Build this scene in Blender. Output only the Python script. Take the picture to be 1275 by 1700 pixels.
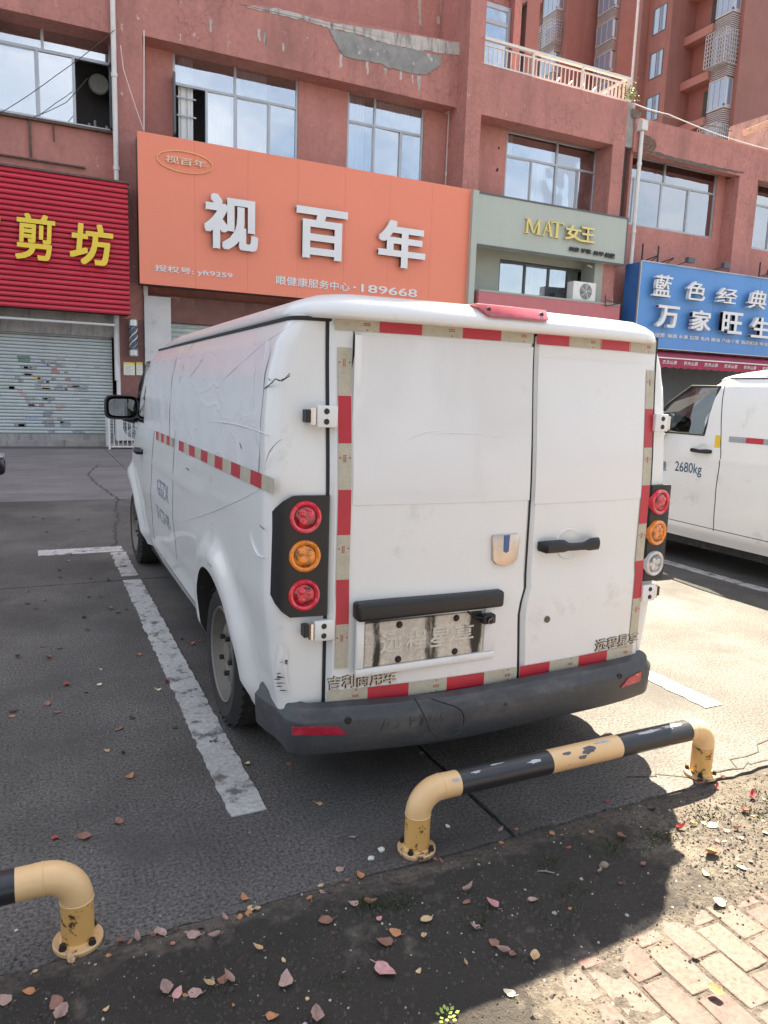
import bpy, bmesh, math, random
from mathutils import Vector, Matrix
random.seed(7)
for o in list(bpy.data.objects): bpy.data.objects.remove(o)
scene = bpy.context.scene
COL = scene.collection
R = math.radians

# ------------------------------------------------------------------ camera
CAM_H, YAW, PITCH, ROLL, FPX = 1.42, 0.44784774, 0.16080975, -0.03492063, 1213.976
cy_, sy_, cp_, sp_, cr_, sr_ = math.cos(YAW), math.sin(YAW), math.cos(PITCH), math.sin(PITCH), math.cos(ROLL), math.sin(ROLL)
FWD = Vector((sy_*cp_, cy_*cp_, -sp_)); RGT0 = Vector((cy_, -sy_, 0)); DWN0 = FWD.cross(RGT0)
RGT = cr_*RGT0 + sr_*DWN0; DWN = -sr_*RGT0 + cr_*DWN0
cam_d = bpy.data.cameras.new('camera'); cam = bpy.data.objects.new('camera', cam_d); COL.objects.link(cam)
rot = Matrix((RGT, -DWN, -FWD)).transposed()
cam.matrix_world = Matrix.Translation((0, 0, CAM_H)) @ rot.to_4x4()
cam_d.sensor_fit = 'HORIZONTAL'; cam_d.sensor_width = 36; cam_d.lens = 36*FPX/1275
cam_d.clip_start = .05; cam_d.clip_end = 1500
scene.camera = cam

# ------------------------------------------------------------------ sky, sun, exposure
SUN_TO = Vector((.36, .50, 1.0)).normalized()
SUN_EL = math.asin(SUN_TO.z); SUN_AZ = math.atan2(SUN_TO.x, SUN_TO.y)
world = bpy.data.worlds.new('World'); scene.world = world; world.use_nodes = True
wn = world.node_tree; wn.nodes.clear()
sky = wn.nodes.new('ShaderNodeTexSky'); sky.sky_type = 'NISHITA'; sky.sun_disc = False
sky.sun_elevation = SUN_EL; sky.sun_rotation = SUN_AZ; sky.air_density = 1.2; sky.dust_density = 3.0; sky.ozone_density = 1.0
tc = wn.nodes.new('ShaderNodeTexCoord'); mp = wn.nodes.new('ShaderNodeMapping'); mp.inputs['Scale'].default_value = (1, 1, 2.2)
nz = wn.nodes.new('ShaderNodeTexNoise'); nz.inputs['Scale'].default_value = 2.3; nz.inputs['Detail'].default_value = 8; nz.inputs['Roughness'].default_value = .6
rp = wn.nodes.new('ShaderNodeValToRGB'); rp.color_ramp.elements[0].position = .40; rp.color_ramp.elements[1].position = .64; rp.color_ramp.elements[0].color = (.16, .16, .16, 1)
mxw = wn.nodes.new('ShaderNodeMixRGB'); mxw.inputs[2].default_value = (5.2, 5.4, 5.8, 1)
bg = wn.nodes.new('ShaderNodeBackground'); bg.inputs['Strength'].default_value = .0500
ow = wn.nodes.new('ShaderNodeOutputWorld')
L = wn.links.new
L(tc.outputs['Generated'], mp.inputs['Vector']); L(mp.outputs[0], nz.inputs['Vector']); L(nz.outputs['Fac'], rp.inputs[0])
L(rp.outputs[0], mxw.inputs[0]); L(sky.outputs[0], mxw.inputs[1]); L(mxw.outputs[0], bg.inputs[0]); L(bg.outputs[0], ow.inputs[0])
sd = bpy.data.lights.new('sun', 'SUN'); sd.energy = 5.0; sd.angle = R(.5); sd.color = (1, .89, .70)
sun = bpy.data.objects.new('sun', sd); COL.objects.link(sun)
sun.rotation_euler = (-SUN_TO).to_track_quat('-Z', 'Y').to_euler(); sun.location = (5, 5, 40)
scene.view_settings.view_transform = 'Standard'; scene.view_settings.look = 'None'
scene.view_settings.exposure = 2.5; scene.view_settings.gamma = 1; scene.view_settings.use_curve_mapping = False

# ------------------------------------------------------------------ helpers
def RAY(px, py): return (RGT*(px-637.5) + DWN*(py-850) + FWD*FPX)
def PX(px, py, X=None, Y=None, Z=None):
    d = RAY(px, py)
    t = X/d.x if X is not None else (Y/d.y if Y is not None else (Z-CAM_H)/d.z)
    return Vector((0, 0, CAM_H)) + d*t

def tag(o, label=None, cat=None, group=None, kind=None):
    if label: o['label'] = label
    if cat: o['category'] = cat
    if group: o['group'] = group
    if kind: o['kind'] = kind
    return o
ORG = {}
def thing(name, label, cat, loc=(0, 0, 0), group=None):
    o = bpy.data.objects.new(name, None); COL.objects.link(o); o.location = loc; o.empty_display_size = .1
    ORG[o.name] = Vector(loc)
    return tag(o, label, cat, group)
def obj(name, me, parent=None, loc=None):
    o = bpy.data.objects.new(name, me); COL.objects.link(o)
    if parent is not None: o.parent = parent; ORG[o.name] = ORG.get(parent.name, Vector())
    if loc is not None:
        o.location = loc
        if parent is None: ORG[o.name] = Vector(loc)
    return o
def copy_tree(o, parent=None):
    c = o.copy(); COL.objects.link(c)
    if parent is not None: c.parent = parent
    for ch in list(o.children): copy_tree(ch, c)
    return c

class MB:
    def __init__(s): s.v = []; s.f = []; s.m = []; s.mi = 0
    def add(s, vs, fs):
        b = len(s.v); s.v += [Vector(p) for p in vs]
        for f in fs: s.f.append([b+i for i in f]); s.m.append(s.mi)
    def box(s, x0, x1, y0, y1, z0, z1):
        s.add([(x0,y0,z0),(x1,y0,z0),(x1,y1,z0),(x0,y1,z0),(x0,y0,z1),(x1,y0,z1),(x1,y1,z1),(x0,y1,z1)],
              [(0,3,2,1),(4,5,6,7),(0,1,5,4),(1,2,6,5),(2,3,7,6),(3,0,4,7)]); return s
    def quad(s, a, b, c, d): s.add([a, b, c, d], [(0, 1, 2, 3)]); return s
    def bar(s, p, q, w, h=None, up=(0, 0, 1)):
        p, q = Vector(p), Vector(q); h = h or w; d = (q-p).normalized(); u = Vector(up)
        if abs(d.dot(u)) > .95: u = Vector((0, 1, 0))
        a = d.cross(u).normalized(); b = a.cross(d); a = a*w/2; b = b*h/2
        s.add([p-a-b, p+a-b, p+a+b, p-a+b, q-a-b, q+a-b, q+a+b, q-a+b],
              [(0,1,2,3),(7,6,5,4),(0,4,5,1),(1,5,6,2),(2,6,7,3),(3,7,4,0)]); return s
    def tube(s, path, r, n=8, caps=True):
        path = [Vector(p) for p in path]; rings = []; prev = None
        for i, p in enumerate(path):
            d = (path[min(i+1, len(path)-1)]-path[max(i-1, 0)]).normalized()
            if prev is None:
                a = d.cross(Vector((0, 0, 1)) if abs(d.z) < .9 else Vector((0, 1, 0))).normalized()
            else: a = (prev-d*prev.dot(d)).normalized()
            prev = a; b = d.cross(a); rr = r[i] if isinstance(r, (list, tuple)) else r
            rings.append([p+(a*math.cos(t)+b*math.sin(t))*rr for t in [2*math.pi*k/n for k in range(n)]])
        vs = [v for rg in rings for v in rg]; fs = []
        for i in range(len(rings)-1):
            for k in range(n): fs.append((i*n+k, i*n+(k+1) % n, (i+1)*n+(k+1) % n, (i+1)*n+k))
        if caps: fs.append(tuple(range(n-1, -1, -1))); fs.append(tuple((len(rings)-1)*n+k for k in range(n)))
        s.add(vs, fs); return s
    def cyl(s, p, q, r, n=12): return s.tube([p, q], r, n)
    def lathe(s, c, axis, prof, n=24):           # prof: (radius, height along axis)
        c = Vector(c); d = Vector(axis).normalized()
        a = d.cross(Vector((0, 0, 1)) if abs(d.z) < .9 else Vector((1, 0, 0))).normalized(); b = d.cross(a)
        vs = []; fs = []
        for r_, h in prof:
            for k in range(n):
                t = 2*math.pi*k/n; vs.append(c+d*h+(a*math.cos(t)+b*math.sin(t))*r_)
        for i in range(len(prof)-1):
            for k in range(n): fs.append((i*n+k, i*n+(k+1) % n, (i+1)*n+(k+1) % n, (i+1)*n+k))
        s.add(vs, fs); return s
    def grid(s, fn, nu, nv, us=None, vs_=None):
        us = us or [i/nu for i in range(nu+1)]; vs_ = vs_ or [j/nv for j in range(nv+1)]
        P = [fn(u, v) for v in vs_ for u in us]; w = len(us)
        s.add(P, [(j*w+i, j*w+i+1, (j+1)*w+i+1, (j+1)*w+i) for j in range(len(vs_)-1) for i in range(w-1)]); return s
    def prism(s, poly, d):                        # poly: list of points, d: extrusion vector
        n = len(poly); d = Vector(d); p = [Vector(q) for q in poly]
        s.add(p+[q+d for q in p], [tuple(range(n-1, -1, -1)), tuple(range(n, 2*n))] + [(i, (i+1) % n, n+(i+1) % n, n+i) for i in range(n)]); return s
    def mesh(s, name, mats, smooth=None, off=None, bevel=0, seg=2):
        me = bpy.data.meshes.new(name)
        o = off or Vector()
        me.from_pydata([tuple(p-o) for p in s.v], [], s.f)
        for m in (mats if isinstance(mats, (list, tuple)) else [mats]): me.materials.append(m)
        me.polygons.foreach_set('material_index', s.m)
        bm = bmesh.new(); bm.from_mesh(me)
        if bevel:
            bmesh.ops.bevel(bm, geom=[e for e in bm.edges if len(e.link_faces) == 2 and e.calc_face_angle(0) > .5], offset=bevel, segments=seg, affect='EDGES', profile=.5)
        bmesh.ops.recalc_face_normals(bm, faces=bm.faces) if not getattr(s, 'keepn', False) else None
        bm.to_mesh(me); bm.free()
        if smooth is not None:
            me.polygons.foreach_set('use_smooth', [True]*len(me.polygons)); me.set_sharp_from_angle(angle=R(smooth))
        me.update(); return me
    def build(s, name, mats, parent=None, smooth=None, bevel=0, seg=2, local=False):
        off = Vector() if (local or parent is None) else ORG.get(parent.name, Vector())
        return obj(name, s.mesh(name, mats, smooth, off, bevel, seg), parent)

# ------------------------------------------------------------------ materials
def N(nt, t, **kw):
    n = nt.nodes.new(t)
    for k, v in kw.items():
        if k in n.inputs: n.inputs[k].default_value = v
        else: setattr(n, k, v)
    return n
def mat(name, col, rough=.6, metal=0, var=.12, vs=3., bump=0., bs=40., coat=0., spec=.5, dirt=None, dscale=2., dlo=.5, dhi=.7, stretch=None, obj_co=False, emis=0, bumpd=.02, var2=None):
    m = bpy.data.materials.new(name); m.use_nodes = True; nt = m.node_tree; b = nt.nodes['Principled BSDF']
    b.inputs['Roughness'].default_value = rough; b.inputs['Metallic'].default_value = metal
    b.inputs['Coat Weight'].default_value = coat; b.inputs['Coat Roughness'].default_value = .06
    b.inputs['Specular IOR Level'].default_value = spec
    if obj_co: co = N(nt, 'ShaderNodeTexCoord').outputs['Object']
    else: co = N(nt, 'ShaderNodeNewGeometry').outputs['Position']
    if stretch:
        mpp = N(nt, 'ShaderNodeMapping'); mpp.inputs['Scale'].default_value = stretch; nt.links.new(co, mpp.inputs[0]); sco = mpp.outputs[0]
    else: sco = co
    n1 = N(nt, 'ShaderNodeTexNoise', Scale=vs, Detail=6., Roughness=.62); nt.links.new(co, n1.inputs['Vector'])
    r1 = N(nt, 'ShaderNodeMapRange'); r1.inputs[1].default_value = .3; r1.inputs[2].default_value = .7; r1.inputs[3].default_value = 1-var; r1.inputs[4].default_value = 1+var
    nt.links.new(n1.outputs[0], r1.inputs[0])
    mu = N(nt, 'ShaderNodeMixRGB', blend_type='MULTIPLY'); mu.inputs[0].default_value = 1; mu.inputs[1].default_value = (*col, 1); nt.links.new(r1.outputs[0], mu.inputs[2])
    out = mu.outputs[0]
    if var2:
        n3 = N(nt, 'ShaderNodeTexNoise', Scale=var2[0], Detail=3., Roughness=.7); nt.links.new(co, n3.inputs['Vector'])
        r3 = N(nt, 'ShaderNodeMapRange'); r3.inputs[1].default_value = .3; r3.inputs[2].default_value = .7; r3.inputs[3].default_value = 1-var2[1]; r3.inputs[4].default_value = 1+var2[1]
        nt.links.new(n3.outputs[0], r3.inputs[0])
        m3 = N(nt, 'ShaderNodeMixRGB', blend_type='MULTIPLY'); m3.inputs[0].default_value = 1; nt.links.new(out, m3.inputs[1]); nt.links.new(r3.outputs[0], m3.inputs[2]); out = m3.outputs[0]
    if dirt:
        n2 = N(nt, 'ShaderNodeTexNoise', Scale=dscale, Detail=8., Roughness=.7); nt.links.new(sco, n2.inputs['Vector'])
        r2 = N(nt, 'ShaderNodeMapRange'); r2.inputs[1].default_value = dlo; r2.inputs[2].default_value = dhi; nt.links.new(n2.outputs[0], r2.inputs[0])
        m2 = N(nt, 'ShaderNodeMixRGB'); m2.inputs[2].default_value = (*dirt, 1); nt.links.new(r2.outputs[0], m2.inputs[0]); nt.links.new(out, m2.inputs[1]); out = m2.outputs[0]
    nt.links.new(out, b.inputs['Base Color'])
    if bump:
        n4 = N(nt, 'ShaderNodeTexNoise', Scale=bs, Detail=5., Roughness=.65); nt.links.new(co, n4.inputs['Vector'])
        bp = N(nt, 'ShaderNodeBump'); bp.inputs['Strength'].default_value = bump; bp.inputs['Distance'].default_value = bumpd
        nt.links.new(n4.outputs[0], bp.inputs['Height']); nt.links.new(bp.outputs[0], b.inputs['Normal'])
    if emis: b.inputs['Emission Color'].default_value = (*col, 1); b.inputs['Emission Strength'].default_value = emis
    return m
def wall_mat(name, col, dark, light, crack=.65, seed=0.):
    m = mat(name, col, .85, var=.10, vs=.9, var2=(9., .09), bump=.35, bs=18., dirt=dark, dscale=.8, dlo=.49, dhi=.78, stretch=(1.6, 1.6, .35))
    nt = m.node_tree; b = nt.nodes['Principled BSDF']
    src = b.inputs['Base Color'].links[0].from_socket; co = [n for n in nt.nodes if n.type == 'NEW_GEOMETRY'][0].outputs['Position']
    # curling paint: distorted cell edges, only in patches; white flakes where the paint has gone
    nd = N(nt, 'ShaderNodeTexNoise', Scale=1.7, Detail=4.); nt.links.new(co, nd.inputs['Vector'])
    ad = N(nt, 'ShaderNodeMixRGB', blend_type='ADD'); ad.inputs[0].default_value = .9; nt.links.new(co, ad.inputs[1]); nt.links.new(nd.outputs['Color'], ad.inputs[2])
    vo = N(nt, 'ShaderNodeTexVoronoi', Scale=2.6, feature='DISTANCE_TO_EDGE'); nt.links.new(ad.outputs[0], vo.inputs['Vector'])
    cr = N(nt, 'ShaderNodeMapRange'); cr.inputs[1].default_value = .005; cr.inputs[2].default_value = .035; cr.inputs[3].default_value = 1; cr.inputs[4].default_value = 0; nt.links.new(vo.outputs['Distance'], cr.inputs[0])
    np_ = N(nt, 'ShaderNodeTexNoise', Scale=.55, Detail=3.); nt.links.new(co, np_.inputs['Vector'])
    pr = N(nt, 'ShaderNodeMapRange'); pr.inputs[1].default_value = .42; pr.inputs[2].default_value = .55; nt.links.new(np_.outputs[0], pr.inputs[0])
    ml = N(nt, 'ShaderNodeMath', operation='MULTIPLY'); nt.links.new(cr.outputs[0], ml.inputs[0]); nt.links.new(pr.outputs[0], ml.inputs[1])
    m2 = N(nt, 'ShaderNodeMath', operation='MULTIPLY'); nt.links.new(ml.outputs[0], m2.inputs[0]); m2.inputs[1].default_value = crack
    mx = N(nt, 'ShaderNodeMixRGB'); mx.inputs[2].default_value = (*[c*.55 for c in col], 1); nt.links.new(m2.outputs[0], mx.inputs[0]); nt.links.new(src, mx.inputs[1])
    nf = N(nt, 'ShaderNodeTexNoise', Scale=2.3, Detail=9., Roughness=.75); mpf = N(nt, 'ShaderNodeMapping'); mpf.inputs['Scale'].default_value = (1.5, 1.5, .8); mpf.inputs['Location'].default_value = (3.1+seed, 1.7, .4)
    nt.links.new(co, mpf.inputs[0]); nt.links.new(mpf.outputs[0], nf.inputs['Vector'])
    fr = N(nt, 'ShaderNodeMapRange'); fr.inputs[1].default_value = .645; fr.inputs[2].default_value = .675; nt.links.new(nf.outputs[0], fr.inputs[0])
    mf = N(nt, 'ShaderNodeMixRGB'); mf.inputs[2].default_value = (*light, 1); nt.links.new(fr.outputs[0], mf.inputs[0]); nt.links.new(mx.outputs[0], mf.inputs[1])
    nt.links.new(mf.outputs[0], b.inputs['Base Color'])
    return m
def glass_mat(name, tint=(.85, .9, .92), refl=.35, rough=.01):
    m = bpy.data.materials.new(name); m.use_nodes = True; nt = m.node_tree; nt.nodes.remove(nt.nodes['Principled BSDF'])
    out = nt.nodes['Material Output']; t = N(nt, 'ShaderNodeBsdfTransparent'); t.inputs[0].default_value = (*tint, 1)
    g = N(nt, 'ShaderNodeBsdfGlossy'); g.inputs['Roughness'].default_value = rough; g.inputs['Color'].default_value = (.95, .97, 1, 1)
    lw = N(nt, 'ShaderNodeLayerWeight'); lw.inputs['Blend'].default_value = .35
    mr = N(nt, 'ShaderNodeMapRange'); mr.inputs[3].default_value = refl; mr.inputs[4].default_value = 1.; nt.links.new(lw.outputs['Fresnel'], mr.inputs[0])
    nb = N(nt, 'ShaderNodeTexNoise', Scale=.7, Detail=2.); ge = N(nt, 'ShaderNodeNewGeometry'); nt.links.new(ge.outputs['Position'], nb.inputs['Vector'])
    bp = N(nt, 'ShaderNodeBump'); bp.inputs['Strength'].default_value = .12; bp.inputs['Distance'].default_value = .1; nt.links.new(nb.outputs[0], bp.inputs['Height']); nt.links.new(bp.outputs[0], g.inputs['Normal'])
    mx = N(nt, 'ShaderNodeMixShader'); nt.links.new(mr.outputs[0], mx.inputs[0]); nt.links.new(t.outputs[0], mx.inputs[1]); nt.links.new(g.outputs[0], mx.inputs[2]); nt.links.new(mx.outputs[0], out.inputs['Surface'])
    return m

def text(name, s, m, parent, org, xd, yd, w, h, ext=.002, bold=0., shear=0., fit=True, sub=4, fat=0.):
    """s as a mesh: lower left corner org, filling w x h along unit vectors xd, yd; extruded by ext along xd x yd"""
    c = bpy.data.curves.new('text', 'FONT'); c.body = s; c.extrude = .05; c.offset = bold; c.shear = shear; c.resolution_u = sub
    t = bpy.data.objects.new('text', c); COL.objects.link(t)
    dg = bpy.context.evaluated_depsgraph_get(); me = bpy.data.meshes.new_from_object(t.evaluated_get(dg))
    bpy.data.objects.remove(t); bpy.data.curves.remove(c)
    if fat:
        bmt = bmesh.new()
        for k, (dx, dy) in enumerate(((0, 0), (1, .0), (-1, .0), (0, 1), (0, -1), (1, 1), (-1, -1), (1, -1), (-1, 1))):
            i0 = len(bmt.verts); bmt.from_mesh(me); bmt.verts.ensure_lookup_table()
            for v in bmt.verts[i0:]: v.co.x += dx*fat; v.co.y += dy*fat; v.co.z += .0006*k if v.co.z > 0 else 0
        bmt.to_mesh(me); bmt.free()
    xs = [v.co.x for v in me.vertices]; ys = [v.co.y for v in me.vertices]
    x0, x1, y0, y1 = min(xs), max(xs), min(ys), max(ys); sx = w/(x1-x0); sy = h/(y1-y0)
    xd, yd, org = Vector(xd), Vector(yd), Vector(org); zd = xd.cross(yd)
    off = ORG.get(parent.name, Vector()) if parent is not None else Vector()
    for v in me.vertices:
        v.co = org - off + xd*((v.co.x-x0)*sx) + yd*((v.co.y-y0)*sy) + zd*((v.co.z+.05)/.1*ext)
    me.materials.clear(); me.materials.append(m); me.name = name
    return obj(name, me, parent)
XD, ZD = Vector((1, 0, 0)), Vector((0, 0, 1))
def ftext(name, s, m, parent, p0, p1, Y, ext=.01, **kw):
    """text on a plane facing -Y, between two opposite image corners (left top, right bottom) of its flat box"""
    a = PX(*p0, Y=Y); b = PX(*p1, Y=Y)
    return text(name, s, m, parent, (min(a.x, b.x), Y, min(a.z, b.z)), XD, ZD, abs(b.x-a.x), abs(a.z-b.z), ext, **kw)

M_red = wall_mat('red_wall_paint', (.46, .200, .170), (.25, .12, .105), (.62, .50, .46))
M_red2 = wall_mat('red_wall_paint_sheltered', (.48, .208, .175), (.31, .14, .12), (.6, .45, .4), .15, 5.)
M_tower = mat('tower_render', (.28, .138, .118), .9, var=.07, vs=.12, var2=(1.2, .06), dirt=(.17, .07, .065), dscale=.5, dlo=.5, dhi=.85, stretch=(1, 1, .12))
M_towerl = mat('tower_render_pale', (.35, .175, .148), .9, var=.06, vs=.3)
M_conc = mat('grey_concrete', (.33, .31, .29), .9, var=.2, vs=2.5, bump=.3, bs=25, dirt=(.12, .11, .10), dscale=3., dlo=.5, dhi=.75, stretch=(2, 2, .5))
M_plast = mat('bare_plaster', (.50, .46, .43), .9, var=.14, vs=3., bump=.4, bs=14, dirt=(.075, .065, .06), dscale=2.2, dlo=.48, dhi=.72, stretch=(2.2, 2.2, .45))
M_mortar = mat('grey_mortar', (.27, .265, .255), .95, var=.22, vs=4., bump=.5, bs=12, dirt=(.5, .46, .43), dscale=3.5, dlo=.6, dhi=.64)
M_alu = mat('window_aluminium', (.42, .43, .45), .4, metal=.6, var=.08)
M_alud = mat('window_frame_dark', (.11, .12, .125), .5, metal=.3, var=.1)
M_glass = glass_mat('window_glass', (.86, .90, .91), .40)
M_glassd = glass_mat('bare_window_glass', (.80, .85, .88), .42)
M_curt = mat('white_curtain', (.84, .84, .85), .9, var=.05)
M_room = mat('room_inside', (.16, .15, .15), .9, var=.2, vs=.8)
M_pvc = mat('white_pipe', (.68, .66, .64), .5, var=.08, dirt=(.35, .3, .27), dscale=4., dlo=.55, dhi=.75, stretch=(3, 3, .4))
M_black = mat('black_metal', (.025, .025, .027), .5, var=.2)
M_white = mat('white_enamel', (.74, .73, .70), .5, var=.06, dirt=(.4, .36, .3), dscale=3., dlo=.6, dhi=.8)
M_steel = mat('steel', (.5, .5, .5), .35, metal=.9, var=.1)
M_galv = mat('cage_bars', (.46, .44, .43), .5, metal=.4, var=.1)
M_fan = mat('fan_blade', (.33, .34, .35), .6)
M_cream = mat('cream_letter', (.80, .62, .45), .5)
# ================================================================== GROUND
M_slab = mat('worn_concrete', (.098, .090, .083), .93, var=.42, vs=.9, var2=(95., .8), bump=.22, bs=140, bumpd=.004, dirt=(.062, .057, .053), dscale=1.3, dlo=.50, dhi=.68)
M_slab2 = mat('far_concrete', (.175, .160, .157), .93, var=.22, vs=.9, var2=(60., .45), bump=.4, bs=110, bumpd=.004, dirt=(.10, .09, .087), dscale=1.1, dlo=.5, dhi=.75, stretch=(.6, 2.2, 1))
M_dark = mat('joint_dirt', (.05, .045, .04), .95, var=.3, vs=8)
M_line = mat('worn_white_paint', (.45, .44, .42), .8, var=.14, vs=3, var2=(60., .25), bump=.3, bs=120, bumpd=.003, dirt=(.13, .12, .115), dscale=11., dlo=.52, dhi=.62)
gb = MB(); gb.quad((-400, -300, -.035), (400, -300, -.035), (400, 700, -.035), (-400, 700, -.035))
ground = gb.build('ground', mat('asphalt_base', (.11, .10, .095), .95, var=.2)); tag(ground, 'grey asphalt ground under and around the car park', kind='structure')
# concrete slabs of the car park, with open joints between them
park = tag(MB().box(-9, 14, 1.72, 17.2, -.034, -.02).build('car_park', M_dark), 'worn grey concrete car park between the shops and the dirt strip', kind='structure')
rng = random.Random(3)
def slab_edge(a, b, n, amp):
    return [Vector(a).lerp(Vector(b), i/n) + Vector((rng.uniform(-amp, amp), rng.uniform(-amp, amp), 0))*(0 < i < n) for i in range(n+1)]
XS_ = [-9, -3.0, 1.372, 6.2, 10.6, 14]; YS_ = [1.79, 5.52, 9.6, 13.4, 17.2]
for j in range(4):
    for i in range(5):
        g = .007 if i or 1 else 0
        x0, x1, y0, y1 = XS_[i]+g, XS_[i+1]-g, YS_[j]+g*(j > 0), YS_[j+1]-g
        if j == 0: x0 += .003
        amp = .008
        e = slab_edge((x0, y0, 0), (x1, y0, 0), 90 if j == 0 else 40, amp if j == 0 else .004)[:-1] + slab_edge((x1, y0, 0), (x1, y1, 0), 40, .004)[:-1] + slab_edge((x1, y1, 0), (x0, y1, 0), 40, .004)[:-1] + slab_edge((x0, y1, 0), (x0, y0, 0), 40, .004)[:-1]
        b = MB(); b.prism([p-Vector((0, 0, .019)) for p in e], (0, 0, .019))
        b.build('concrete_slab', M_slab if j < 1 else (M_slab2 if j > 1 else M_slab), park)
def crack(pts, w, parent, z=.0025):
    """an irregular open crack as a thin jagged sliver"""
    b = MB(); P = []
    for a, c in zip(pts[:-1], pts[1:]):
        a, c = Vector((*a, z)), Vector((*c, z)); n = max(3, int((c-a).length/.07))
        for i in range(n):
            P.append(a.lerp(c, i/n)+Vector((rng.uniform(-.025, .025), rng.uniform(-.03, .03), 0))*(1 if P else 0))
    P.append(Vector((*pts[-1], z)))
    for i in range(len(P)-1):
        d = (P[i+1]-P[i]); nn = Vector((-d.y, d.x, 0)).normalized()
        w0 = w*rng.uniform(.3, 1.2); b.quad(P[i]-nn*w0, P[i]+nn*w0, P[i+1]+nn*w*.6, P[i+1]-nn*w*.6)
    o = b.build('crack', M_dark, parent); return o
def G(px, py): p = PX(px, py, Z=0); return (p.x, p.y)
crack([G(165, 770), G(145, 788), G(160, 803), G(195, 828), G(192, 850), G(198, 862), G(190, 880), G(196, 900), G(170, 918)], .012, park)
crack([G(195, 828), G(215, 835)], .008, park)
crack([G(1040, 1290), G(1100, 1290), G(1190, 1288), G(1240, 1270), G(1275, 1262)], .004, park)
crack([G(1195, 1282), G(1260, 1235), G(1320, 1200)], .003, park)
# parking bay lines: thin worn paint with broken edges
def paint_line(x0, x1, y0, y1, amp, n, label, hole=0):
    b = MB(); z0, z1 = .0005, .005
    along_y = (y1-y0) > (x1-x0)
    if along_y:
        Lf = [(x0+rng.uniform(-amp, amp)*(1 if rng.random() < .6 else 1.8), y0+(y1-y0)*i/n) for i in range(n+1)]; Rt = [(x1+rng.uniform(-amp, amp), y0+(y1-y0)*i/n) for i in range(n+1)]
        for i in range(n):
            if hole and i in hole: continue
            b.add([(*Lf[i], z0), (*Rt[i], z0), (*Rt[i+1], z0), (*Lf[i+1], z0), (*Lf[i], z1), (*Rt[i], z1), (*Rt[i+1], z1), (*Lf[i+1], z1)], [(4,5,6,7),(0,1,5,4),(1,2,6,5),(2,3,7,6),(3,0,4,7)])
    else:
        A = [(x0+(x1-x0)*i/n, y0+rng.uniform(-amp, amp)) for i in range(n+1)]; B = [(x0+(x1-x0)*i/n, y1+rng.uniform(-amp, amp)) for i in range(n+1)]
        for i in range(n):
            b.add([(*A[i], z0), (*A[i+1], z0), (*B[i+1], z0), (*B[i], z0), (*A[i], z1), (*A[i+1], z1), (*B[i+1], z1), (*B[i], z1)], [(4,5,6,7),(0,1,5,4),(1,2,6,5),(2,3,7,6),(3,0,4,7)])
    o = b.build('parking_line', M_line); tag(o, label, kind='structure'); return o
paint_line(.542, .668, 2.235, 5.50, .0045, 110, 'long worn white bay line left of the parked van')
paint_line(.545, .664, 5.545, 6.47, .007, 24, 'short far piece of the white bay line beyond the slab joint', hole=(0, 1))
paint_line(-.013, .655, 6.50, 6.72, .006, 30, 'white cross line at the head of the left bay')
paint_line(.80, 2.75, 6.50, 6.70, .006, 40, 'white cross line under the nose of the van')
paint_line(2.82, 2.93, 2.28, 6.4, .006, 90, 'white bay line right of the parked van')
paint_line(5.06, 5.17, 2.28, 6.4, .006, 60, 'white bay line along the second van')
# dark stains where oil and tyres have marked the slab are in the slab material; kerb-side dirt strip:
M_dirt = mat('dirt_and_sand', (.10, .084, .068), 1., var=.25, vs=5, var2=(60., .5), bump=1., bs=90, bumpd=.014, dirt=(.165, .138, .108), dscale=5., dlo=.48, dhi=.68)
# darker tone over the sand in the middle and left of the strip, with ragged edges
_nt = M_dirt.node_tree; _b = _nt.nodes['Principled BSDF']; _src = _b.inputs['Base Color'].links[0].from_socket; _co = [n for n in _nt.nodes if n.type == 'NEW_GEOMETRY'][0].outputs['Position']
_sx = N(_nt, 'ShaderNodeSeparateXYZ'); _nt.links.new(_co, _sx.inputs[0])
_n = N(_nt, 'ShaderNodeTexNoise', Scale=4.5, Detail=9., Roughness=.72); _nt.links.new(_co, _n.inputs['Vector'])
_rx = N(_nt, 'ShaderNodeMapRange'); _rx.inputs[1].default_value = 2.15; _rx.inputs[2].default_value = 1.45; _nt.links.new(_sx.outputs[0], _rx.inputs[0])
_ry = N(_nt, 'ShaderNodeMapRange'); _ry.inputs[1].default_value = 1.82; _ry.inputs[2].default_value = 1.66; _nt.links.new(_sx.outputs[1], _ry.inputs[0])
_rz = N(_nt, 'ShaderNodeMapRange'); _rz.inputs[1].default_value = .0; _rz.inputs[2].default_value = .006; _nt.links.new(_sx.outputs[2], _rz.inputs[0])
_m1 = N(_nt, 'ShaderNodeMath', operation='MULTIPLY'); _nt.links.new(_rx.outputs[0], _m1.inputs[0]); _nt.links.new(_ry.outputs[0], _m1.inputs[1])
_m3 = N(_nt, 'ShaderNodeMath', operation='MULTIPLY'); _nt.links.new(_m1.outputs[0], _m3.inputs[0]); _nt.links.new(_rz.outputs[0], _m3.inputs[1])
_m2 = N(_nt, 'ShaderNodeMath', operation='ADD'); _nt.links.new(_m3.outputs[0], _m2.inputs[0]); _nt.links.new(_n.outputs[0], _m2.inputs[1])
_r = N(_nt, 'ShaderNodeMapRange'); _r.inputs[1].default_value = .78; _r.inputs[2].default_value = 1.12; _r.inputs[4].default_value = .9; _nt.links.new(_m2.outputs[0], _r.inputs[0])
_mx = N(_nt, 'ShaderNodeMixRGB'); _mx.inputs[2].default_value = (.034, .029, .025, 1); _nt.links.new(_r.outputs[0], _mx.inputs[0]); _nt.links.new(_src, _mx.inputs[1]); _nt.links.new(_mx.outputs[0], _b.inputs['Base Color'])
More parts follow.
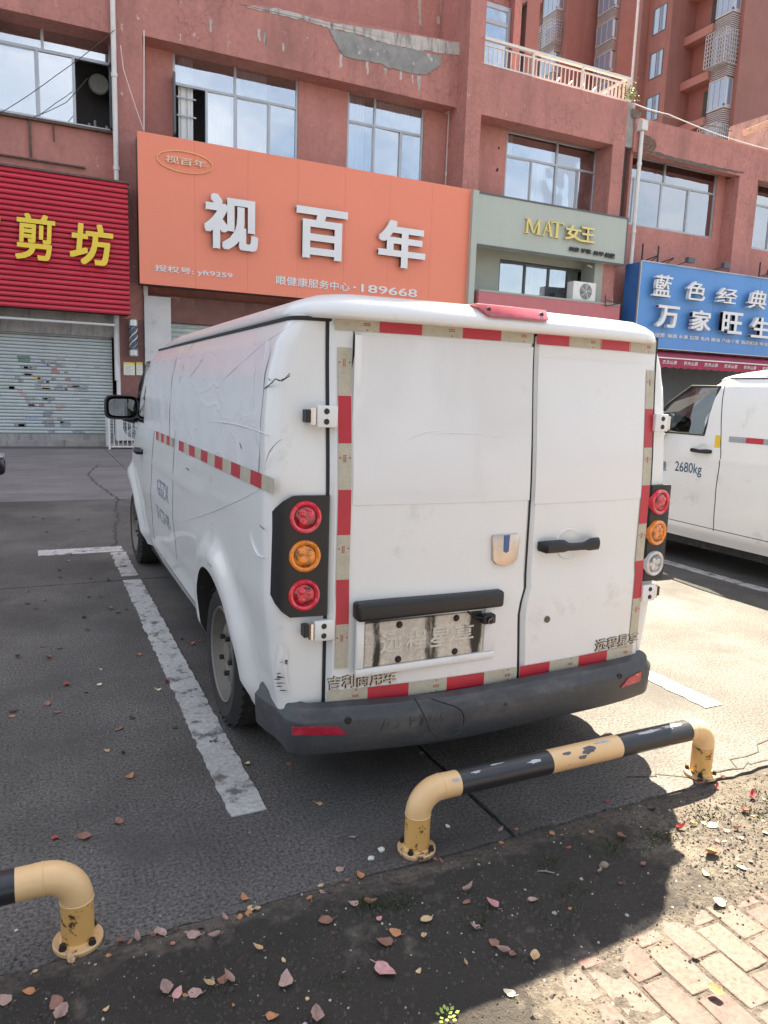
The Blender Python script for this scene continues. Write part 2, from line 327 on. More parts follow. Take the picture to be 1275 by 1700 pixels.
from mathutils import noise as MN
def smooth(a, b, x): t = max(0, min(1, (x-a)/(b-a))); return t*t*(3-2*t)
def dirt_z(x, y):
    n1 = MN.noise(Vector((x*2.3, y*2.3, .3))); n2 = MN.noise(Vector((x*9, y*9, 4.))); n3 = MN.noise(Vector((x*33, y*33, 9.)))
    cover = max(smooth(1.20, 1.36, y + .05*n1 + .04*n2), smooth(1.30, .92, x + .16*(y-1.1) + .10*n1 + .05*n2))
    edge = smooth(1.87, 1.74, y + .03*n1 + .028*n2 + (.04*smooth(.75, 1.15, x) + .01)*1)
    z = -.0052 + .0102*cover + .004*n1*cover + .0028*n2 + .0026*n3
    return z*edge - .013*(1-edge)
db = MB(); nx, ny = 470, 92
db.grid(lambda u, v: Vector((-2.6+6.6*u, .45+1.47*v, dirt_z(-2.6+6.6*u, .45+1.47*v))), nx, ny)
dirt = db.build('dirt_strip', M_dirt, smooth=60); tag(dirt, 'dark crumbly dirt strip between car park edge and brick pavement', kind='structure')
# brick pavement: running bond, every brick a part
M_bed = mat('brick_bed', (.20, .165, .13), .95, var=.3, vs=20)
pave = tag(MB().box(-2.6, 4, .3, 1.79, -.034, -.020).build('brick_pavement', M_bed), 'sandy red brick pavement in the front corner', kind='structure')
bm_ = [mat('paving_brick_'+n, c, .9, var=.14, vs=6, var2=(70., .3), bump=.6, bs=110, bumpd=.004, dirt=(.132, .100, .084), dscale=7., dlo=.52, dhi=.68) for n, c in (('pink', (.150, .092, .080)), ('sand', (.142, .100, .084)), ('red', (.142, .080, .070)))]
meshes = []
for k in range(9):
    b = MB(); w, l = .0435, .0805
    ch_ = lambda: rng.uniform(0, .004)
    b.prism([(-w+ch_(), -l+ch_(), -.03), (0, -l+ch_()*.5, -.03), (w-ch_(), -l+ch_(), -.03), (w-ch_()*.5, 0, -.03), (w-ch_(), l-ch_(), -.03), (0, l-ch_()*.5, -.03), (-w+ch_(), l-ch_(), -.03), (-w+ch_()*.5, 0, -.03)], (0, 0, .0285)); bmh = b.mesh('brick', [bm_[k % 3]], bevel=.0018, seg=1); meshes.append(bmh)
nb = 0
for i in range(27):
    x = .485+.0955*i
    for j in range(7):
        y = 1.239-.085+.17*(j-4)+(.085 if i % 2 else 0)
        if y > 1.42 or y < .52: continue
        o = obj('brick', rng.choice(meshes), pave, (x+rng.uniform(-.002, .002), y+rng.uniform(-.002, .002), rng.uniform(-.003, .0005)))
        o.rotation_euler = (rng.uniform(-.008, .008), rng.uniform(-.012, .012), rng.uniform(-.012, .012)); nb += 1
# crumbs, grit and small stones, too many to count
gm = [mat('grit_dark', (.07, .06, .052), .95, var=.3), mat('grit_pale', (.42, .39, .35), .9, var=.3)]
gr = MB()
def pebble(b, x, y, z, s, m):
    b.mi = m; rr = [(rng.uniform(.6, 1.1)*s, rng.uniform(.6, 1.1)*s) for _ in range(5)]; a0 = rng.uniform(0, 6)
    vs = [(x+math.cos(a0+k*1.257)*r_[0], y+math.sin(a0+k*1.257)*r_[0], z-s*.3) for k, r_ in enumerate(rr)] + [(x+rng.uniform(-.3, .3)*s, y+rng.uniform(-.3, .3)*s, z+s*rng.uniform(.4, .9))]
    b.add(vs, [(k, (k+1) % 5, 5) for k in range(5)])
for k in range(15000):
    x = rng.uniform(-.9, 3.1); y = rng.triangular(.75, 1.88, 1.6)
    z = max(dirt_z(x, y), -.006)
    if z < -.005 and rng.random() < .8: continue
    if y > 1.79: z = 0
    pebble(gr, x, y, z+.0005, rng.choice((.0018, .0025, .003, .0045, .006, .010 if rng.random() < .4 else .003)), 1 if rng.random() < .045 else 0)
for k in range(420):        # clumps of dry dark debris lying on the sunny sand
    q = rng.choice(((2.0, 1.60), (2.2, 1.66), (2.1, 1.48), (1.95, 1.42), (2.45, 1.55), (1.85, 1.70), (2.6, 1.68), (2.35, 1.42))); x, y = q[0]+rng.gauss(0, .09), q[1]+rng.gauss(0, .03); pebble(gr, x, y, max(0, dirt_z(x, y))+.002, rng.uniform(.002, .007), 0)
for k in range(260):
    x = rng.uniform(-.9, 3.4); y = rng.uniform(1.8, 4.5); pebble(gr, x, y, .001, rng.uniform(.0012, .003), rng.random() < .6)
gr.build('gravel', gm); tag(bpy.data.objects['gravel'], 'scattered grit and dirt crumbs on the dirt strip', kind='stuff')

# ================================================================== PIPE BARRIERS
def paint_pipe(name, col, chip, lo, hi, sc):
    return mat(name, col, .38, var=.06, vs=4, dirt=chip, dscale=sc, dlo=lo, dhi=hi, coat=.2, bump=.12, bs=60, bumpd=.003)
M_yel = paint_pipe('yellow_pipe_paint', (.78, .51, .25), (.06, .045, .03), .66, .69, 16.)
M_yelp = paint_pipe('rusty_yellow_paint', (.70, .40, .13), (.045, .03, .02), .56, .62, 22.)
M_blk = paint_pipe('black_pipe_paint', (.022, .023, .026), (.35, .34, .33), .70, .72, 9.)
M_fl = paint_pipe('flange_paint', (.66, .43, .22), (.05, .035, .025), .54, .6, 18.)
M_bolt = mat('rusty_bolt', (.05, .035, .03), .7, metal=.4, var=.3, vs=30)
def barrier(label, xa, xb, Y, cuts, cols):
    r = .040; zc = .200; re = .075
    t = thing('pipe_barrier', label, 'pipe barrier', (xa, Y, 0), 'pipe barriers along the car park edge')
    for x in (xa, xb):
        b = MB(); b.lathe((x, Y, .001), (0, 0, 1), [(0, 0), (.060, 0), (.061, .003), (.061, .011), (.059, .013), (.03, .013)], 32)
        fl = b.build('base_flange', M_fl, t, smooth=35)
        for a in (40, 130, 220, 310):
            p = Vector((x+.049*math.cos(R(a)), Y+.049*math.sin(R(a)), .014))
            b = MB(); b.cyl(p, p+Vector((0, 0, .005)), .0095, 10); b.cyl(p+Vector((0, 0, .005)), p+Vector((0, 0, .014)), .0075, 6); b.build('bolt', M_bolt, fl, smooth=30)
        b = MB(); b.tube([(x, Y, .012), (x, Y, .05), (x, Y, .09), (x, Y, zc-re)], r, 24, caps=False); b.lathe((x, Y, .012), (0, 0, 1), [(r+.007, 0), (r+.004, .004), (r, .008)], 24)
        b.build('post', M_yelp, t, smooth=40)
        s = 1 if x == xa else -1
        P = [(x+s*(re-re*math.cos(R(a))), Y, zc-re+re*math.sin(R(a))) for a in range(0, 91, 9)] + [(x+s*(re+.02), Y, zc)]
        b = MB(); b.tube(P, r+.0004, 24, caps=False)
        for q in (P[0], P[-2]):
            d = (0, 0, 1) if q is P[0] else (1, 0, 0); b.lathe(Vector(q)-Vector(d)*.002, d, [(r, 0), (r+.0018, .0015), (r+.0018, .0025), (r, .004)], 24)
        b.build('elbow', M_yel, t, smooth=40)
    xs = [xa+re+.02]+cuts+[xb-re-.02]
    for i in range(len(xs)-1):
        b = MB(); n = max(2, int((xs[i+1]-xs[i])/.1)); b.tube([(xs[i]+(xs[i+1]-xs[i])*k/n, Y, zc) for k in range(n+1)], r, 28, caps=False)
        b.build('pipe_segment', [M_yel, M_blk][cols[i]], t, smooth=40)
    return t
bar_main = barrier('yellow and black pipe barrier behind the white van with the black bumper', 1.040, 2.288, 1.843, [1.176, 1.535, 1.842, 2.185], [0, 1, 0, 1, 0])
barrier('yellow and black pipe barrier cut off by the left edge of the photo', -1.22, .052, 1.835, [-1.08, -.75, -.42, -.085], [0, 1, 0, 1, 0])
# scuffs of bare primer on the black and yellow paint
M_scuff = mat('grey_scuff', (.42, .43, .46), .6, var=.3, vs=40); M_scuffd = mat('dark_scuff', (.10, .10, .11), .6, var=.4, vs=40)
def scuff(xc, ac, lx, la, m, seed):
    rg = random.Random(seed); b = MB(); n = 14; r = .0407; pts = []
    for k in range(n):
        a = 2*math.pi*k/n; q = rg.uniform(.55, 1.1); x = xc+lx*math.cos(a)*q; t = R(ac)+la*math.sin(a)*q
        pts.append((x, 1.843-r*math.cos(t), .200+r*math.sin(t)))
    c = (xc, 1.843-r*math.cos(R(ac)), .2+r*math.sin(R(ac))); b.add([c]+pts, [(0, 1+k, 1+(k+1) % n) for k in range(n)]); b.build('paint_scuff', m, bar_main)
for a in ((1.235, 60, .022, .12, M_scuff, 1), (1.32, 78, .03, .09, M_scuff, 2), (1.46, 50, .035, .16, M_scuff, 3), (1.60, 52, .022, .2, M_scuffd, 4), (1.69, 45, .035, .35, M_scuffd, 5), (1.655, 20, .02, .2, M_scuffd, 6), (1.155, 45, .02, .2, M_scuff, 7), (1.98, 70, .07, .2, M_scuff, 8), (2.1, 75, .06, .25, M_scuff, 9), (1.76, 70, .05, .12, M_scuff, 10)): scuff(*a)

# ================================================================== COMMERCIAL BUILDING
YB, YW = 18.2, 18.72           # left block: beam and pilaster front, window wall
YM, YMW = 17.7, 18.35          # middle and right blocks
def wall_grid(b, X0, X1, Z0, Z1, ops, Y, dep):
    xs = sorted({X0, X1, *[o[0] for o in ops], *[o[1] for o in ops]}); zs = sorted({Z0, Z1, *[o[2] for o in ops], *[o[3] for o in ops]})
    for i in range(len(xs)-1):
        for j in range(len(zs)-1):
            cx, cz = (xs[i]+xs[i+1])/2, (zs[j]+zs[j+1])/2
            if any(o[0] < cx < o[1] and o[2] < cz < o[3] for o in ops): continue
            b.quad((xs[i], Y, zs[j]), (xs[i+1], Y, zs[j]), (xs[i+1], Y, zs[j+1]), (xs[i], Y, zs[j+1]))
    for x0, x1, z0, z1 in ops:
        b.quad((x0, Y, z0), (x0, Y+dep, z0), (x0, Y+dep, z1), (x0, Y, z1)); b.quad((x1, Y, z0), (x1, Y, z1), (x1, Y+dep, z1), (x1, Y+dep, z0))
        b.quad((x0, Y, z0), (x1, Y, z0), (x1, Y+dep, z0), (x0, Y+dep, z0)); b.quad((x0, Y, z1), (x0, Y+dep, z1), (x1, Y+dep, z1), (x1, Y, z1))
def rect(p0, p1, Y):
    a, c = PX(*p0, Y=Y), PX(*p1, Y=Y); return (min(a.x, c.x), max(a.x, c.x), min(a.z, c.z), max(a.z, c.z))
def window(parent, o, Y, tf, top, bot, open_=(), curtains=(), fw=.05, M_f=None, glass=None, dark=None):
    """o: opening; tf: transom height as a fraction; top/bot: mullion positions as fractions"""
    x0, x1, z0, z1 = o; zt = z0+(z1-z0)*tf; M_f = M_f or M_alu; glass = glass or M_glass
    b = MB(); d0, d1 = Y, Y+.07
    b.box(x0, x0+fw, d0, d1, z0, z1); b.box(x1-fw, x1, d0, d1, z0, z1); b.box(x0+fw, x1-fw, d0, d1, z0, z0+fw); b.box(x0+fw, x1-fw, d0, d1, z1-fw, z1)
    if tf < 1: b.box(x0+fw, x1-fw, d0-.004, d1+.004, zt-fw/2, zt+fw/2)
    X = lambda f: x0+(x1-x0)*f
    for f in top: b.box(X(f)-fw/2, X(f)+fw/2, d0-.002, d1+.002, zt+fw/2, z1-fw)
    for f in bot: b.box(X(f)-fw/2, X(f)+fw/2, d0-.002, d1+.002, z0+fw, (zt-fw/2) if tf < 1 else z1-fw)
    w = b.build('window', M_f, parent)
    e = [0]+list(bot)+[1]
    for i in range(len(e)-1):
        if i in open_: continue
        p = MB(); tl = rng.uniform(-.012, .012); xa, xb = X(e[i])+fw/2, X(e[i+1])-fw/2; za, zb = z0+fw*.9, (zt-fw*.4 if tf < 1 else z1-fw*.9)
        p.prism([(xa, Y+.03+tl, za), (xb, Y+.03-tl, za), (xb, Y+.03-tl, zb), (xa, Y+.03+tl, zb)], (0, .006, 0)); p.build('pane', glass, w)
        if i % 2 == 0: # sash rim
            s = MB(); q = .028
            s.box(xa, xa+q, Y+.015, Y+.05, za, zb); s.box(xb-q, xb, Y+.015, Y+.05, za, zb); s.box(xa+q, xb-q, Y+.015, Y+.05, za, za+q); s.box(xa+q, xb-q, Y+.015, Y+.05, zb-q, zb); s.build('sash', M_f, w)
    if tf < 1:
        e = [0]+list(top)+[1]
        for i in range(len(e)-1):
            p = MB(); xa, xb = X(e[i])+fw/2, X(e[i+1])-fw/2; p.box(xa, xb, Y+.03, Y+.036, zt+fw*.4, z1-fw*.9); p.build('pane', glass, w)
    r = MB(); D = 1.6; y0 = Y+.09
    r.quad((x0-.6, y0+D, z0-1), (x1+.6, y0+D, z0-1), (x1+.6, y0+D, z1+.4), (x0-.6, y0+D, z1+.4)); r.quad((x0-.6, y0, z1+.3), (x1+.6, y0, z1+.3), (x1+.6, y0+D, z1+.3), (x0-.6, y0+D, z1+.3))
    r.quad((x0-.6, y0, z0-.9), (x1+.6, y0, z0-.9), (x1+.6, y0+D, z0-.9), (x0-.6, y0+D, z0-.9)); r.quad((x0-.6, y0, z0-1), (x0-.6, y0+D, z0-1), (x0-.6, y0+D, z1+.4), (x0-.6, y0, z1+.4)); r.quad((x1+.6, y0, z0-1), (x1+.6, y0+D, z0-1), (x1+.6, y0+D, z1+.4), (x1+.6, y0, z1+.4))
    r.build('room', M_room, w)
    for (fa, fb, za, zb) in curtains:
        c = MB(); xa, xb = X(fa), X(fb); n = int((xb-xa)/.018)+4; ph = rng.uniform(0, 6)
        c.grid(lambda u, v: Vector((xa+(xb-xa)*u, Y+.16+.03*math.sin(ph+u*(xb-xa)*52+1.3*math.sin(u*9))*(1-.25*v)+.012*math.sin(u*(xb-xa)*21), z0+(z1-z0)*(za+(zb-za)*v))), n, 3)
        c.build('curtain', M_curt, w, smooth=80)
    return w

bl = thing('commercial_building', 'red painted commercial building with orange shop sign and peeling parapet', 'building', (2, 18.7, 0))
W1 = rect((0, 17), (186, 217), YW); W1 = (W1[0]-1.6, PX(186, 130, Y=YW).x, PX(100, 204, Y=YW).z, PX(100, 38, Y=YW).z)
W2 = (PX(287, 120, Y=YW).x, PX(495, 190, Y=YW).x, PX(495, 262, Y=YW).z-.3, PX(287, 82, Y=YW).z)
W3 = (PX(577, 200, Y=YW).x, PX(703, 230, Y=YW).x, W2[2], W2[3])
b = MB()
xp0, xp1 = PX(190, 160, Y=YB).x, PX(238, 160, Y=YB).x
ZS = 3.4
wall_grid(b, -8, 10.62, ZS, 10.2, [W1, W2, W3], YW, .10)
b.quad((-8, YW, -.03), (-8, 32, -.03), (-8, 32, 10.2), (-8, YW, 10.2)); b.quad((-8, 19.4, 10.2), (10.62, 19.4, 10.2), (10.62, 32, 10.2), (-8, 32, 10.2)); b.quad((-8, 32, -.03), (10.62, 32, -.03), (10.62, 32, 10.2), (-8, 32, 10.2))
b.build('upper_wall', M_red2, bl)
MB().box(xp0, xp1, YB, YW+.05, 2.9, 10.6).build('pilaster', M_red, bl)
M_gf = mat('brown_red_tile', (.20, .085, .07), .6, var=.2, vs=3, dirt=(.36, .22, .18), dscale=3, dlo=.56, dhi=.7, stretch=(1, 1, .4))
MB().box(xp0-.02, xp1+.02, YB-.03, YW+.05, -.03, 2.899).build('ground_floor_pier', M_gf, bl)
# parapet beam with sloping broken top
zb0 = PX(495, 118, Y=YB).z; zb1 = zb0
b = MB(); x0, x1 = xp1, PX(763, 100, Y=YB).x; xm = PX(390, 0, Y=YB).x
ztm, zt1 = PX(392, 1, Y=YB).z, PX(764, 70, Y=YB).z
b.prism([(x0, YB, zb0), (x1, YB, zb0), (x1, YB, zt1), (xm, YB, ztm), (x0, YB, ztm+.1)], (0, .9, 0)); b.build('parapet_beam', M_red, bl)
MB().box(-8, xp0, YB, YB+.9, PX(100, 36, Y=YB).z, 10.6).build('parapet_beam', M_red, bl)
# patches where paint and plaster have come off: thin irregular coats
def coat_patch(pts, Y, th, m, parent, amp, seed, name='bare_patch', sub=9):
    rg = random.Random(seed); P = []
    for i in range(len(pts)):
        a, c = PX(*pts[i], Y=Y), PX(*pts[(i+1) % len(pts)], Y=Y)
        for k in range(sub):
            p = a.lerp(c, k/sub); P.append(Vector((p.x+rg.uniform(-amp, amp), Y-th, p.z+rg.uniform(-amp, amp))))
    b = MB(); b.prism(P, (0, th-.001, 0)); return b.build(name, m, parent)
coat_patch([(398, 8), (470, 16), (548, 37), (640, 52), (762, 71), (763, 92), (735, 89), (690, 82), (640, 72), (590, 56), (546, 47), (505, 34), (440, 20)], YB, .012, M_plast, bl, .02, 1)
coat_patch([(546, 48), (592, 57), (650, 76), (690, 84), (733, 93), (728, 112), (715, 121), (700, 125), (665, 117), (618, 104), (570, 92), (560, 78)], YB, .018, M_mortar, bl, .03, 2)
for k, (x, y, w_, h_) in enumerate([(566, 101, 5, 22), (610, 112, 4, 24), (695, 138, 6, 26), (685, 131, 3, 16), (665, 126, 4, 15), (430, 58, 5, 20), (440, 62, 4, 26), (350, 42, 5, 22), (300, 62, 3, 12), (470, 78, 4, 14), (640, 118, 4, 10)]):
    coat_patch([(x-w_/2, y-h_/2), (x+w_/2, y-h_/2+1), (x+w_/3, y+h_/2), (x-w_/3, y+h_/2)], YB, .004, M_plast, bl, .015, 20+k, sub=4)
# set-back storey above the parapet
b = MB(); b.quad((-8, 19.3, 10), (10.62, 19.3, 10), (10.62, 19.3, 13.2), (-8, 19.3, 13.2)); b.quad((-8, 19.3, 13.2), (10.62, 19.3, 13.2), (10.62, 31, 13.2), (-8, 31, 13.2)); b.build('set_back_wall', M_red2, bl)
M_stain = mat('lime_streak', (.50, .40, .36), .9, var=.2, vs=9)
for k, (x, y, w_, h_) in enumerate([(697, 18, 5, 46), (736, 25, 8, 56), (748, 42, 8, 26), (728, 34, 5, 12)]):
    coat_patch([(x-w_/2, y-h_/2), (x+w_/2, y-h_/2), (x+w_/2.5, y+h_/2), (x-w_/2.5, y+h_/2)], 19.3, .004, M_stain, bl, .02, 40+k, sub=4)
window(bl, W1, YW+.03, .70, (.63,), (.60, .79), open_=(2,), curtains=((.02, .2, 0, .7),), glass=M_glassd, fw=.06)
window(bl, W2, YW+.03, .675, (.48,), (.255, .48, .76), open_=(0,), curtains=((.27, .46, 0, .69), (.05, .16, 0, 1), (.49, .75, .66, 1)), fw=.055)
window(bl, W3, YW+.03, .66, (.35,), (.35, .70), curtains=((.04, .24, 0, 1), (.36, .98, .68, 1)), fw=.055)
# window sash standing open in the second window, and the one in the first
def sash(parent, x, Y, z0, z1, dx, dy):
    s = MB(); a = Vector((x, Y, z0)); c = Vector((x+dx, Y+dy, z0)); u = Vector((0, 0, z1-z0))
    s.bar(a, a+u, .05); s.bar(c, c+u, .05); s.bar(a, c, .05); s.bar(a+u, c+u, .05); o = s.build('open_sash', M_alud, parent)
    p = MB(); n = Vector((dy, -dx, 0)).normalized()*.004; p.prism([a+n, c+n, c+u+n, a+u+n], -2*n); p.build('pane', M_glassd, o)
sash(bl, W2[0]+.02, YW+.02, W2[2]+.25, W2[2]+(W2[3]-W2[2])*.68+.05, -.06, -.42)
sash(bl, W1[1]-.04, YW+.02, W1[2]+.06, W1[2]+(W1[3]-W1[2])*.68, .02, -.40)
# dim things seen through the open pane: a wall clock-like pan and a shelf
b = MB(); c = PX(164, 140, Y=19.8); b.lathe(c, (0, -1, 0), [(0, .03), (.16, .03), (.21, .05), (.23, .0)], 24); b.build('hanging_pan', M_white, bl, smooth=40)
b = MB(); b.box(1.2, 1.95, 19.6, 19.9, W1[2]+.15, W1[2]+.2)
for k in range(5): b.cyl((1.3+.13*k, 19.7, W1[2]+.2), (1.3+.13*k, 19.7, W1[2]+.32+.08*(k % 3)), .03, 8)
b.build('shelf', M_white, bl)
for zz in (.8, 1.2): MB().box(W2[0]+.1, W2[0]+.55, YW+.12, YW+.15, W2[2]+zz, W2[2]+zz+.03).build('inner_bar', M_alu, bl)
# sill pipes on the wall under the first window
M_rust = mat('rusty_pipe', (.13, .085, .07), .8, var=.3, vs=12)
zz = PX(100, 270, Y=YW-.06).z
b = MB(); b.tube([(-3, YW-.05, zz), (1.25, YW-.05, zz-.03)], .025, 8); xq = PX(50, 230, Y=YW-.05).x; b.tube([(xq, YW-.05, zz+.02), (xq, YW-.05, W1[2]-.02)], .025, 8); xq = PX(89, 220, Y=YW-.05).x; b.tube([(xq, YW-.05, W1[2]-.42), (xq, YW-.05, W1[2]-.05)], .018, 8); b.build('wall_pipe', M_rust, bl, smooth=40)
MB().box(W1[0], W1[1], YW-.1, YW+.03, W1[2]-.06, W1[2]-.005).build('sill', M_rust, bl)
def downpipe(parent, x, Y, z0, z1, hopper=False, r=.055):
    b = MB(); b.tube([(x, Y, z0), (x, Y, z1)], r, 14)
    z = z0+.4
    while z < z1: b.lathe((x, Y, z), (0, 0, 1), [(r, 0), (r+.014, .005), (r+.014, .09), (r, .095)], 14); z += 1.9
    if hopper: b.box(x-.11, x+.11, Y-.11, Y+.1, z1-.05, z1+.22)
    return b.build('downpipe', M_pvc, parent, smooth=40)
downpipe(bl, PX(191, 150, Y=YB-.08).x-.01, YB-.08, PX(195, 303, Y=YB-.08).z-.15, 10.5)
downpipe(bl, PX(744, 250, Y=YW-.1).x, YW-.1, PX(741, 305, Y=YW-.1).z-.2, PX(746, 185, Y=YW-.1).z, True, .05)
# ground floor: shutters, piers, lintels
YS = 18.25
MB().box(-8, xp0-.02, YS-.05, YS+.4, -.03, PX(100, 731, Y=YS-.05).z).build('threshold_step', M_conc, bl)
MB().box(-8, xp0-.02, YS+.02, YS+.45, PX(100, 731, Y=YS-.05).z, PX(100, 721, Y=YS+.02).z).build('threshold_step', M_conc, bl)
zst = PX(100, 721, Y=YS+.02).z; zsh = PX(100, 553, Y=YS+.1).z
MB().box(-8, xp0-.02, YS+.02, YS+.4, zsh-.03, 3.5).build('shutter_box', M_conc, bl)
# roller shutter of the hair salon: every slat a part
M_shut = mat('shutter_slat', (.52, .56, .545), .45, var=.06, vs=2, dirt=(.30, .31, .29), dscale=2.5, dlo=.55, dhi=.8, stretch=(1.5, 1, 3))
sh = thing('roller_shutter', 'pale closed roller shutter covered in small stickers under the red slatted sign', 'shutter', (0, YS+.2, zst))
nsl = 30; hs = (zsh-zst)/nsl; xr = PX(187, 640, Y=YS+.2).x
prof = MB(); xs0 = -4.2
prof.prism([(xs0, .012, .004), (xs0, -.004, .010), (xs0, -.012, hs*.3), (xs0, -.014, hs*.55), (xs0, -.008, hs*.85), (xs0, .008, hs-.004), (xs0, .014, hs-.002), (xs0, .014, .004)], (xr-xs0, 0, 0))
pm = prof.mesh('slat', [M_shut])
for k in range(nsl): obj('slat', pm, sh, (0, 0, k*hs))
b = MB(); b.box(xs0, xr, YS+.17, YS+.23, zst-.001, zst+.012); b.build('bottom_rail', M_alud, sh)
b = MB(); b.box(xs0, xr, YS+.235, YS+.26, zst, zsh); b.build('backing', M_dark, sh)
st = MB(); smats = [mat('sticker_'+n, c, .7, var=.5, vs=70, dirt=c2, dscale=55., dlo=.5, dhi=.56, stretch=(1, 1, 1.6)) for n, c, c2 in (('grey', (.42, .43, .44), (.2, .2, .2)), ('black', (.40, .41, .42), (.05, .05, .05)), ('red', (.50, .30, .29), (.36, .07, .07)), ('pink', (.60, .46, .45), (.45, .2, .2)), ('blue', (.50, .54, .62), (.15, .25, .5)), ('yellow', (.70, .55, .2), (.6, .35, .04)), ('white', (.66, .67, .68), (.30, .30, .32)), ('green', (.22, .30, .24), (.06, .14, .08)))]
rg = random.Random(11)
def stick(px, py, wpx, c, h=.8):
    a = PX(px, py, Y=YS+.18); k = round((a.z-zst)/hs-.5); z = zst+k*hs; x1_ = a.x+wpx*.0135
    st.mi = c; st.box(a.x, x1_, YS+.1825, YS+.188, z+hs*(.5-h/2.2), z+hs*(.5+h/2.2))
for (px, py, w_, c) in [(28, 592, 20, 7), (30, 596, 18, 7), (55, 628, 14, 5), (70, 628, 8, 4), (72, 632, 9, 6), (90, 643, 20, 1), (70, 647, 12, 5), (108, 631, 9, 2), (70, 660, 20, 1), (65, 673, 8, 2), (47, 672, 9, 3), (93, 673, 11, 3), (93, 679, 10, 3), (42, 696, 22, 4), (70, 703, 18, 1), (24, 708, 18, 1), (100, 703, 16, 0), (100, 709, 16, 0), (74, 708, 16, 1), (120, 715, 20, 1), (80, 715, 10, 1), (50, 608, 10, 0), (67, 598, 8, 1), (92, 606, 8, 1), (33, 610, 12, 0), (10, 615, 10, 4), (25, 628, 8, 1), (30, 633, 8, 1), (85, 630, 8, 1), (124, 640, 22, 0), (124, 645, 20, 0), (70, 606, 8, 4), (15, 641, 8, 3), (15, 646, 9, 3), (34, 653, 9, 3)]: stick(px, py, w_, c)
for k in range(46):
    stick(rg.gauss(72, 34), rg.uniform(596, 714), rg.uniform(4, 16), rg.choice((0, 0, 0, 1, 3, 6, 6, 2, 4)), rg.uniform(.35, .8))
st.build('stickers', smats, sh); tag(bpy.data.objects['stickers'], kind='stuff')
# batten lamp tube below the sign, and conduit beside the shutter
b = MB(); a = PX(0, 527, Y=17.95); c = PX(190, 541, Y=17.95); b.tube([(-3.5, 17.95, a.z), (c.x, 17.95, a.z)], .028, 10); t = b.build('strip_lamp', M_white, smooth=40); tag(t, 'thin white unlit strip lamp under the red slatted sign', 'lamp')
b = MB(); xq = PX(196, 600, Y=YS).x; b.tube([(xq, YS-.05, .1), (xq, YS-.05, 1.55), ], .05, 12); b.tube([(xq-.02, YS-.05, 1.5), (xq-.02, YS-.05, 3.2)], .065, 12); b.build('downpipe', M_pvc, bl, smooth=40)
# right of the pier: white panel, lintel, second shutter, wall behind the van
xa, xb = PX(241, 600, Y=18.1).x, PX(284, 560, Y=18.1).x
M_pan = mat('painted_white_pier', (.62, .60, .585), .7, var=.08, vs=1.5, dirt=(.33, .29, .27), dscale=2, dlo=.6, dhi=.75)
MB().box(xa, xb, 18.08, 18.8, -.03, PX(260, 492, Y=18.08).z).build('white_pier', M_pan, bl)
b = MB(); b.box(xp1+.02, xa, YB-.05, YB, -.03, PX(240, 480, Y=YB).z+.3); b.build('corner_trim', M_pvc, bl)
zl = PX(300, 536, Y=18.3).z
MB().box(xb, 10.45, 18.3, 18.7, zl, 3.5).build('lintel', M_gf, bl)
MB().box(xa, xb, 18.3, 18.7, PX(260, 492, Y=18.08).z, 3.5).build('lintel', M_gf, bl)
sh2 = thing('roller_shutter', 'pale green roller shutter beside the white pier, mostly hidden behind the van', 'shutter', (xb, 18.45, 0))
hs2 = zl/26; pr2 = MB(); pr2.prism([(0, .012, .002), (0, -.012, hs2*.35), (0, -.010, hs2*.8), (0, .012, hs2-.002)], (3.4, 0, 0)); pm2 = pr2.mesh('slat', [mat('green_grey_slat', (.50, .56, .52), .45, var=.06)])
for k in range(26): obj('slat', pm2, sh2, (.02, 0, k*hs2))
MB().box(xb+3.42, 10.45, 18.3, 18.7, -.03, zl).build('ground_floor_wall', M_gf, bl)

# ------------------------------------------------------------------ red slatted sign
M_rs = mat('red_sign_slat', (.56, .028, .055), .45, var=.08, vs=1.5, coat=.1)
YR_ = 17.75
zt, zbm = PX(213, 306, Y=YR_).z, PX(214, 524, Y=YR_).z; xr = PX(214, 420, Y=YR_).x
rs = thing('shop_sign', 'red slatted hair salon sign with yellow brush lettering', 'sign', (0, YR_, zbm))
ns = 26; hh = (zt-zbm)/ns; q = MB(); q.prism([(-4.5, 0, .012), (-4.5, -.035, .02), (-4.5, -.045, hh*.45), (-4.5, -.012, hh*.94), (-4.5, 0, hh*.96)], (xr+4.5, 0, 0)); qm = q.mesh('slat', [M_rs])
for k in range(ns):
    o = obj('slat', qm, rs, (rng.uniform(-.006, 0), rng.uniform(-.004, .004), k*hh)); o.rotation_euler = (0, rng.uniform(-.0012, .0012), 0)
b = MB(); b.box(-4.5, xr-.01, YR_+.004, YR_+.45, zbm+.02, zt-.01); b.build('sign_box', mat('painted_gap_shade', (.10, .008, .012), .8), rs)  # dark red backing paints shade into the gaps between slats
b = MB(); b.box(-4.5, xr+.03, YR_-.05, YR_+.5, zt+.001, zt+.04); b.build('cap_strip', M_rust, rs)
M_gold = mat('yellow_letter', (.83, .60, .045), .4, var=.05)
# brush characters: printed shapes thickened, slanted like brush writing
ftext('letter', '剪', M_gold, rs, (22, 351), (94, 436), YR_-.075, .03, fat=.018, shear=.08)
ftext('letter', '坊', M_gold, rs, (114, 367), (189, 444), YR_-.075, .03, fat=.024, shear=.10)
ftext('letter', '艺', M_gold, rs, (-62, 345), (3, 420), YR_-.075, .03, fat=.02, shear=.08)

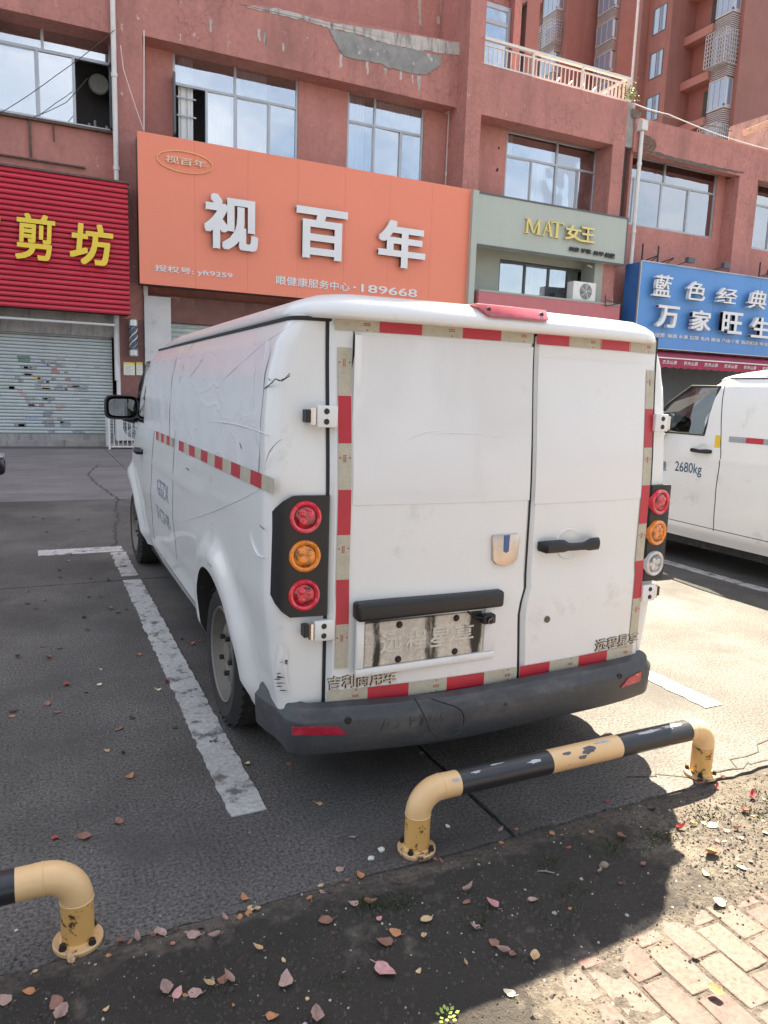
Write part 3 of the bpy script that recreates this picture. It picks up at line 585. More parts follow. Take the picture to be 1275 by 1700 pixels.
# ------------------------------------------------------------------ orange sign
YO = 17.55
M_or = mat('orange_sign_face', (.82, .245, .145), .5, var=.035, vs=.5, coat=.1)
x0, x1 = PX(230, 340, Y=YO).x, PX(781, 400, Y=YO).x; z0, z1 = PX(231, 470, Y=YO).z, PX(229, 217, Y=YO).z
og = thing('shop_sign', 'large orange optician sign with white raised characters', 'sign', (x0, YO, z0))
npan = 7
for k in range(npan):
    b = MB(); b.box(x0+(x1-x0)*k/npan+.003*(k > 0), x0+(x1-x0)*(k+1)/npan, YO+rng.uniform(0, .002), YO+.05, z0, z1); b.build('sign_panel', M_or, og)
MB().box(x0+.03, x1-.03, YO+.051, YO+.55, z0+.02, z1-.03).build('sign_frame', M_rust, og)
M_wl = mat('white_letter', (.74, .74, .74), .4, var=.04)
M_wside = M_wl
for ch, p0, p1 in (('视', (338, 319), (427, 421)), ('百', (491, 341), (574, 436)), ('年', (628, 363), (703, 450))):
    ftext('letter', ch, M_wl, og, p0, p1, YO-.07, .065, fat=.031)
ftext('small_lettering', '授权号: yft9259', M_wl, og, (257, 439), (386, 464), YO-.008, .007, bold=.012)
ftext('small_lettering', '眼健康服务中心', M_wl, og, (458, 457), (580, 484), YO-.008, .007, bold=.012)
ftext('small_lettering', '·189668', M_wl, og, (586, 470), (692, 494), YO-.008, .007, bold=.012)
ftext('logo_lettering', '视百年', M_cream, og, (274, 257), (342, 280), YO-.022, .02, bold=.008)
b = MB(); c = PX(307, 268, Y=YO); ax_, az_ = (PX(353, 268, Y=YO).x-PX(261, 268, Y=YO).x)/2, .22
b.tube([(c.x+ax_*math.cos(t), YO-.015, c.z-.02+az_*math.sin(t)) for t in [2*math.pi*k/48 for k in range(49)]], .014, 6); b.build('logo_ring', mat('brass_ring', (.72, .45, .20), .4, metal=.3), og, smooth=50)

# ------------------------------------------------------------------ middle block with the pale green beauty shop
mb = thing('commercial_building', 'red middle block with pale green beauty salon front and a railed roof terrace', 'building', (13, 18, 0))
xq0, xq1 = PX(773, 200, Y=YM).x, PX(801, 150, Y=YM).x
xe = PX(1037, 250, Y=YM).x; xpr = PX(1013, 300, Y=YM).x
zpar = PX(806, 107, Y=YM).z; zbeam = PX(800, 190, Y=YM).z; 
W4 = (PX(840, 260, Y=YMW).x, PX(990, 290, Y=YMW).x, PX(987, 347, Y=YMW).z-.25, PX(840, 214, Y=YMW).z)
MB().box(xq0, xq1, YM, 19.6, -.03, 13.6).build('pilaster', M_red, mb)
MB().box(xq1, xe, YM, YM+.5, zbeam, zpar).build('terrace_beam', M_red, mb)
MB().box(xpr, xe, YM, YM+.9, 2.5, zbeam).build('pilaster', M_red, mb)
b = MB(); wall_grid(b, xq1, xe, 5.3, zpar, [W4], YMW, .10); b.quad((xq1, YM+.5, zpar-.02), (xe, YM+.5, zpar-.02), (xe, 31, zpar-.02), (xq1, 31, zpar-.02)); b.build('upper_wall', M_red2, mb)
window(mb, W4, YMW+.03, .655, (.55,), (.28, .55, .80), curtains=((.28, .54, 0, .66), (.56, .80, 0, .66), (.56, .99, .66, 1), (.02, .1, .66, 1)), fw=.055)
# bullet-like holes where old pipes went through the wall
b = MB()
for px, py in ((828, 246), (826, 281), (825, 283)): p = PX(px, py, Y=YMW); b.cyl((p.x, YMW-.004, p.z), (p.x, YMW+.003, p.z), .035, 10)
b.build('pipe_hole', M_black, mb)
# terrace storey with glass door
YT = 19.55
b = MB(); xd = PX(852, 60, Y=YT).x; b.box(xd, xd+.25, YT, 30, zpar-.02, 13.4); b.box(xq1, xd, YT+.3, YT+.5, 12.6, 13.4); b.build('terrace_wall', M_red, mb)
window(mb, (xq1+.02, xd-.01, zpar-.01, 12.6), YT+.15, .82, (), (), curtains=((.1, .35, 0, 1),), fw=.12, M_f=M_alu)
rl = thing('terrace_railing', 'white metal railing with vertical bars along the roof terrace', 'railing', (xq1, YM+.12, zpar))
M_rail = mat('white_railing_paint', (.72, .68, .62), .5, var=.08, vs=8)
yr = YM+.12; ztop = PX(808, 62, Y=yr).z; xend = PX(1044, 150, Y=yr).x
MB().box(xq1+.002, xend, yr-.045, yr+.045, ztop-.07, ztop).build('top_rail', M_rail, rl)
MB().box(xq1+.002, xend, yr-.018, yr+.018, ztop-.20, ztop-.165).build('middle_rail', M_rail, rl)
MB().box(xq1+.002, xend, yr-.02, yr+.02, zpar+.06, zpar+.10).build('bottom_rail', M_rail, rl)
for f in (.325, .665, 1.0): x = xq1+(xend-.03-xq1)*f; MB().box(x-.03, x+.03, yr-.03, yr+.03, zpar-.002, ztop-.068).build('railing_post', M_rail, rl)
bmh = MB().box(-.012, .012, -.012, .012, zpar+.10, ztop-.2).mesh('baluster', [M_rail])
nbal = 36
for k in range(nbal):
    x = xq1+.08+(xend-.16-xq1)*k/(nbal-1); o = obj('baluster', bmh, rl, (x-xq1, 0, -zpar)); o.location = (x-xq1, 0, -zpar)
b = MB(); b.bar((xend-.05, yr+.05, ztop-.03), (xend-.05, yr+1.6, ztop-.03), .06)
for k in range(9): b.bar((xend-.05, yr+.15+.16*k, zpar+.02), (xend-.05, yr+.15+.16*k, ztop-.05), .022)
b.bar((xend-.05, yr+.05, zpar+.08), (xend-.05, yr+1.6, zpar+.08), .03); b.build('return_railing', M_rail, rl)
b = MB(); 
for k in range(5): b.bar((13.6+.45*k, 18.5, zpar+.02), (14.3+.45*k, 18.9, zpar+.75), .03)
t = b.build('drying_rack', M_rail); tag(t, 'folding drying rack leaning behind the terrace railing', 'drying rack')
# salon sign
YMS = 17.45
M_sg = mat('grey_green_sign', (.42, .455, .40), .5, var=.04, vs=.8, dirt=(.30, .32, .28), dscale=1.6, dlo=.58, dhi=.85, stretch=(2, 2, .3))
x0, x1 = PX(793, 360, Y=YMS).x, PX(1040, 400, Y=YMS).x; z1, z0 = PX(797, 319, Y=YMS).z, PX(790, 406, Y=YMS).z
sg = thing('shop_sign', 'pale grey green beauty salon sign with gold MAT lettering', 'sign', (x0, YMS, z0))
MB().box(x0, x1, YMS, YM-.003, z0, z1).build('sign_panel', M_sg, sg)
b = MB(); b.box(x0-.01, x1+.01, YMS-.015, YMS, z1-.035, z1+.01); b.box(x0-.01, x1+.01, YMS-.015, YMS, z0-.01, z0+.03); b.box(x1-.03, x1+.012, YMS-.012, YMS, z0+.03, z1-.035); b.build('sign_trim', M_alud, sg)
M_gl = mat('gold_letter', (.72, .58, .20), .35, metal=.3, var=.05)
def fpoly(name, polys, m, parent, p0, p1, Y, ext):
    """letter from stroke polygons in the unit square"""
    a = PX(*p0, Y=Y); c = PX(*p1, Y=Y); b = MB()
    for k, pl in enumerate(polys): b.prism([(a.x+(c.x-a.x)*x, Y-ext-.0007*k, c.z+(a.z-c.z)*y) for x, y in pl], (0, ext, 0))
    return b.build(name, m, parent)
Mp = [[(.08, .03), (.17, .03), (.20, .95), (.12, .95)], [(0, 0), (.26, 0), (.26, .05), (0, .05)], [(.0, .95), (.22, .95), (.22, 1), (.0, 1)], [(.12, .98), (.27, .98), (.56, .05), (.47, .05)], [(.49, .05), (.54, .05), (.83, .97), (.77, .97)], [(.74, .03), (.90, .03), (.88, .95), (.76, .95)], [(.64, 0), (1, 0), (1, .05), (.64, .05)], [(.76, .95), (.98, .95), (.98, 1), (.76, 1)]]
Ap = [[(.08, .02), (.14, .02), (.52, .98), (.46, .98)], [(.44, .98), (.58, .98), (.94, .02), (.76, .02)], [(.22, .33), (.72, .33), (.72, .38), (.22, .38)], [(0, 0), (.25, 0), (.25, .05), (0, .05)], [(.66, 0), (1, 0), (1, .05), (.66, .05)], [(.3, .55), (.4, .6), (.45, .45), (.35, .42)]]
Tp = [[(.40, .03), (.58, .03), (.58, .95), (.40, .95)], [(0, .94), (1, .94), (1, 1), (0, 1)], [(0, .94), (.0, .78), (.06, .88), (.1, .94)], [(1, .94), (.9, .94), (.94, .88), (1, .78)], [(.28, 0), (.70, 0), (.70, .05), (.28, .05)]]
for pl, p0, p1 in ((Mp, (871, 362), (897, 391)), (Ap, (900, 366), (916, 394)), (Tp, (914, 368), (933, 397))): fpoly('letter', pl, M_gl, sg, p0, p1, YMS-.01, .05)
for ch, p0, p1 in (('女', (938, 372), (962, 401)), ('王', (963, 376), (985, 405))): ftext('letter', ch, M_gl, sg, p0, p1, YMS-.06, .05, fat=.022)
for ch, p0, p1 in (('美容', (945, 409), (961, 419)), ('护肤', (965, 412), (981, 422)), ('美甲', (985, 416), (1001, 426)), ('美睫', (1004, 419), (1020, 430))): ftext('small_lettering', ch, M_black, sg, p0, p1, YMS-.03, .025, bold=.02)
# salon front below the sign
M_gw = mat('grey_green_wall', (.36, .385, .335), .7, var=.07, vs=1)
xg0 = PX(792, 450, Y=YM-.1).x
MB().box(x0-.18, x0-.004, YMS-.03, YM-.003, -.03, z1+.03).build('green_edge_pier', M_sg, mb)
W6 = (PX(826, 470, Y=YMW).x, PX(968, 480, Y=YMW).x, PX(850, 505, Y=YMW).z-.4, PX(826, 430, Y=YMW).z)
b = MB(); wall_grid(b, xq1, xpr, PX(850, 505, Y=YMW).z-.6, z0+.35, [W6], YMW-.05, .1); b.build('salon_wall', M_gw, mb)
b = MB(); b.box(xq1, xpr, YM-.003+.004, YMW-.05, z0+.3, z0+.34); b.build('salon_soffit', M_gw, mb)
MB().box(PX(985, 480, Y=YM).x, xpr, YM, YMW-.05, 2.5, z0+.3).build('green_pier', M_gw, mb)
window(mb, W6, YMW, 1, (), (.30, .57, .80), curtains=((.32, .56, 0, 1), (.58, .8, 0, 1)), fw=.06, M_f=M_alud, glass=M_glassd)
zf = PX(968, 503, Y=YM-.2).z
MB().box(xq1, xe, YM-.35, YMW-.055, zf-.7, zf).build('canopy_fascia', mat('pink_fascia', (.50, .16, .17), .6, var=.06), mb)
MB().box(xq1, xe, YM-.36, YMW-.06, zf+.001, zf+.05).build('canopy_cap', M_gw, mb)
MB().box(xq1, xpr, YM+.3, YM+.35, -.03, zf-.7).build('ground_floor_wall', M_gf, mb)
b = MB(); b.tube([PX(975, 440, Y=17.9), PX(990, 447, Y=17.8), PX(1013, 462, Y=17.75), PX(1016, 480, Y=17.75), PX(1016, 515, Y=17.75)], .03, 8); b.build('drain_hose', M_pvc, mb, smooth=50)
b = MB(); b.bar(PX(1005, 508, Y=17.3), PX(1005, 490, Y=17.3), .02); b.bar(PX(1005, 508, Y=17.3), PX(1035, 503, Y=17.3), .02); b.bar(PX(1005, 498, Y=17.3), PX(1030, 504, Y=17.3), .02); b.build('sign_bracket', M_black, mb)

def ac_unit(label, x, Y, z, w, h, d=.32, fan=.5, m=None, rot=0, group=None):
    """outdoor air conditioner facing -Y, lower left front corner at x, Y, z"""
    t = thing('air_conditioner', label, 'air conditioner', (x, Y, z), group)
    m = m or M_white; b = MB(); b.box(x, x+w, Y, Y+d, z+.03, z+h); b.build('casing', m, t, bevel=.015)
    b = MB(); b.box(x+.06, x+.12, Y+.03, Y+d-.03, z, z+.03); b.box(x+w-.12, x+w-.06, Y+.03, Y+d-.03, z, z+.03); b.build('foot', M_black, t)
    c = Vector((x+w*fan, Y-.002, z+h*.52)); r = min(h*.40, w*.34)
    b = MB(); b.lathe(c, (0, -1, 0), [(0, 0), (r, 0), (r*1.02, .004)], 28); b.build('fan_opening', M_alud, t, smooth=40)
    b = MB(); b.lathe(c+Vector((0, -.004, 0)), (0, -1, 0), [(0, .008), (r*.16, .006), (r*.22, 0)], 16)
    for k in range(5):
        a = k*1.2566; u = Vector((math.cos(a), 0, math.sin(a))); v = Vector((-math.sin(a), 0, math.cos(a)))
        b.add([c+u*r*.2+v*.01+Vector((0, -.005, 0)), c+u*r*.9-v*r*.15+Vector((0, -.005, 0)), c+u*r*.92+v*r*.35+Vector((0, -.007, 0)), c+u*r*.25+v*r*.18+Vector((0, -.009, 0))], [(0, 1, 2, 3)])
    b.build('fan_blades', M_fan, t)
    b = MB()
    for q in (.35, .55, .75, .95):
        P = [c+Vector((r*q*math.cos(a), -.02, r*q*math.sin(a))) for a in [2*math.pi*k/28 for k in range(29)]]; b.tube(P, .004, 4, caps=False)
    for k in range(10): a = k*.628; b.bar(c+Vector((0, -.02, 0)), c+Vector((math.cos(a)*r, -.02, math.sin(a)*r)), .006)
    b.build('fan_grille', m, t); return t
p = PX(950, 506, Y=17.55)
ac_unit('small white air conditioner on the ledge below the pale green salon sign', p.x, 17.55, zf+.052, PX(988, 500, Y=17.55).x-p.x, .55, .3, .55)
b = MB(); a = PX(921, 485, Y=17.85); b.box(a.x, a.x+.75, 17.85, 18.1, zf+.05, a.z); t = b.build('storage_box', M_black, bevel=.02); tag(t, 'black box on the salon ledge left of the air conditioner', 'box')
# shaft between the two blocks and right block
downpipe(mb, PX(1045, 430, Y=17.62).x+.05, 17.6, 2.2, PX(1056, 212, Y=17.6).z, True, .06)
MB().box(xe+.002, xe+.32, YM+.06, YM+.9, zbeam+.05, zpar+.05).build('bare_column_head', M_conc, mb)
MB().box(xe+.05, xe+.16, YM+.1, YM+.9, 5.5, zbeam+.05).build('dark_shaft', M_dark, mb)
# ------------------------------------------------------------------ right block with the blue shop sign
rb = thing('commercial_building', 'red right hand block with broken plaster at its parapet above the blue shop sign', 'building', (20, 18, 0))
xr0 = xe+.32; zp1 = PX(1062, 195, Y=YM).z
zsof = PX(1060, 252, Y=YM).z-.02
YRW = 18.25
W5 = (xr0+.12, PX(1188, 330, Y=YRW).x, PX(1183, 396, Y=YRW).z, PX(1187, 287, Y=YRW).z)
xpl, xpr2 = PX(1219, 380, Y=YM).x, PX(1250, 380, Y=YM).x
W7 = (PX(1254, 350, Y=YRW).x, PX(1254, 350, Y=YRW).x+3.3, PX(1262, 415, Y=YRW).z, W5[3])
b = MB(); b.box(xr0, 34, YM, YM+.3, zsof, zp1); b.build('parapet_beam', M_red, rb)
MB().box(xpl, xpr2, YM+.003, YRW, 3.0, zsof).build('pilaster', M_red, rb)
b = MB(); wall_grid(b, xr0, 34, 3.0, zp1, [W5, W7], YRW, .1); b.quad((xr0, YM+.3, zp1-.25), (34, YM+.3, zp1-.25), (34, 31, zp1-.25), (xr0, 31, zp1-.25)); b.quad((34, YM, 0), (34, 31, 0), (34, 31, zp1), (34, YM, zp1)); b.build('upper_wall', M_red2, rb)
MB().box(xr0+.02, xr0+.11, YM+.1, YRW, 5.5, zsof).build('pilaster', M_red, rb)
window(rb, W5, YRW+.03, .68, (.44,), (.14, .42, .71), curtains=((.02, .14, 0, .7), (.14, .40, 0, .68), (.43, .70, 0, .68), (.72, .98, 0, .68), (.46, .98, .7, 1)), fw=.055)
window(rb, W7, YRW+.03, .68, (.5,), (.25, .5, .75), curtains=((.02, .24, 0, .68), (.26, .5, 0, .68)), fw=.055)
# broken plaster corner with bricks showing
M_hole = mat('exposed_mortar', (.14, .105, .09), .95, var=.3, vs=10)
coat_patch([(1062, 222), (1078, 226), (1082, 230), (1088, 233), (1090, 243), (1084, 250), (1060, 243)], YM, .006, M_hole, rb, .01, 61)
bk = MB().box(-.09, .09, -.012, .0, -.035, .035).mesh('brick', [mat('old_brick', (.20, .11, .085), .95, var=.3, vs=10)], bevel=.006, seg=1)
p0 = PX(1062, 224, Y=YM)
for j in range(5):
    for i in range(3):
        x = p0.x+.12+.21*i+(.1 if j % 2 else 0); z = p0.z-.08-.085*j-.02*i
        if x < p0.x+.62: obj('brick', bk, rb, (x-20, YM-.006-18, z))
coat_patch([(1060, 246), (1090, 252), (1120, 261), (1150, 268), (1190, 277), (1235, 285), (1235, 289), (1188, 282), (1150, 274), (1110, 264), (1060, 252)], YM, .006, M_hole, rb, .02, 62, sub=6)
coat_patch([(1049, 180), (1066, 186), (1062, 198), (1050, 196)], YM-.0, .008, M_hole, rb, .012, 63)
# ground floor, shop opening behind the awning
b = MB(); b.box(xr0, xr0+.4, YM+.2, YM+.6, -.03, 3.0); b.box(xr0+.4, 34, YM+.6, YM+.7, -.03, 3.0); b.build('ground_floor_wall', M_alud, rb)
b = MB(); b.box(20.2, 20.9, YM+.4, YM+.595, .3, 2.0); b.box(21.2, 22.6, YM+.3, YM+.595, .2, 1.4); b.build('shop_shelf', mat('shop_goods', (.20, .17, .16), .8, var=.5, vs=6), rb)
# sign
YBL = 17.05
M_bl = mat('blue_sign_face', (.10, .28, .62), .45, var=.04, vs=.7, coat=.1)
x0 = PX(1064, 450, Y=YBL).x; z1 = PX(1068, 434, Y=YBL).z; z0 = PX(1100, 578, Y=YBL).z
bs = thing('shop_sign', 'blue grocery sign with two rows of white raised characters', 'sign', (x0, YBL, z0))
for k in range(8):
    b = MB(); b.box(x0+1.03*k+.004, x0+1.03*(k+1), YBL+rng.uniform(0, .003), YBL+.04, z0, z1); b.build('sign_panel', M_bl, bs)
MB().box(x0-.001, x0+8.24, YBL+.041, YM-.004, z0+.01, z1-.01).build('sign_box', mat('blue_sign_side', (.035, .13, .36), .5, var=.1), bs)
b = MB(); b.box(x0-.03, x0+.004, YBL-.02, YBL+.04, z0-.03, z1+.02); b.box(x0+.004, x0+8.24, YBL-.02, YBL+.04, z1, z1+.035); b.box(x0+.004, x0+8.24, YBL-.02, YBL+.04, z0-.03, z0); b.build('sign_trim', M_alu, bs)
for ch, p0, p1 in (('藍', (1083, 455), (1110, 495)), ('色', (1138, 466), (1165, 501)), ('经', (1188, 477), (1218, 506)), ('典', (1240, 481), (1266, 515))):
    ftext('letter', ch, M_wl, bs, p0, p1, YBL-.13, .11, fat=.010, shear=.10)
for ch, p0, p1 in (('万', (1088, 506), (1121, 546)), ('家', (1145, 514), (1174, 551)), ('旺', (1196, 517), (1226, 556)), ('生', (1245, 526), (1273, 563)), ('活', (1293, 535), (1322, 572))):
    ftext('letter', ch, M_wl, bs, p0, p1, YBL-.13, .11, fat=.022)
ftext('small_lettering', '经营: 烟酒 水果 蔬菜 鱼肉 粮油 承接食堂 酒店配送 电话:', M_wl, bs, (1087, 552), (1275, 575), YBL-.012, .01, bold=.012)
for k, px in enumerate((1127, 1186, 1262)):   # floodlights along the top
    p = PX(px, 441+5*k, Y=YBL); b = MB(); b.bar((p.x, YBL+.1, z1+.03), (p.x, YBL-.35, z1+.12), .025); b.box(p.x-.13, p.x+.13, YBL-.48, YBL-.34, z1+.05, z1+.20); b.build('floodlight', M_alud, bs)
for k, px in enumerate((1066, 1092, 1263)):   # black angle brackets standing on the sign
    p = PX(px, 435+2*k, Y=YM-.1)
    b = MB(); b.bar((p.x, YM-.08, z1-.1), (p.x, YM-.08, z1+.65), .035); b.bar((p.x, YM-.08, z1+.12), (p.x+.28, YM-.45, z1+.28), .03); b.bar((p.x, YM-.08, z1-.05), (p.x+.28, YM-.45, z1+.26), .025)
    t = b.build('wall_bracket', M_black); tag(t, ('leftmost black angle bracket on the red wall above the blue sign', 'second black angle bracket from the left above the blue sign', 'black angle bracket above the last character of the blue sign')[k], 'bracket', 'angle brackets above the blue sign')
# awning
aw = thing('awning', 'maroon shop awning with a white lettered valance below the blue sign', 'awning', (x0, 16.6, 2.6))
M_aw = mat('maroon_cloth', (.36, .045, .085), .8, var=.1, vs=2)
za, zb_ = z0-.05, PX(1180, 600, Y=16.35).z
b = MB(); b.grid(lambda u, v: Vector((x0+8.0*u, 17.3-.95*v, za-(za-zb_)*v-.03*math.sin(3.14*v)+.008*math.sin(u*90))), 60, 4); b.build('canopy', M_aw, aw, smooth=50)
b = MB(); n = 160; zv = zb_-.24
b.grid(lambda u, v: Vector((x0+8.0*u, 16.35+.006*math.sin(u*110), zb_-(zb_-zv)*v-(.035*abs(math.sin(u*80)) if v == 1 else 0))), n, 3); b.build('valance', M_aw, aw, smooth=50)
MB().box(x0, x0+8, 16.33, 16.37, zb_-.005, zb_+.03).build('front_bar', M_white, aw)
for k in range(9): text('valance_lettering', '农夫山泉', M_wl, aw, (x0+.45+.86*k, 16.333, zb_-.165), XD, ZD, .58, .115, .004, bold=.006, shear=.15)

# ------------------------------------------------------------------ apartment towers
def tower(label, X, Y, seq, zt, fl, z_off, wins, ledges, bays, cages, pipes, back, deep=.0):
    """stepped tower: seq of (px, py, 'X' or 'Y') corners walked towards the left and away"""
    t = thing('apartment_tower', label, 'apartment tower', (X, Y, 0))
    pts = [(X, Y)]
    for px, py, k in seq:
        if k == 'X': Yn = PX(px, py, X=pts[-1][0]).y; pts.append((pts[-1][0], Yn))
        else: pts.append((PX(px, py, Y=pts[-1][1]).x, pts[-1][1]))
    last = pts[-1]; poly = [(X+back, Y)] + pts + ([(last[0], last[1]+deep)] if deep else []) + [(X+back, last[1]+deep)]
    b = MB(); b.prism([(x, y, -.03) for x, y in poly], (0, 0, zt)); b.build('wall', M_tower, t)
    def face(i): return pts[i], pts[i+1]          # walked from near to far on X faces
    def zs(): return [z_off+fl*k for k in range(int((zt-z_off)/fl)) if 8 < z_off+fl*k < 48]
    gl = M_glass
    for i, fa, fb, h, dz in wins:                  # windows on the X faces
        (x, ya), (_, yb) = face(i); y0, y1 = ya+(yb-ya)*fa, ya+(yb-ya)*fb
        for z in zs():
            z = z+dz
            f = MB(); q = .06; X0, X1 = x-.03, x+.02
            f.box(X0, X1, y0, y1, z, z+q); f.box(X0, X1, y0, y1, z+h-q, z+h); f.box(X0, X1, y0, y0+q, z+q, z+h-q); f.box(X0, X1, y1-q, y1, z+q, z+h-q); ym = (y0+y1)/2; f.box(X0-.002, X1, ym-q/2, ym+q/2, z+q, z+h-q)
            w = f.build('window', M_alud, t); p = MB(); p.box(x-.012, x-.006, y0+q*.9, y1-q*.9, z+q*.9, z+h-q*.9); p.build('pane', M_tglass, w)
    for i, fa, fb, dz in ledges:                   # slabs and dark openings of the recessed loggias
        (x, ya), (_, yb) = face(i); y0, y1 = ya+(yb-ya)*fa, ya+(yb-ya)*fb
        for z in zs():
            b = MB(); b.box(x-.9, x+.01, y0, y1, z+dz, z+dz+.55); b.build('loggia_slab', M_towerl, t)
            b = MB(); b.box(x-.02, x+.01, y0+(y1-y0)*.05, y0+(y1-y0)*.42, z+dz+.9, z+dz+2.6); b.build('opening', M_tdark, t)
    for i, fa, fb, dep, kinds, dz in bays:         # glazed bay windows with louvres, some behind a cage
        (x, ya), (_, yb) = face(i); y0, y1 = ya+(yb-ya)*fa, ya+(yb-ya)*fb
        for k, z in enumerate(zs()):
            z = z+dz; b = MB(); b.box(x-dep, x+.01, y0, y1, z-.12, z); b.box(x-dep, x+.01, y0, y1, z+1.75, z+1.85)
            for yy in (y0, y0+(y1-y0)/3, y0+2*(y1-y0)/3, y1-.08): b.box(x-dep, x-dep+.08, yy, yy+.08, z, z+1.75)
            b.box(x-dep, x, y0, y0+.08, z, z+.12); b.box(x-dep+.08, x-dep+.06+.05, y0+.08, y1-.08, z+1.1, z+1.16); b.box(x-.08, x, y0, y0+.08, z+.12, z+1.75)
            w = b.build('bay_window', M_galv, t); p = MB(); p.box(x-dep+.03, x-dep+.04, y0+.08, y1-.08, z, z+1.75); p.box(x-dep+.08, x-.08, y0+.03, y0+.04, z+.12, z+1.75); p.build('pane', M_tglass, w)
            l = MB()
            for q in range(8): l.box(x-dep+.02, x-dep+.06, y0, y1, z-1.15+.125*q, z-1.15+.125*q+.06); l.box(x-dep+.06, x, y0, y0+.04, z-1.15+.125*q, z-1.15+.125*q+.06)
            l.build('louvre', M_galv, w)
            if kinds and (k % 2 == kinds[0]):
                c = MB(); d2 = dep+.55; za_, zb2 = z-.35, z+1.75
                n = 9
                for q in range(n): yy = y0-.1+(y1-y0+.2)*q/(n-1); c.bar((x-d2, yy, za_), (x-d2, yy, zb2), .05)
                for q in range(9): zz_ = za_+(zb2-za_)*q/8; c.bar((x-d2, y0-.1, zz_), (x-d2, y1+.1, zz_), .05); c.bar((x-d2, y0-.1, zz_), (x, y0-.1, zz_), .05)
                for q in range(1, 6): xx = x-d2+d2*q/6; c.bar((xx, y0-.1, za_), (xx, y0-.1, zb2), .05); c.bar((xx, y0-.1, za_), (xx, y1+.1, za_), .05)
                c.build('window_cage', M_galv, w)
    for i, fa, zz_ in cages:
        pass
    for px, py, i in pipes:
        (x, ya), (x2, yb) = face(i); p = PX(px, py, Y=min(ya, yb)-.12); b = MB(); b.cyl((p.x, p.y, 0), (p.x, p.y, zt-2), .09, 8); b.build('downpipe', M_pvc, t)
    return t
M_tglass = bpy.data.materials.new('tower_glass'); M_tglass.use_nodes = True
_b = M_tglass.node_tree.nodes['Principled BSDF']; _b.inputs['Base Color'].default_value = (.16, .24, .34, 1); _b.inputs['Roughness'].default_value = .05; _b.inputs['Specular IOR Level'].default_value = 1.; _b.inputs['IOR'].default_value = 2.1
M_tdark = mat('dark_opening', (.06, .075, .07), .8, var=.2)
Yt = 38; Xt = PX(1228, 100, Y=Yt).x
tower('red apartment tower at the upper right corner with caged bay windows', Xt, Yt,
      [(1149, 100, 'X'), (1109, 100, 'Y'), (1071, 100, 'X'), (1060, 100, 'Y'), (1048, 100, 'X')], 46, 2.95, PX(1080, 133, X=41.1).z-2.95*6,
      wins=[(2, .22, .78, 1.75, 0)], ledges=[(0, .42, 1.0, -1.0)], bays=[(0, .08, .42, .7, (1,), -.1)], cages=[], pipes=[(1052, 100, 3)], back=26)
Y2 = 62; X2 = PX(1040, 60, Y=Y2).x
tower('farther red apartment tower seen between the roof railing and the near tower', X2, Y2,
      [(1028, 60, 'Y'), (990, 60, 'X'), (940, 60, 'Y'), (884, 60, 'X'), (868, 60, 'Y'), (838, 60, 'X')], 60, 2.9, PX(1010, 60, X=57).z-2.9*9,
      wins=[(5, .25, .7, 1.7, 0)], ledges=[(3, .55, 1.0, -.9)], bays=[(1, .1, .8, .6, None, 0), (3, .12, .5, .9, (0,), .4)], cages=[], pipes=[], back=20)
# mostly unseen tower, added behind the orange sign block to shade the left ground
tower('mostly unseen red tower added behind the orange sign block to shade the left ground', 17.2, 24.2,
      [(-300, 0, 'Y')], 66, 3, 16, wins=[], ledges=[], bays=[], cages=[], pipes=[], back=.02, deep=14)

# old concrete stair wall with a sloping board at the right end of the roof
b = MB(); a, c = PX(1212, 210, Y=24), PX(1275, 183, Y=21.5)
b.prism([(a.x, 24, zp1-.5), (c.x+1.5, 20.6, zp1-.5), (c.x+1.5, 20.6, c.z+.4), (a.x, 24, a.z)], (.25, .25, 0)); t = b.build('roof_wall', M_conc); tag(t, 'mossy concrete wall on the roof at the right edge', 'wall')
b = MB(); b.bar(PX(1235, 221, Y=19.5), PX(1300, 195, Y=19.5), .06, .20); b.bar(PX(1262, 218, Y=19.5), PX(1300, 202, Y=19.5), .03); t = b.build('plank', mat('raw_wood', (.50, .36, .24), .8, var=.2, vs=6)); tag(t, 'sloping wooden plank on the roof at the right edge', 'plank')
# wires
def wire(name, label, pts, r, m, cat='cable'):
    b = MB(); P = []
    for a, c in zip(pts[:-1], pts[1:]):
        a, c = Vector(a), Vector(c)
        for k in range(9): p = a.lerp(c, k/9); p.z -= .10*math.sin(math.pi*k/9)*(c-a).length/6; P.append(p)
    P.append(Vector(pts[-1])); b.tube(P, r, 5); o = b.build(name, m); tag(o, label, cat); return o
wire('roof_cable', 'pale cable sagging along the parapet of the right block', [PX(1052, 172, Y=17.6), PX(1110, 190, Y=17.6), PX(1275, 248, Y=17.6), PX(1330, 270, Y=17.6)], .016, M_pvc)
wire('roof_cable', 'thin dark cable lying on top of the right parapet', [PX(1062, 180, Y=17.9), PX(1200, 212, Y=17.9), PX(1215, 218, Y=17.9)], .014, M_black)
wire('slack_wire', 'thin black wire hanging across the first floor windows at the upper left', [PX(0, 188, Y=17.9), PX(95, 124, Y=17.9), PX(190, 50, Y=17.9)], .008, M_black)
wire('slack_wire', 'second black wire hanging in front of the broken window at the upper left', [PX(55, 195, Y=17.95), PX(110, 170, Y=17.95), PX(145, 130, Y=17.95)], .008, M_black)
wire('pilaster_cable', 'thin white cable hanging down the red pilaster above the orange sign', [PX(200, 75, Y=18.04), PX(205, 115, Y=18.04), PX(238, 215, Y=18.04)], .008, M_pvc)
wire('wall_cable', 'straight pale cable along the right edge of the red pilaster', [PX(239, 50, Y=18.06), PX(239, 218, Y=18.06)], .012, M_pvc)
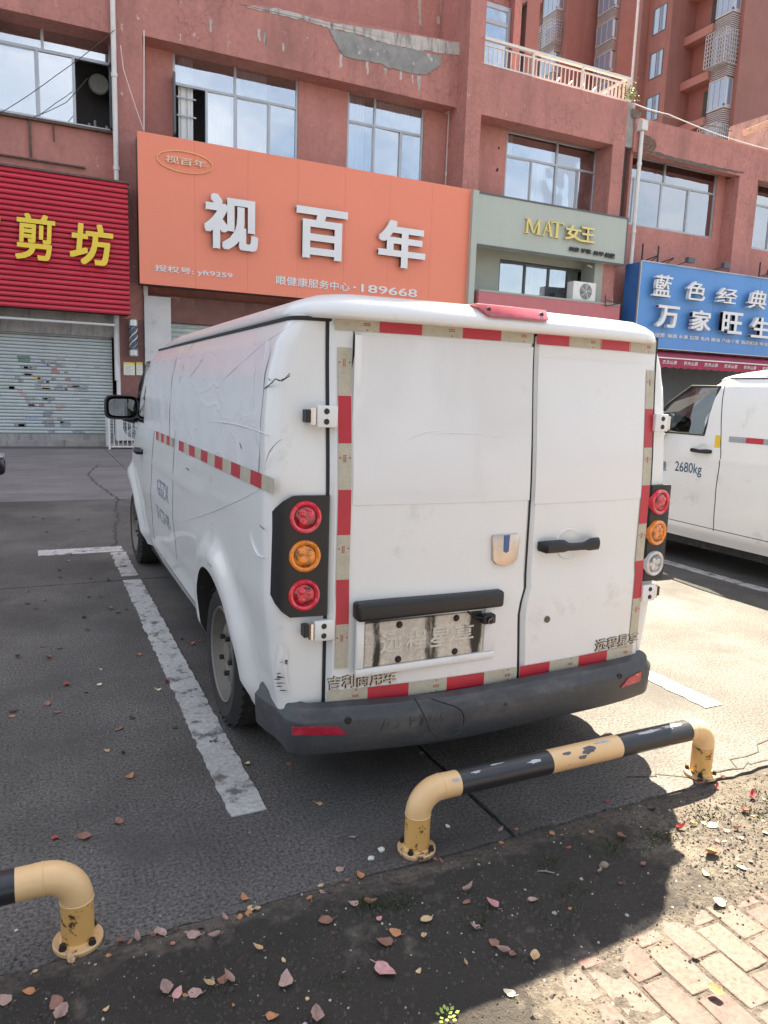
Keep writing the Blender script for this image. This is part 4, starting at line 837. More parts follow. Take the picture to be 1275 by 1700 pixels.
# plant in the roof corner
b = MB(); c = PX(1047, 165, Y=17.75); rg = random.Random(5)
for k in range(150):
    p = c+Vector((rg.gauss(0, .13), rg.gauss(0, .1), abs(rg.gauss(.12, .16)))); d = Vector((rg.uniform(-1, 1), rg.uniform(-1, 1), rg.uniform(-.2, 1))).normalized(); e = d.cross(Vector((rg.uniform(-1, 1), rg.uniform(-1, 1), rg.uniform(-1, 1)))).normalized(); s = rg.uniform(.05, .10)
    b.add([p, p+d*s*.5+e*s*.22, p+d*s, p+d*s*.5-e*s*.22], [(0, 1, 2, 3)])
pl = thing('roof_plant', 'small yellow green weed growing in the corner of the terrace parapet', 'plant', c)
b.build('leaves', mat('weed_leaf', (.20, .26, .03), .6, var=.3, vs=20), pl)
b = MB(); 
for k in range(7): b.cyl(c+Vector((0, 0, -.02)), c+Vector((rg.uniform(-.15, .15), rg.uniform(-.1, .1), rg.uniform(.15, .3))), .006, 5)
b.build('stem', mat('weed_stem', (.16, .16, .05)), pl)

# ------------------------------------------------------------------ things in front of the left shops
# barber pole on the pier
c0, c1 = PX(222, 592, Y=17.98), PX(222, 530, Y=17.98)
bp = thing('barber_pole', 'unlit glass barber pole with spiral stripes on the brown pier', 'barber pole', (c0.x, 17.98, c0.z))
L_ = c1.z-c0.z; r = .095; cb = Vector((c0.x, 17.95, c0.z))
for za, zb2 in ((0, .16), (L_-.17, L_)):
    b = MB(); b.lathe(cb, (0, 0, 1), [(0, za), (r*.8, za), (r*1.08, za+.02), (r*1.08, zb2-.02), (r*.9, zb2), (0, zb2)], 20); b.build('cap', M_steel, bp, smooth=40)
b = MB(); b.lathe(cb, (0, 0, 1), [(r*.8, .15), (r*.8, L_-.16)], 20); b.build('drum', mat('dark_drum', (.03, .05, .07), .3, coat=.5), bp, smooth=40)
for q in range(3):
    b = MB()
    P = [cb+Vector((r*.83*math.cos(t+q*2.09), r*.83*math.sin(t+q*2.09), .17+(L_-.34)*t/7.)) for t in [7*k/40 for k in range(41)]]; b.tube(P, .012, 5); b.build('stripe', [M_white, M_white, mat('blue_stripe', (.2, .3, .5))][q], bp, smooth=60)
MB().box(cb.x-.04, cb.x+.04, 17.99, 18.14, c0.z+.1, c0.z+L_-.1).build('bracket', M_black, bp)
# notices
M_pap = mat('paper', (.74, .72, .60), .8, var=.04); M_pyl = mat('yellow_band', (.78, .62, .16), .8)
for k, (xa, xb, lab) in enumerate(((205, 224, 'left paper notice with yellow band taped to the brown pier'), (226, 237, 'narrow right paper notice with yellow band taped to the brown pier'))):
    a, c = PX(xa, 601, Y=18.155), PX(xb, 623, Y=18.155); n = thing('paper_notice', lab, 'notice', (a.x, 18.155, c.z))
    MB().box(a.x, c.x, 18.150, 18.156, c.z, a.z-.06).build('sheet', M_pap, n); MB().box(a.x, c.x, 18.150, 18.156, a.z-.06, a.z).build('header_band', M_pyl, n)
    b = MB()
    for q in range(9): b.box(a.x+.03, c.x-.03-.05*(q % 3), 18.1485, 18.1495, a.z-.1-.025*q, a.z-.092-.025*q)
    b.build('print_lines', M_alu, n)
# air conditioner in its cage beside the van mirror
p = PX(181, 733, Y=17.2)
acw = 1.02
ac_unit('dusty white air conditioner inside a metal cage on the ground left of the van', p.x+.17, 17.3, .14, .86, .72, .34, .5)
cg = thing('metal_cage', 'white metal cage around the ground air conditioner', 'cage', (p.x, 17.1, 0))
x0, x1, y0, y1, z1 = p.x, p.x+1.12, 17.08, 17.75, .98
b = MB()
for x, y in ((x0, y0), (x1, y0), (x1, y1), (x0, y1)): b.bar((x, y, 0), (x, y, z1), .04)
for z in (.06, z1-.02): b.bar((x0, y0, z), (x1, y0, z), .035); b.bar((x1, y0, z), (x1, y1, z), .035); b.bar((x0, y1, z), (x1, y1, z), .035); b.bar((x0, y0, z), (x0, y1, z), .035)
b.build('cage_frame', M_pvc, cg)
bm_c = MB().bar((0, 0, .07), (0, 0, z1-.04), .016).mesh('bar', [M_pvc])
for k in range(1, 12): obj('bar', bm_c, cg, (x0+(x1-x0)*k/12-p.x, y0-17.1, 0))
for k in range(1, 6): obj('bar', bm_c, cg, (0, y0+(y1-y0)*k/6-17.1, 0))
# electric scooter poking in at the left edge
sc = thing('electric_scooter', 'black electric scooter parked at the left edge, only its rear box in view', 'scooter', (-1.08, 8.4, 0))
M_sc = mat('gloss_black', (.015, .015, .017), .2, coat=.6, var=.1); M_tyre = mat('tyre_rubber', (.022, .021, .02), .85, var=.25, vs=20, dirt=(.06, .055, .05), dscale=6, dlo=.55, dhi=.75)
for x in (-.58, .42):
    b = MB(); b.lathe((-1.08+x, 8.35, .22), (0, 1, 0), [(.13, .0), (.17, 0), (.215, .02), (.22, .05), (.215, .08), (.17, .10), (.13, .10)], 28); w = b.build('wheel', M_tyre, sc, smooth=40); b = MB(); b.lathe((-1.08+x, 8.35, .22), (0, 1, 0), [(0, .02), (.03, .01), (.03, .09), (0, .08)], 12); b.lathe((-1.08+x, 8.38, .22), (0, 1, 0), [(.135, 0), (.135, .04)], 24); 
    for k in range(6): a = k*1.047; b.bar((-1.08+x, 8.40, .22), (-1.02+x+.135*math.cos(a), 8.40, .22+.135*math.sin(a)), .02)
    b.build('rim', M_steel, w)
def loft(secs, y0):                                 # (x, z bottom, z top, half width)
    b = MB(); rings = []
    for x, zb3, zt3, hw in secs:
        for k in range(12):
            t = 2*math.pi*k/12; cx_, sz_ = math.cos(t), math.sin(t); e = .6
            rings.append((x, y0+hw*math.copysign(abs(cx_)**e, cx_), (zb3+zt3)/2+(zt3-zb3)/2*math.copysign(abs(sz_)**e, sz_)))
    n = len(secs); b.add(rings, [(i*12+k, i*12+(k+1) % 12, (i+1)*12+(k+1) % 12, (i+1)*12+k) for i in range(n-1) for k in range(12)]+[tuple(range(11, -1, -1)), tuple((n-1)*12+k for k in range(12))]); return b
ox = -1.08
loft([(ox-.05, .28, .5, .1), (ox+.15, .28, .58, .15), (ox+.45, .34, .62, .15), (ox+.62, .44, .60, .1), (ox+.70, .50, .58, .05)], 8.4).build('rear_body', M_sc, sc, smooth=50)
loft([(ox-.12, .60, .66, .1), (ox+.05, .58, .68, .14), (ox+.35, .61, .70, .15), (ox+.58, .63, .70, .11)], 8.4).build('seat', M_black, sc, smooth=50)
loft([(ox-.42, .16, .22, .12), (ox-.05, .18, .26, .14), (ox+.1, .2, .3, .14)], 8.4).build('footboard', M_sc, sc, smooth=50)
b = MB(); b.tube([(ox-.58, 8.4, .22), (ox-.50, 8.4, .6), (ox-.42, 8.4, .95)], [.03, .05, .035], 10); b.box(ox-.62, ox-.56, 8.33, 8.36, .22, .5); b.box(ox-.62, ox-.56, 8.46, 8.49, .22, .5); b.build('fork', M_sc, sc, smooth=50)
loft([(ox-.60, .45, .85, .10), (ox-.50, .3, .92, .15), (ox-.42, .25, .95, .12)], 8.4).build('front_shield', M_sc, sc, smooth=50)
b = MB(); b.tube([(ox-.30, 8.08, .96), (ox-.42, 8.2, .98), (ox-.44, 8.6, .98), (ox-.30, 8.72, .96)], .016, 8); b.build('handlebar', M_black, sc, smooth=50)
for y in (8.16, 8.64):
    b = MB(); b.cyl((ox-.42, y, .98), (ox-.40, y+(.06 if y > 8.4 else -.06), 1.12), .006, 6); b.lathe((ox-.41, y+(.06 if y > 8.4 else -.06), 1.16), (1, 0, 0), [(0, -.01), (.05, 0), (.05, .01), (0, .012)], 14); b.build('mirror', M_sc, sc, smooth=40)
# rear top box on the scooter's carrier, dark with a pale lid edge
b = MB(); b.box(ox+.44, ox+.80, 8.24, 8.56, .47, .66); b.build('rear_box', M_sc, sc, bevel=.05, seg=3, smooth=50)
b = MB(); b.box(ox+.45, ox+.795, 8.235, 8.565, .64, .675); b.build('box_lid', M_alu, sc, bevel=.02, seg=2)
# ================================================================== VANS
def ss(a, b, x): t = max(0., min(1., (x-a)/(b-a))); return t*t*(3-2*t)
def interp(tab, z):
    if z <= tab[0][0]: return tab[0][1]
    for (a, va), (b, vb) in zip(tab[:-1], tab[1:]):
        if z <= b: t = (z-a)/(b-a); t = t*t*(3-2*t)*.5+t*.5; return va+(vb-va)*t
    return tab[-1][1]
WT = [(.24, .735), (.34, .785), (.55, .815), (.75, .838), (1.0, .842), (1.3, .834), (1.45, .822), (1.56, .798), (1.65, .752)]
FT = [(.24, 4.40), (.5, 4.46), (.75, 4.42), (.92, 4.28), (1.02, 4.05), (1.12, 3.80), (1.3, 3.60), (1.47, 3.42), (1.65, 3.16)]
YWH = (.845, 3.95); ZWH = .305
def Wz(z): return interp(WT, z)
def XSIDE(y, z):
    w = Wz(z) - .05*ss(2.7, 4.4, y)
    for yc in YWH:
        r = math.hypot(y-yc, (z-ZWH)*(1 if z > ZWH else .75)); w += .036*ss(.53, .43, r)
    w += .006*ss(.02, .0, abs(z-(.98-.03*ss(.3, 2.8, y)))) * ss(.3, .6, y)     # waist crease
    return w
def lean(z): return .035*ss(1.05, 1.65, z)
BUL = .05; RR = .062
def YREAR(x, z): return lean(z) + BUL*(x/.75)**2
def half_outline(z):
    w = Wz(z); P = []; xc = w-RR
    for k in range(11): x = xc*k/10; P.append((-x, YREAR(x, z)))
    yc = YREAR(xc, z)+RR
    for k in range(1, 8): t = math.pi/2*k/7; P.append((-(xc+RR*math.sin(t)), yc-RR*math.cos(t)))
    yf = interp(FT, z); ys = yf-.14-.30; n = 100
    for k in range(1, n+1):
        y = yc+(ys-yc)*k/n; P.append((-XSIDE(y, z), y))
    xe_ = XSIDE(ys, z); cx_ = xe_-.28
    for k in range(1, 9): t = math.pi/2*k/8; P.append((-(cx_+.28*math.cos(t)), ys+.30*math.sin(t)))
    for k in range(1, 7): x = cx_*(1-k/6); P.append((-x, ys+.30+.14*(1-(x/cx_)**2)))
    return P
def YFRONT(x, z): 
    yf = interp(FT, z); xe_ = XSIDE(yf-.44, z)-.28; return yf-.14*(min(1.2, abs(x)/xe_))**2
M_van = mat('white_van_paint', (.78, .775, .76), .32, var=.025, vs=1.1, coat=.55, bump=.05, bs=2.6, bumpd=.06, dirt=(.50, .47, .42), dscale=4., dlo=.58, dhi=.82, obj_co=True)
# transparent protective film that has wrinkled over the sides: same white, with folds
def film_mat():
    m = mat('wrinkled_white_film', (.76, .77, .785), .30, var=.03, vs=1.4, coat=.35, obj_co=True, dirt=(.60, .60, .60), dscale=4, dlo=.60, dhi=.85)
    nt = m.node_tree; b = nt.nodes['Principled BSDF']; co = [n for n in nt.nodes if n.type == 'TEX_COORD'][0].outputs['Object']
    mpp = N(nt, 'ShaderNodeMapping'); mpp.inputs['Scale'].default_value = (1, .8, 1.5); mpp.inputs['Rotation'].default_value = (.5, 0, 0); nt.links.new(co, mpp.inputs[0])
    n1 = N(nt, 'ShaderNodeTexNoise', Scale=1.6, Detail=3., Roughness=.5, Distortion=1.6); nt.links.new(mpp.outputs[0], n1.inputs['Vector'])
    n2 = N(nt, 'ShaderNodeTexVoronoi', Scale=2.4, feature='DISTANCE_TO_EDGE'); ad = N(nt, 'ShaderNodeMixRGB', blend_type='ADD'); ad.inputs[0].default_value = .55; nt.links.new(mpp.outputs[0], ad.inputs[1]); nt.links.new(n1.outputs['Color'], ad.inputs[2]); nt.links.new(ad.outputs[0], n2.inputs['Vector'])
    r = N(nt, 'ShaderNodeMapRange'); r.inputs[1].default_value = 0; r.inputs[2].default_value = .045; r.inputs[3].default_value = .5; r.inputs[4].default_value = 0; nt.links.new(n2.outputs['Distance'], r.inputs[0])
    a = N(nt, 'ShaderNodeMath', operation='ADD'); nt.links.new(n1.outputs[0], a.inputs[0]); nt.links.new(r.outputs[0], a.inputs[1])
    bp = N(nt, 'ShaderNodeBump'); bp.inputs['Strength'].default_value = .13; bp.inputs['Distance'].default_value = .03; nt.links.new(a.outputs[0], bp.inputs['Height']); nt.links.new(bp.outputs[0], b.inputs['Normal'])
    return m
M_film = film_mat()
M_filmr = mat('smooth_white_film', (.77, .76, .755), .22, var=.02, vs=1.2, coat=.7, bump=.04, bs=2.2, bumpd=.05, obj_co=True, dirt=(.62, .60, .57), dscale=6, dlo=.62, dhi=.85)
M_vdark = mat('rubber_seal', (.018, .018, .018), .7, var=.2)
M_well = mat('wheel_well', (.028, .026, .024), .9, var=.3, vs=12, dirt=(.12, .10, .075), dscale=9, dlo=.56, dhi=.7)
M_bump = mat('grey_bumper_plastic', (.050, .052, .057), .5, var=.14, vs=3, var2=(60., .12), bump=.12, bs=200, bumpd=.002, dirt=(.13, .125, .118), dscale=5, dlo=.52, dhi=.85, stretch=(1, 1, 3), obj_co=True)
M_blkp = mat('black_plastic', (.016, .016, .018), .42, var=.1)
M_rt = mat('red_reflective_tape', (.48, .028, .045), .35, var=.08, vs=9, bump=.1, bs=300, bumpd=.001)
M_ct = mat('pale_reflective_tape', (.48, .44, .34), .38, var=.10, vs=30, var2=(260., .18))
M_tm = mat('tape_print', (.42, .05, .05), .6)
M_chr = mat('chrome', (.72, .70, .68), .18, metal=1, var=.05)
M_bronze = mat('dull_chrome_letter', (.60, .54, .46), .35, metal=.35, var=.1)
M_cabin = mat('cabin_inside', (.17, .17, .175), .8, var=.2)
M_vglass = mat('dark_van_glass', (.012, .014, .016), .04, var=.02, coat=1.)
M_carglass = glass_mat('side_window_glass', (.72, .78, .76), .12)
M_vtyre = M_tyre
M_rimp = mat('dusty_steel_rim', (.19, .175, .15), .55, metal=.3, var=.15, vs=6, dirt=(.13, .10, .075), dscale=7, dlo=.5, dhi=.75)
def lens(name, col, tr=.0):
    m = bpy.data.materials.new(name); m.use_nodes = True; b = m.node_tree.nodes['Principled BSDF']; b.inputs['Base Color'].default_value = (*col, 1); b.inputs['Roughness'].default_value = .10; b.inputs['Coat Weight'].default_value = 1.; b.inputs['Subsurface Weight'].default_value = tr; b.inputs['Subsurface Radius'].default_value = (.02, .01, .01)
    nt = m.node_tree; co = N(nt, 'ShaderNodeNewGeometry').outputs['Position']; vo = N(nt, 'ShaderNodeTexNoise', Scale=38., Detail=2.); nt.links.new(co, vo.inputs['Vector']); r = N(nt, 'ShaderNodeMapRange'); r.inputs[1].default_value = .38; r.inputs[2].default_value = .62; r.inputs[3].default_value = .35 if 'ring' not in name else .85; r.inputs[4].default_value = 1.5 if 'ring' not in name else 1.1; nt.links.new(vo.outputs[0], r.inputs[0])
    mu = N(nt, 'ShaderNodeMixRGB', blend_type='MULTIPLY'); mu.inputs[0].default_value = 1; mu.inputs[1].default_value = (*col, 1); nt.links.new(r.outputs[0], mu.inputs[2]); nt.links.new(mu.outputs[0], b.inputs['Base Color']); return m
M_lr, M_lrd, M_lo, M_lod, M_lw, M_lwd = lens('red_lens_ring', (.72, .035, .06)), lens('red_lens', (.42, .012, .03)), lens('amber_lens_ring', (.85, .25, .02)), lens('amber_lens', (.62, .20, .02)), lens('clear_lens_ring', (.62, .6, .58)), lens('clear_lens', (.40, .38, .36))

def van_body(t, cabin):
    zl = [.24, .26, .30] + [.33+.03*k for k in range(44)] + [1.648]
    rings = []
    for z in zl:
        h = half_outline(z); r_ = [(-x, y) for x, y in reversed(h[1:-1])]; rings.append([Vector((x, y, z)) for x, y in h+r_])
    n = len(rings[0]); vs = [v for rg_ in rings for v in rg_]
    fs = [(i*n+k, (i*n+(k+1) % n), ((i+1)*n+(k+1) % n), ((i+1)*n+k)) for i in range(len(rings)-1) for k in range(n)]
    fs += [tuple(range(n-1, -1, -1)), tuple((len(rings)-1)*n+k for k in range(n))]
    b = MB(); b.add(vs, fs); me = b.mesh('body', [M_van, M_well, M_cabin], None)
    o = bpy.data.objects.new('tmp', me); COL.objects.link(o); cut = []
    def cutter(mb_, mi):
        mb_.m = [0]*len(mb_.f); cme = mb_.mesh('cut', [M_well if mi == 1 else M_cabin]); c = bpy.data.objects.new('cut', cme); COL.objects.link(c); cut.append(c)
        md = o.modifiers.new('b', 'BOOLEAN'); md.operation = 'DIFFERENCE'; md.object = c; md.solver = 'EXACT'; md.material_mode = 'TRANSFER'
    for yc in YWH:
        for s in (-1, 1):
            c = MB(); c.cyl((s*.52, yc, ZWH+.01), (s*1.1, yc, ZWH+.01), .365, 48); c.add([(s*.53, yc-.364, -.1), (s*1.1, yc-.364, -.1), (s*1.1, yc+.364, -.1), (s*.53, yc+.364, -.1), (s*.53, yc-.364, ZWH), (s*1.1, yc-.364, ZWH), (s*1.1, yc+.364, ZWH), (s*.53, yc+.364, ZWH)], [])
            cutter(c, 1)
    if cabin:
        c = MB(); c.prism([(-.72, y, z) for y, z in ((2.0, .55), (3.62, .55), (3.62, .98), (3.18, 1.60), (2.0, 1.60))], (1.44, 0, 0)); cutter(c, 2)
        c = MB(); c.prism([(-1.2, y, z) for y, z in WINPOLY], (2.4, 0, 0)); cutter(c, 2)
    dg = bpy.context.evaluated_depsgraph_get(); me2 = bpy.data.meshes.new_from_object(o.evaluated_get(dg))
    for c in cut: bpy.data.objects.remove(c)
    bpy.data.objects.remove(o)
    me2.name = 'body'; me2.polygons.foreach_set('use_smooth', [True]*len(me2.polygons)); me2.set_sharp_from_angle(angle=R(32))
    return obj('body', me2, t)
WINPOLY = [(2.98, 1.165), (2.90, 1.575), (3.20, 1.575), (3.42, 1.42), (3.66, 1.165)]
def van_roof(t):
    lv = [(1.643, .0), (1.650, .008), (1.664, .009), (1.684, -.004), (1.704, -.04), (1.720, -.09), (1.735, -.16), (1.747, -.26), (1.756, -.40), (1.761, -.60)]
    b = MB(); rings = []
    for z, off in lv:
        w = .750+off; P = []; rr = max(.19+off, .06) if off > -.12 else .08
        y0 = -.020-off*.75 if off > -.1 else .055+(-off-.1)*1.4
        for k in range(13): x = (w-rr)*k/12; P.append((-x, y0+.05*(x/.75)**2))
        yc = y0+.05*((w-rr)/.75)**2+rr
        for k in range(1, 8): a = math.pi/2*k/7; P.append((-(w-rr+rr*math.sin(a)), yc-rr*math.cos(a)))
        yf = 3.20+off*1.6; ye = yf-.40
        for k in range(1, 21): y = yc+(ye-yc)*k/20; P.append((-(w-.02*ss(2, 3, y)), y))
        xe_ = w-.02*ss(2, 3, ye); rx = min(.30, xe_*.8)
        for k in range(1, 8): a = math.pi/2*k/7; P.append((-(xe_-rx+rx*math.cos(a)), ye+.28*math.sin(a)))
        for k in range(1, 6): x = (xe_-rx)*(1-k/5); P.append((-x, ye+.28+.12*(1-(x/max(.01, xe_-rx))**2)))
        # the roof falls away a little towards the windscreen
        h = [Vector((x, y, z-.035*ss(2.2, 3.1, y))) for x, y in P]; rings.append(h+[Vector((-v.x, v.y, v.z)) for v in reversed(h[1:-1])])
    n = len(rings[0]); vs = [v for r_ in rings for v in r_]
    fs = [(i*n+k, i*n+(k+1) % n, (i+1)*n+(k+1) % n, (i+1)*n+k) for i in range(len(rings)-1) for k in range(n)]+[tuple(range(n-1, -1, -1)), tuple((len(rings)-1)*n+k for k in range(n))]
    b.add(vs, fs); return b.build('roof', M_van, t, smooth=50, local=True)
def side_patch(t, name, m, poly_fn, nu, nv, off, s=-1, smooth_=40, parent=None):
    """thin patch on the side: poly_fn(u, v) -> (y, z)"""
    b = MB(); b.grid(lambda u, v: (lambda q: Vector((s*(XSIDE(*q)+off), q[0], q[1])))(poly_fn(u, v)), nu, nv)
    return b.build(name, m, parent or t, smooth=smooth_, local=True)
def side_seam(t, y0, z0, y1, z1, wd=.006, s=-1, name='panel_gap', n=24, m=None, off=.0012):
    d = Vector((y1-y0, z1-z0)).normalized(); q = Vector((-d.y, d.x))*wd/2
    return side_patch(t, name, m or M_vdark, lambda u, v: (y0+(y1-y0)*v+q.x*(2*u-1), z0+(z1-z0)*v+q.y*(2*u-1)), 1, n, off, s, None)
def wheel(t, x, y, s, turn=0):
    """s: outward side"""
    b = MB(); c = (x, y, ZWH); ax = (s, 0, 0); r = ZWH
    b.lathe(c, ax, [(.195, -.17), (.26, -.185), (r-.03, -.175), (r-.006, -.15), (r, -.12), (r, -.05), (r-.006, -.02), (r-.03, .0), (.255, .012), (.215, .006), (.195, -.01)], 40)
    w = b.build('wheel', M_vtyre, t, smooth=35, local=True)
    b = MB()
    for k in range(44):
        a = 2*math.pi*k/44; u = Vector((0, math.cos(a), math.sin(a))); tn = Vector((0, -math.sin(a), math.cos(a)))
        for xx in (-.15, -.105, -.06, -.02):
            p = Vector(c)+u*(r+.0)+Vector((s*xx, 0, 0)); b.bar(p-tn*.014+Vector((s*.014, 0, 0)), p+tn*.012-Vector((s*.004, 0, 0)), .010, .004, up=u)
    b.build('tread', M_vtyre, w, local=True)
    b = MB(); b.lathe(c, ax, [(.206, -.005), (.200, .006), (.192, .0), (.186, -.025), (.172, -.055), (.162, -.060), (.150, -.048), (.13, -.030), (.085, -.022), (.07, -.030), (.05, -.034), (.048, -.016), (.0, -.012)], 36)
    rim = b.build('rim', M_rimp, w, smooth=30, local=True)
    b = MB()
    for k in range(5):
        a = 2*math.pi*k/5+turn; u = Vector((0, math.cos(a), math.sin(a))); p = Vector(c)+u*.083+Vector((s*-.026, 0, 0)); b.cyl(p, p+Vector((s*.022, 0, 0)), .011, 6)
    for k in range(8):
        a = 2*math.pi*k/8; u = Vector((0, math.cos(a), math.sin(a))); p = Vector(c)+u*.141+Vector((s*-.042, 0, 0)); b.lathe(p, ax, [(0, .004), (.016, .003)], 10)
    b.build('wheel_nuts', M_black, w, local=True)
    return w
def van_common(t, cabin):
    body = van_body(t, cabin); van_roof(t)
    b = MB(); P = half_outline(1.645); P = P+[(-x, y) for x, y in reversed(P[1:-1])]
    b.tube([(x*1.004, y, 1.640) for x, y in P+[P[0]]], .008, 5, caps=False); b.build('roof_gutter_seal', M_vdark, t, local=True)
    for i, yc in enumerate(YWH):
        for s in (-1, 1): wheel(t, s*(.800-.02*i), yc, s, .5+i+s)
    b = MB(); b.box(-.70, .70, .2, 4.2, .17, .235)
    for yc in YWH: b.cyl((-.6, yc, ZWH), (.6, yc, ZWH), .045, 10)
    b.box(-.35, .35, 1.6, 3.0, .13, .169); b.build('underbody', M_well, t, local=True)
    # bumper: profile swept round the tail
    prof = [(.0, .406), (.040, .402), (.046, .396), (.050, .378), (.062, .366), (.064, .360), (.062, .30), (.058, .258), (.052, .248), (.02, .246), (.0, .26)]
    path = []
    w0 = .815
    for k in range(5): path.append((Vector((-w0-.0, .30-.20*k/4)), Vector((-1, 0)), k))
    b = MB(); pts = []
    xs_n = 26
    def corner(sx):
        out = []
        for y in (.26, .20, .15, .11): out.append((Vector((sx*(.728+.03*ss(.1, .26, y)), y)), Vector((sx, 0)), 1))
        c = Vector((sx*(.728-.035), .058))
        for k in range(1, 7): a = math.pi/2*k/6; out.append((c+Vector((sx*.035*math.cos(a), -.035*math.sin(a)+.0)), Vector((sx*math.cos(a), -math.sin(a))), 1))
        return out
    cl = corner(-1); cr = corner(1)
    mid = [(Vector((-.685+1.37*k/xs_n, YREAR(-.685+1.37*k/xs_n, .4)-.022-.018*(1-abs(-1+2*k/xs_n)**3))), Vector((0, -1)), 1) for k in range(1, xs_n)]
    allp = cl+mid+list(reversed(cr)); m_ = len(prof)
    for p, nrm, f in allp:
        for o_, z in prof: pts.append(Vector((p.x+nrm.x*o_*f, p.y+nrm.y*o_*f, z+(.004*math.sin(p.x*7)))))
    fs = [(i*m_+k, i*m_+k+1, (i+1)*m_+k+1, (i+1)*m_+k) for i in range(len(allp)-1) for k in range(m_-1)]+[tuple(range(m_)), tuple((len(allp)-1)*m_+k for k in range(m_))]
    b.add(pts, fs); bu = b.build('rear_bumper', M_bump, t, smooth=38, local=True)
    # nose: windscreen, lamps, grille, bumper
    b = MB(); b.grid(lambda u, v: (lambda x, z: Vector((x, YFRONT(x, z)+.006, z)))((-.60+1.2*u)*(1-.08*v), 1.10+.46*v), 14, 8); b.build('windscreen', M_vglass, t, smooth=50, local=True)
    for s in (-1, 1):
        b = MB(); b.grid(lambda u, v: (lambda x, z: Vector((s*x, YFRONT(x, z)+.008, z)))(.36+.2*u, .72+.13*v+.05*u), 6, 4); b.build('headlight', M_lw, t, smooth=50, local=True)
    b = MB(); b.grid(lambda u, v: (lambda x, z: Vector((x, YFRONT(x, z)+.008, z)))(-.5+1.0*u, .30+.2*v), 10, 4); b.build('grille', M_blkp, t, smooth=50, local=True)
    return body, bu
def mirror(t, s):
    # arm reaches out from the window corner; mirror head with glass facing the rear
    yb, zb3 = 3.50, 1.19; xb = s*(XSIDE(yb, zb3))
    b = MB(); b.prism([(xb, yb-.10, zb3-.035), (xb, yb+.16, zb3-.03), (xb, yb+.10, zb3+.12), (xb, yb+.02, zb3+.13)], (s*.03, 0, 0)); b.tube([(xb+s*.0, yb+.06, zb3+.0), (xb+s*.07, yb+.07, zb3+.01), (xb+s*.10, yb-.02, zb3+.05)], [.055, .045, .035], 10)
    arm = b.build('mirror_arm', M_blkp, t, smooth=45, local=True)
    c = Vector((xb+s*.105, yb-.06, zb3+.068)); b = MB(); rings = []
    for yy, sc in ((-.045, .90), (-.05, 1.0), (-.02, 1.06), (.04, .95), (.08, .6)):
        rings += [c+Vector((sc*.112*math.copysign(abs(math.cos(a))**.45, math.cos(a)), yy, sc*.082*math.copysign(abs(math.sin(a))**.45, math.sin(a)))) for a in [2*math.pi*k/28 for k in range(28)]]
    b.add(rings, [(i*28+k, i*28+(k+1) % 28, (i+1)*28+(k+1) % 28, (i+1)*28+k) for i in range(4) for k in range(28)]+[tuple(4*28+k for k in range(28))]); hd = b.build('wing_mirror', M_blkp, t, smooth=40, local=True)
    b = MB(); b.add([c+Vector((.090*math.copysign(abs(math.cos(a))**.45, math.cos(a)), -.046+.05*.070*math.copysign(abs(math.sin(a))**.45, math.sin(a)), .060*math.copysign(abs(math.sin(a))**.45, math.sin(a)))) for a in [2*math.pi*k/28 for k in range(28)]], [tuple(range(28))]); b.build('mirror_glass', mat('mirror_silver', (.26, .27, .28), .03, metal=1, var=0) if 'mirror_silver' not in bpy.data.materials else bpy.data.materials['mirror_silver'], hd, local=True)

# ---------------------------------------------------------------- van one
OX, OY = 1.485, 2.115
v1 = thing('delivery_van', 'white panel van with taped rear doors and black bumper, parked in the middle bay', 'van', (OX, OY, 0), 'white panel vans')
body1, bum1 = van_common(v1, False)
mirror(v1, -1); mirror(v1, 1)
def rear(px, py, off=0.):
    """image point to the rear surface, in van coordinates"""
    y = OY
    for _ in range(12):
        p = PX(px, py, Y=y); y = OY+YREAR(p.x-OX, p.z)-off
    return p-Vector((OX, OY, 0))
def RS(x, z, off=0.): return Vector((x, YREAR(x, z)-off, z))
# doors
xdl, xdr = rear(547, 800).x, rear(1078, 800).x
zdt, zdb = rear(700, 530).z, rear(700, 1150).z
def seamx(z): return interp([(.42, rear(858, 1130).x), (.66, rear(861, 1010).x), (.74, rear(872, 962).x), (.80, rear(873, 930).x), (1.65, rear(887, 542).x)], z)
DOOR = .014
def door(name, xl, xr):
    b = MB(); us = [0, .006, .02]+[.02+.96*k/16 for k in range(1, 16)]+[.98, .994, 1]; vs_ = [0, .003, .010]+[.010+.98*k/26 for k in range(1, 26)]+[.99, .997, 1]
    def f(u, v):
        z = zdb+(zdt-zdb)*v; x = xl(z)+(xr(z)-xl(z))*u
        e = min(u, 1-u); ez = min(v, 1-v); o = DOOR*min(1, .15+e/.02*.85, .15+ez/.010*.85)
        o += .007*ss(.77, .725, z)*min(1, e/.02)*min(1, ez/.01)
        return RS(x, z, o)
    b.grid(f, 0, 0, us, vs_)
    nu = len(us); nv = len(vs_); rim = list(range(nu))+[j*nu+nu-1 for j in range(1, nv)]+[(nv-1)*nu+i for i in range(nu-2, -1, -1)]+[j*nu for j in range(nv-2, 0, -1)]
    base = len(b.v); b.v += [b.v[i]+Vector((0, DOOR+.004, 0)) for i in rim]; n = len(rim)
    for k in range(n): b.f.append([rim[k], rim[(k+1) % n], base+(k+1) % n, base+k]); b.m.append(0)
    return b.build(name, M_van, v1, smooth=30, local=True)
b = MB(); b.grid(lambda u, v: RS(xdl-.012+(xdr-xdl+.024)*u, zdb-.012+(zdt-zdb+.022)*v, .0022), 24, 24); b.build('door_seal', M_vdark, v1, smooth=60, local=True)
dl = door('rear_door', lambda z: xdl, lambda z: seamx(z)-.005)
dr = door('rear_door', lambda z: seamx(z)+.005, lambda z: xdr)
def dz(z): return DOOR+.007*ss(.77, .725, z)
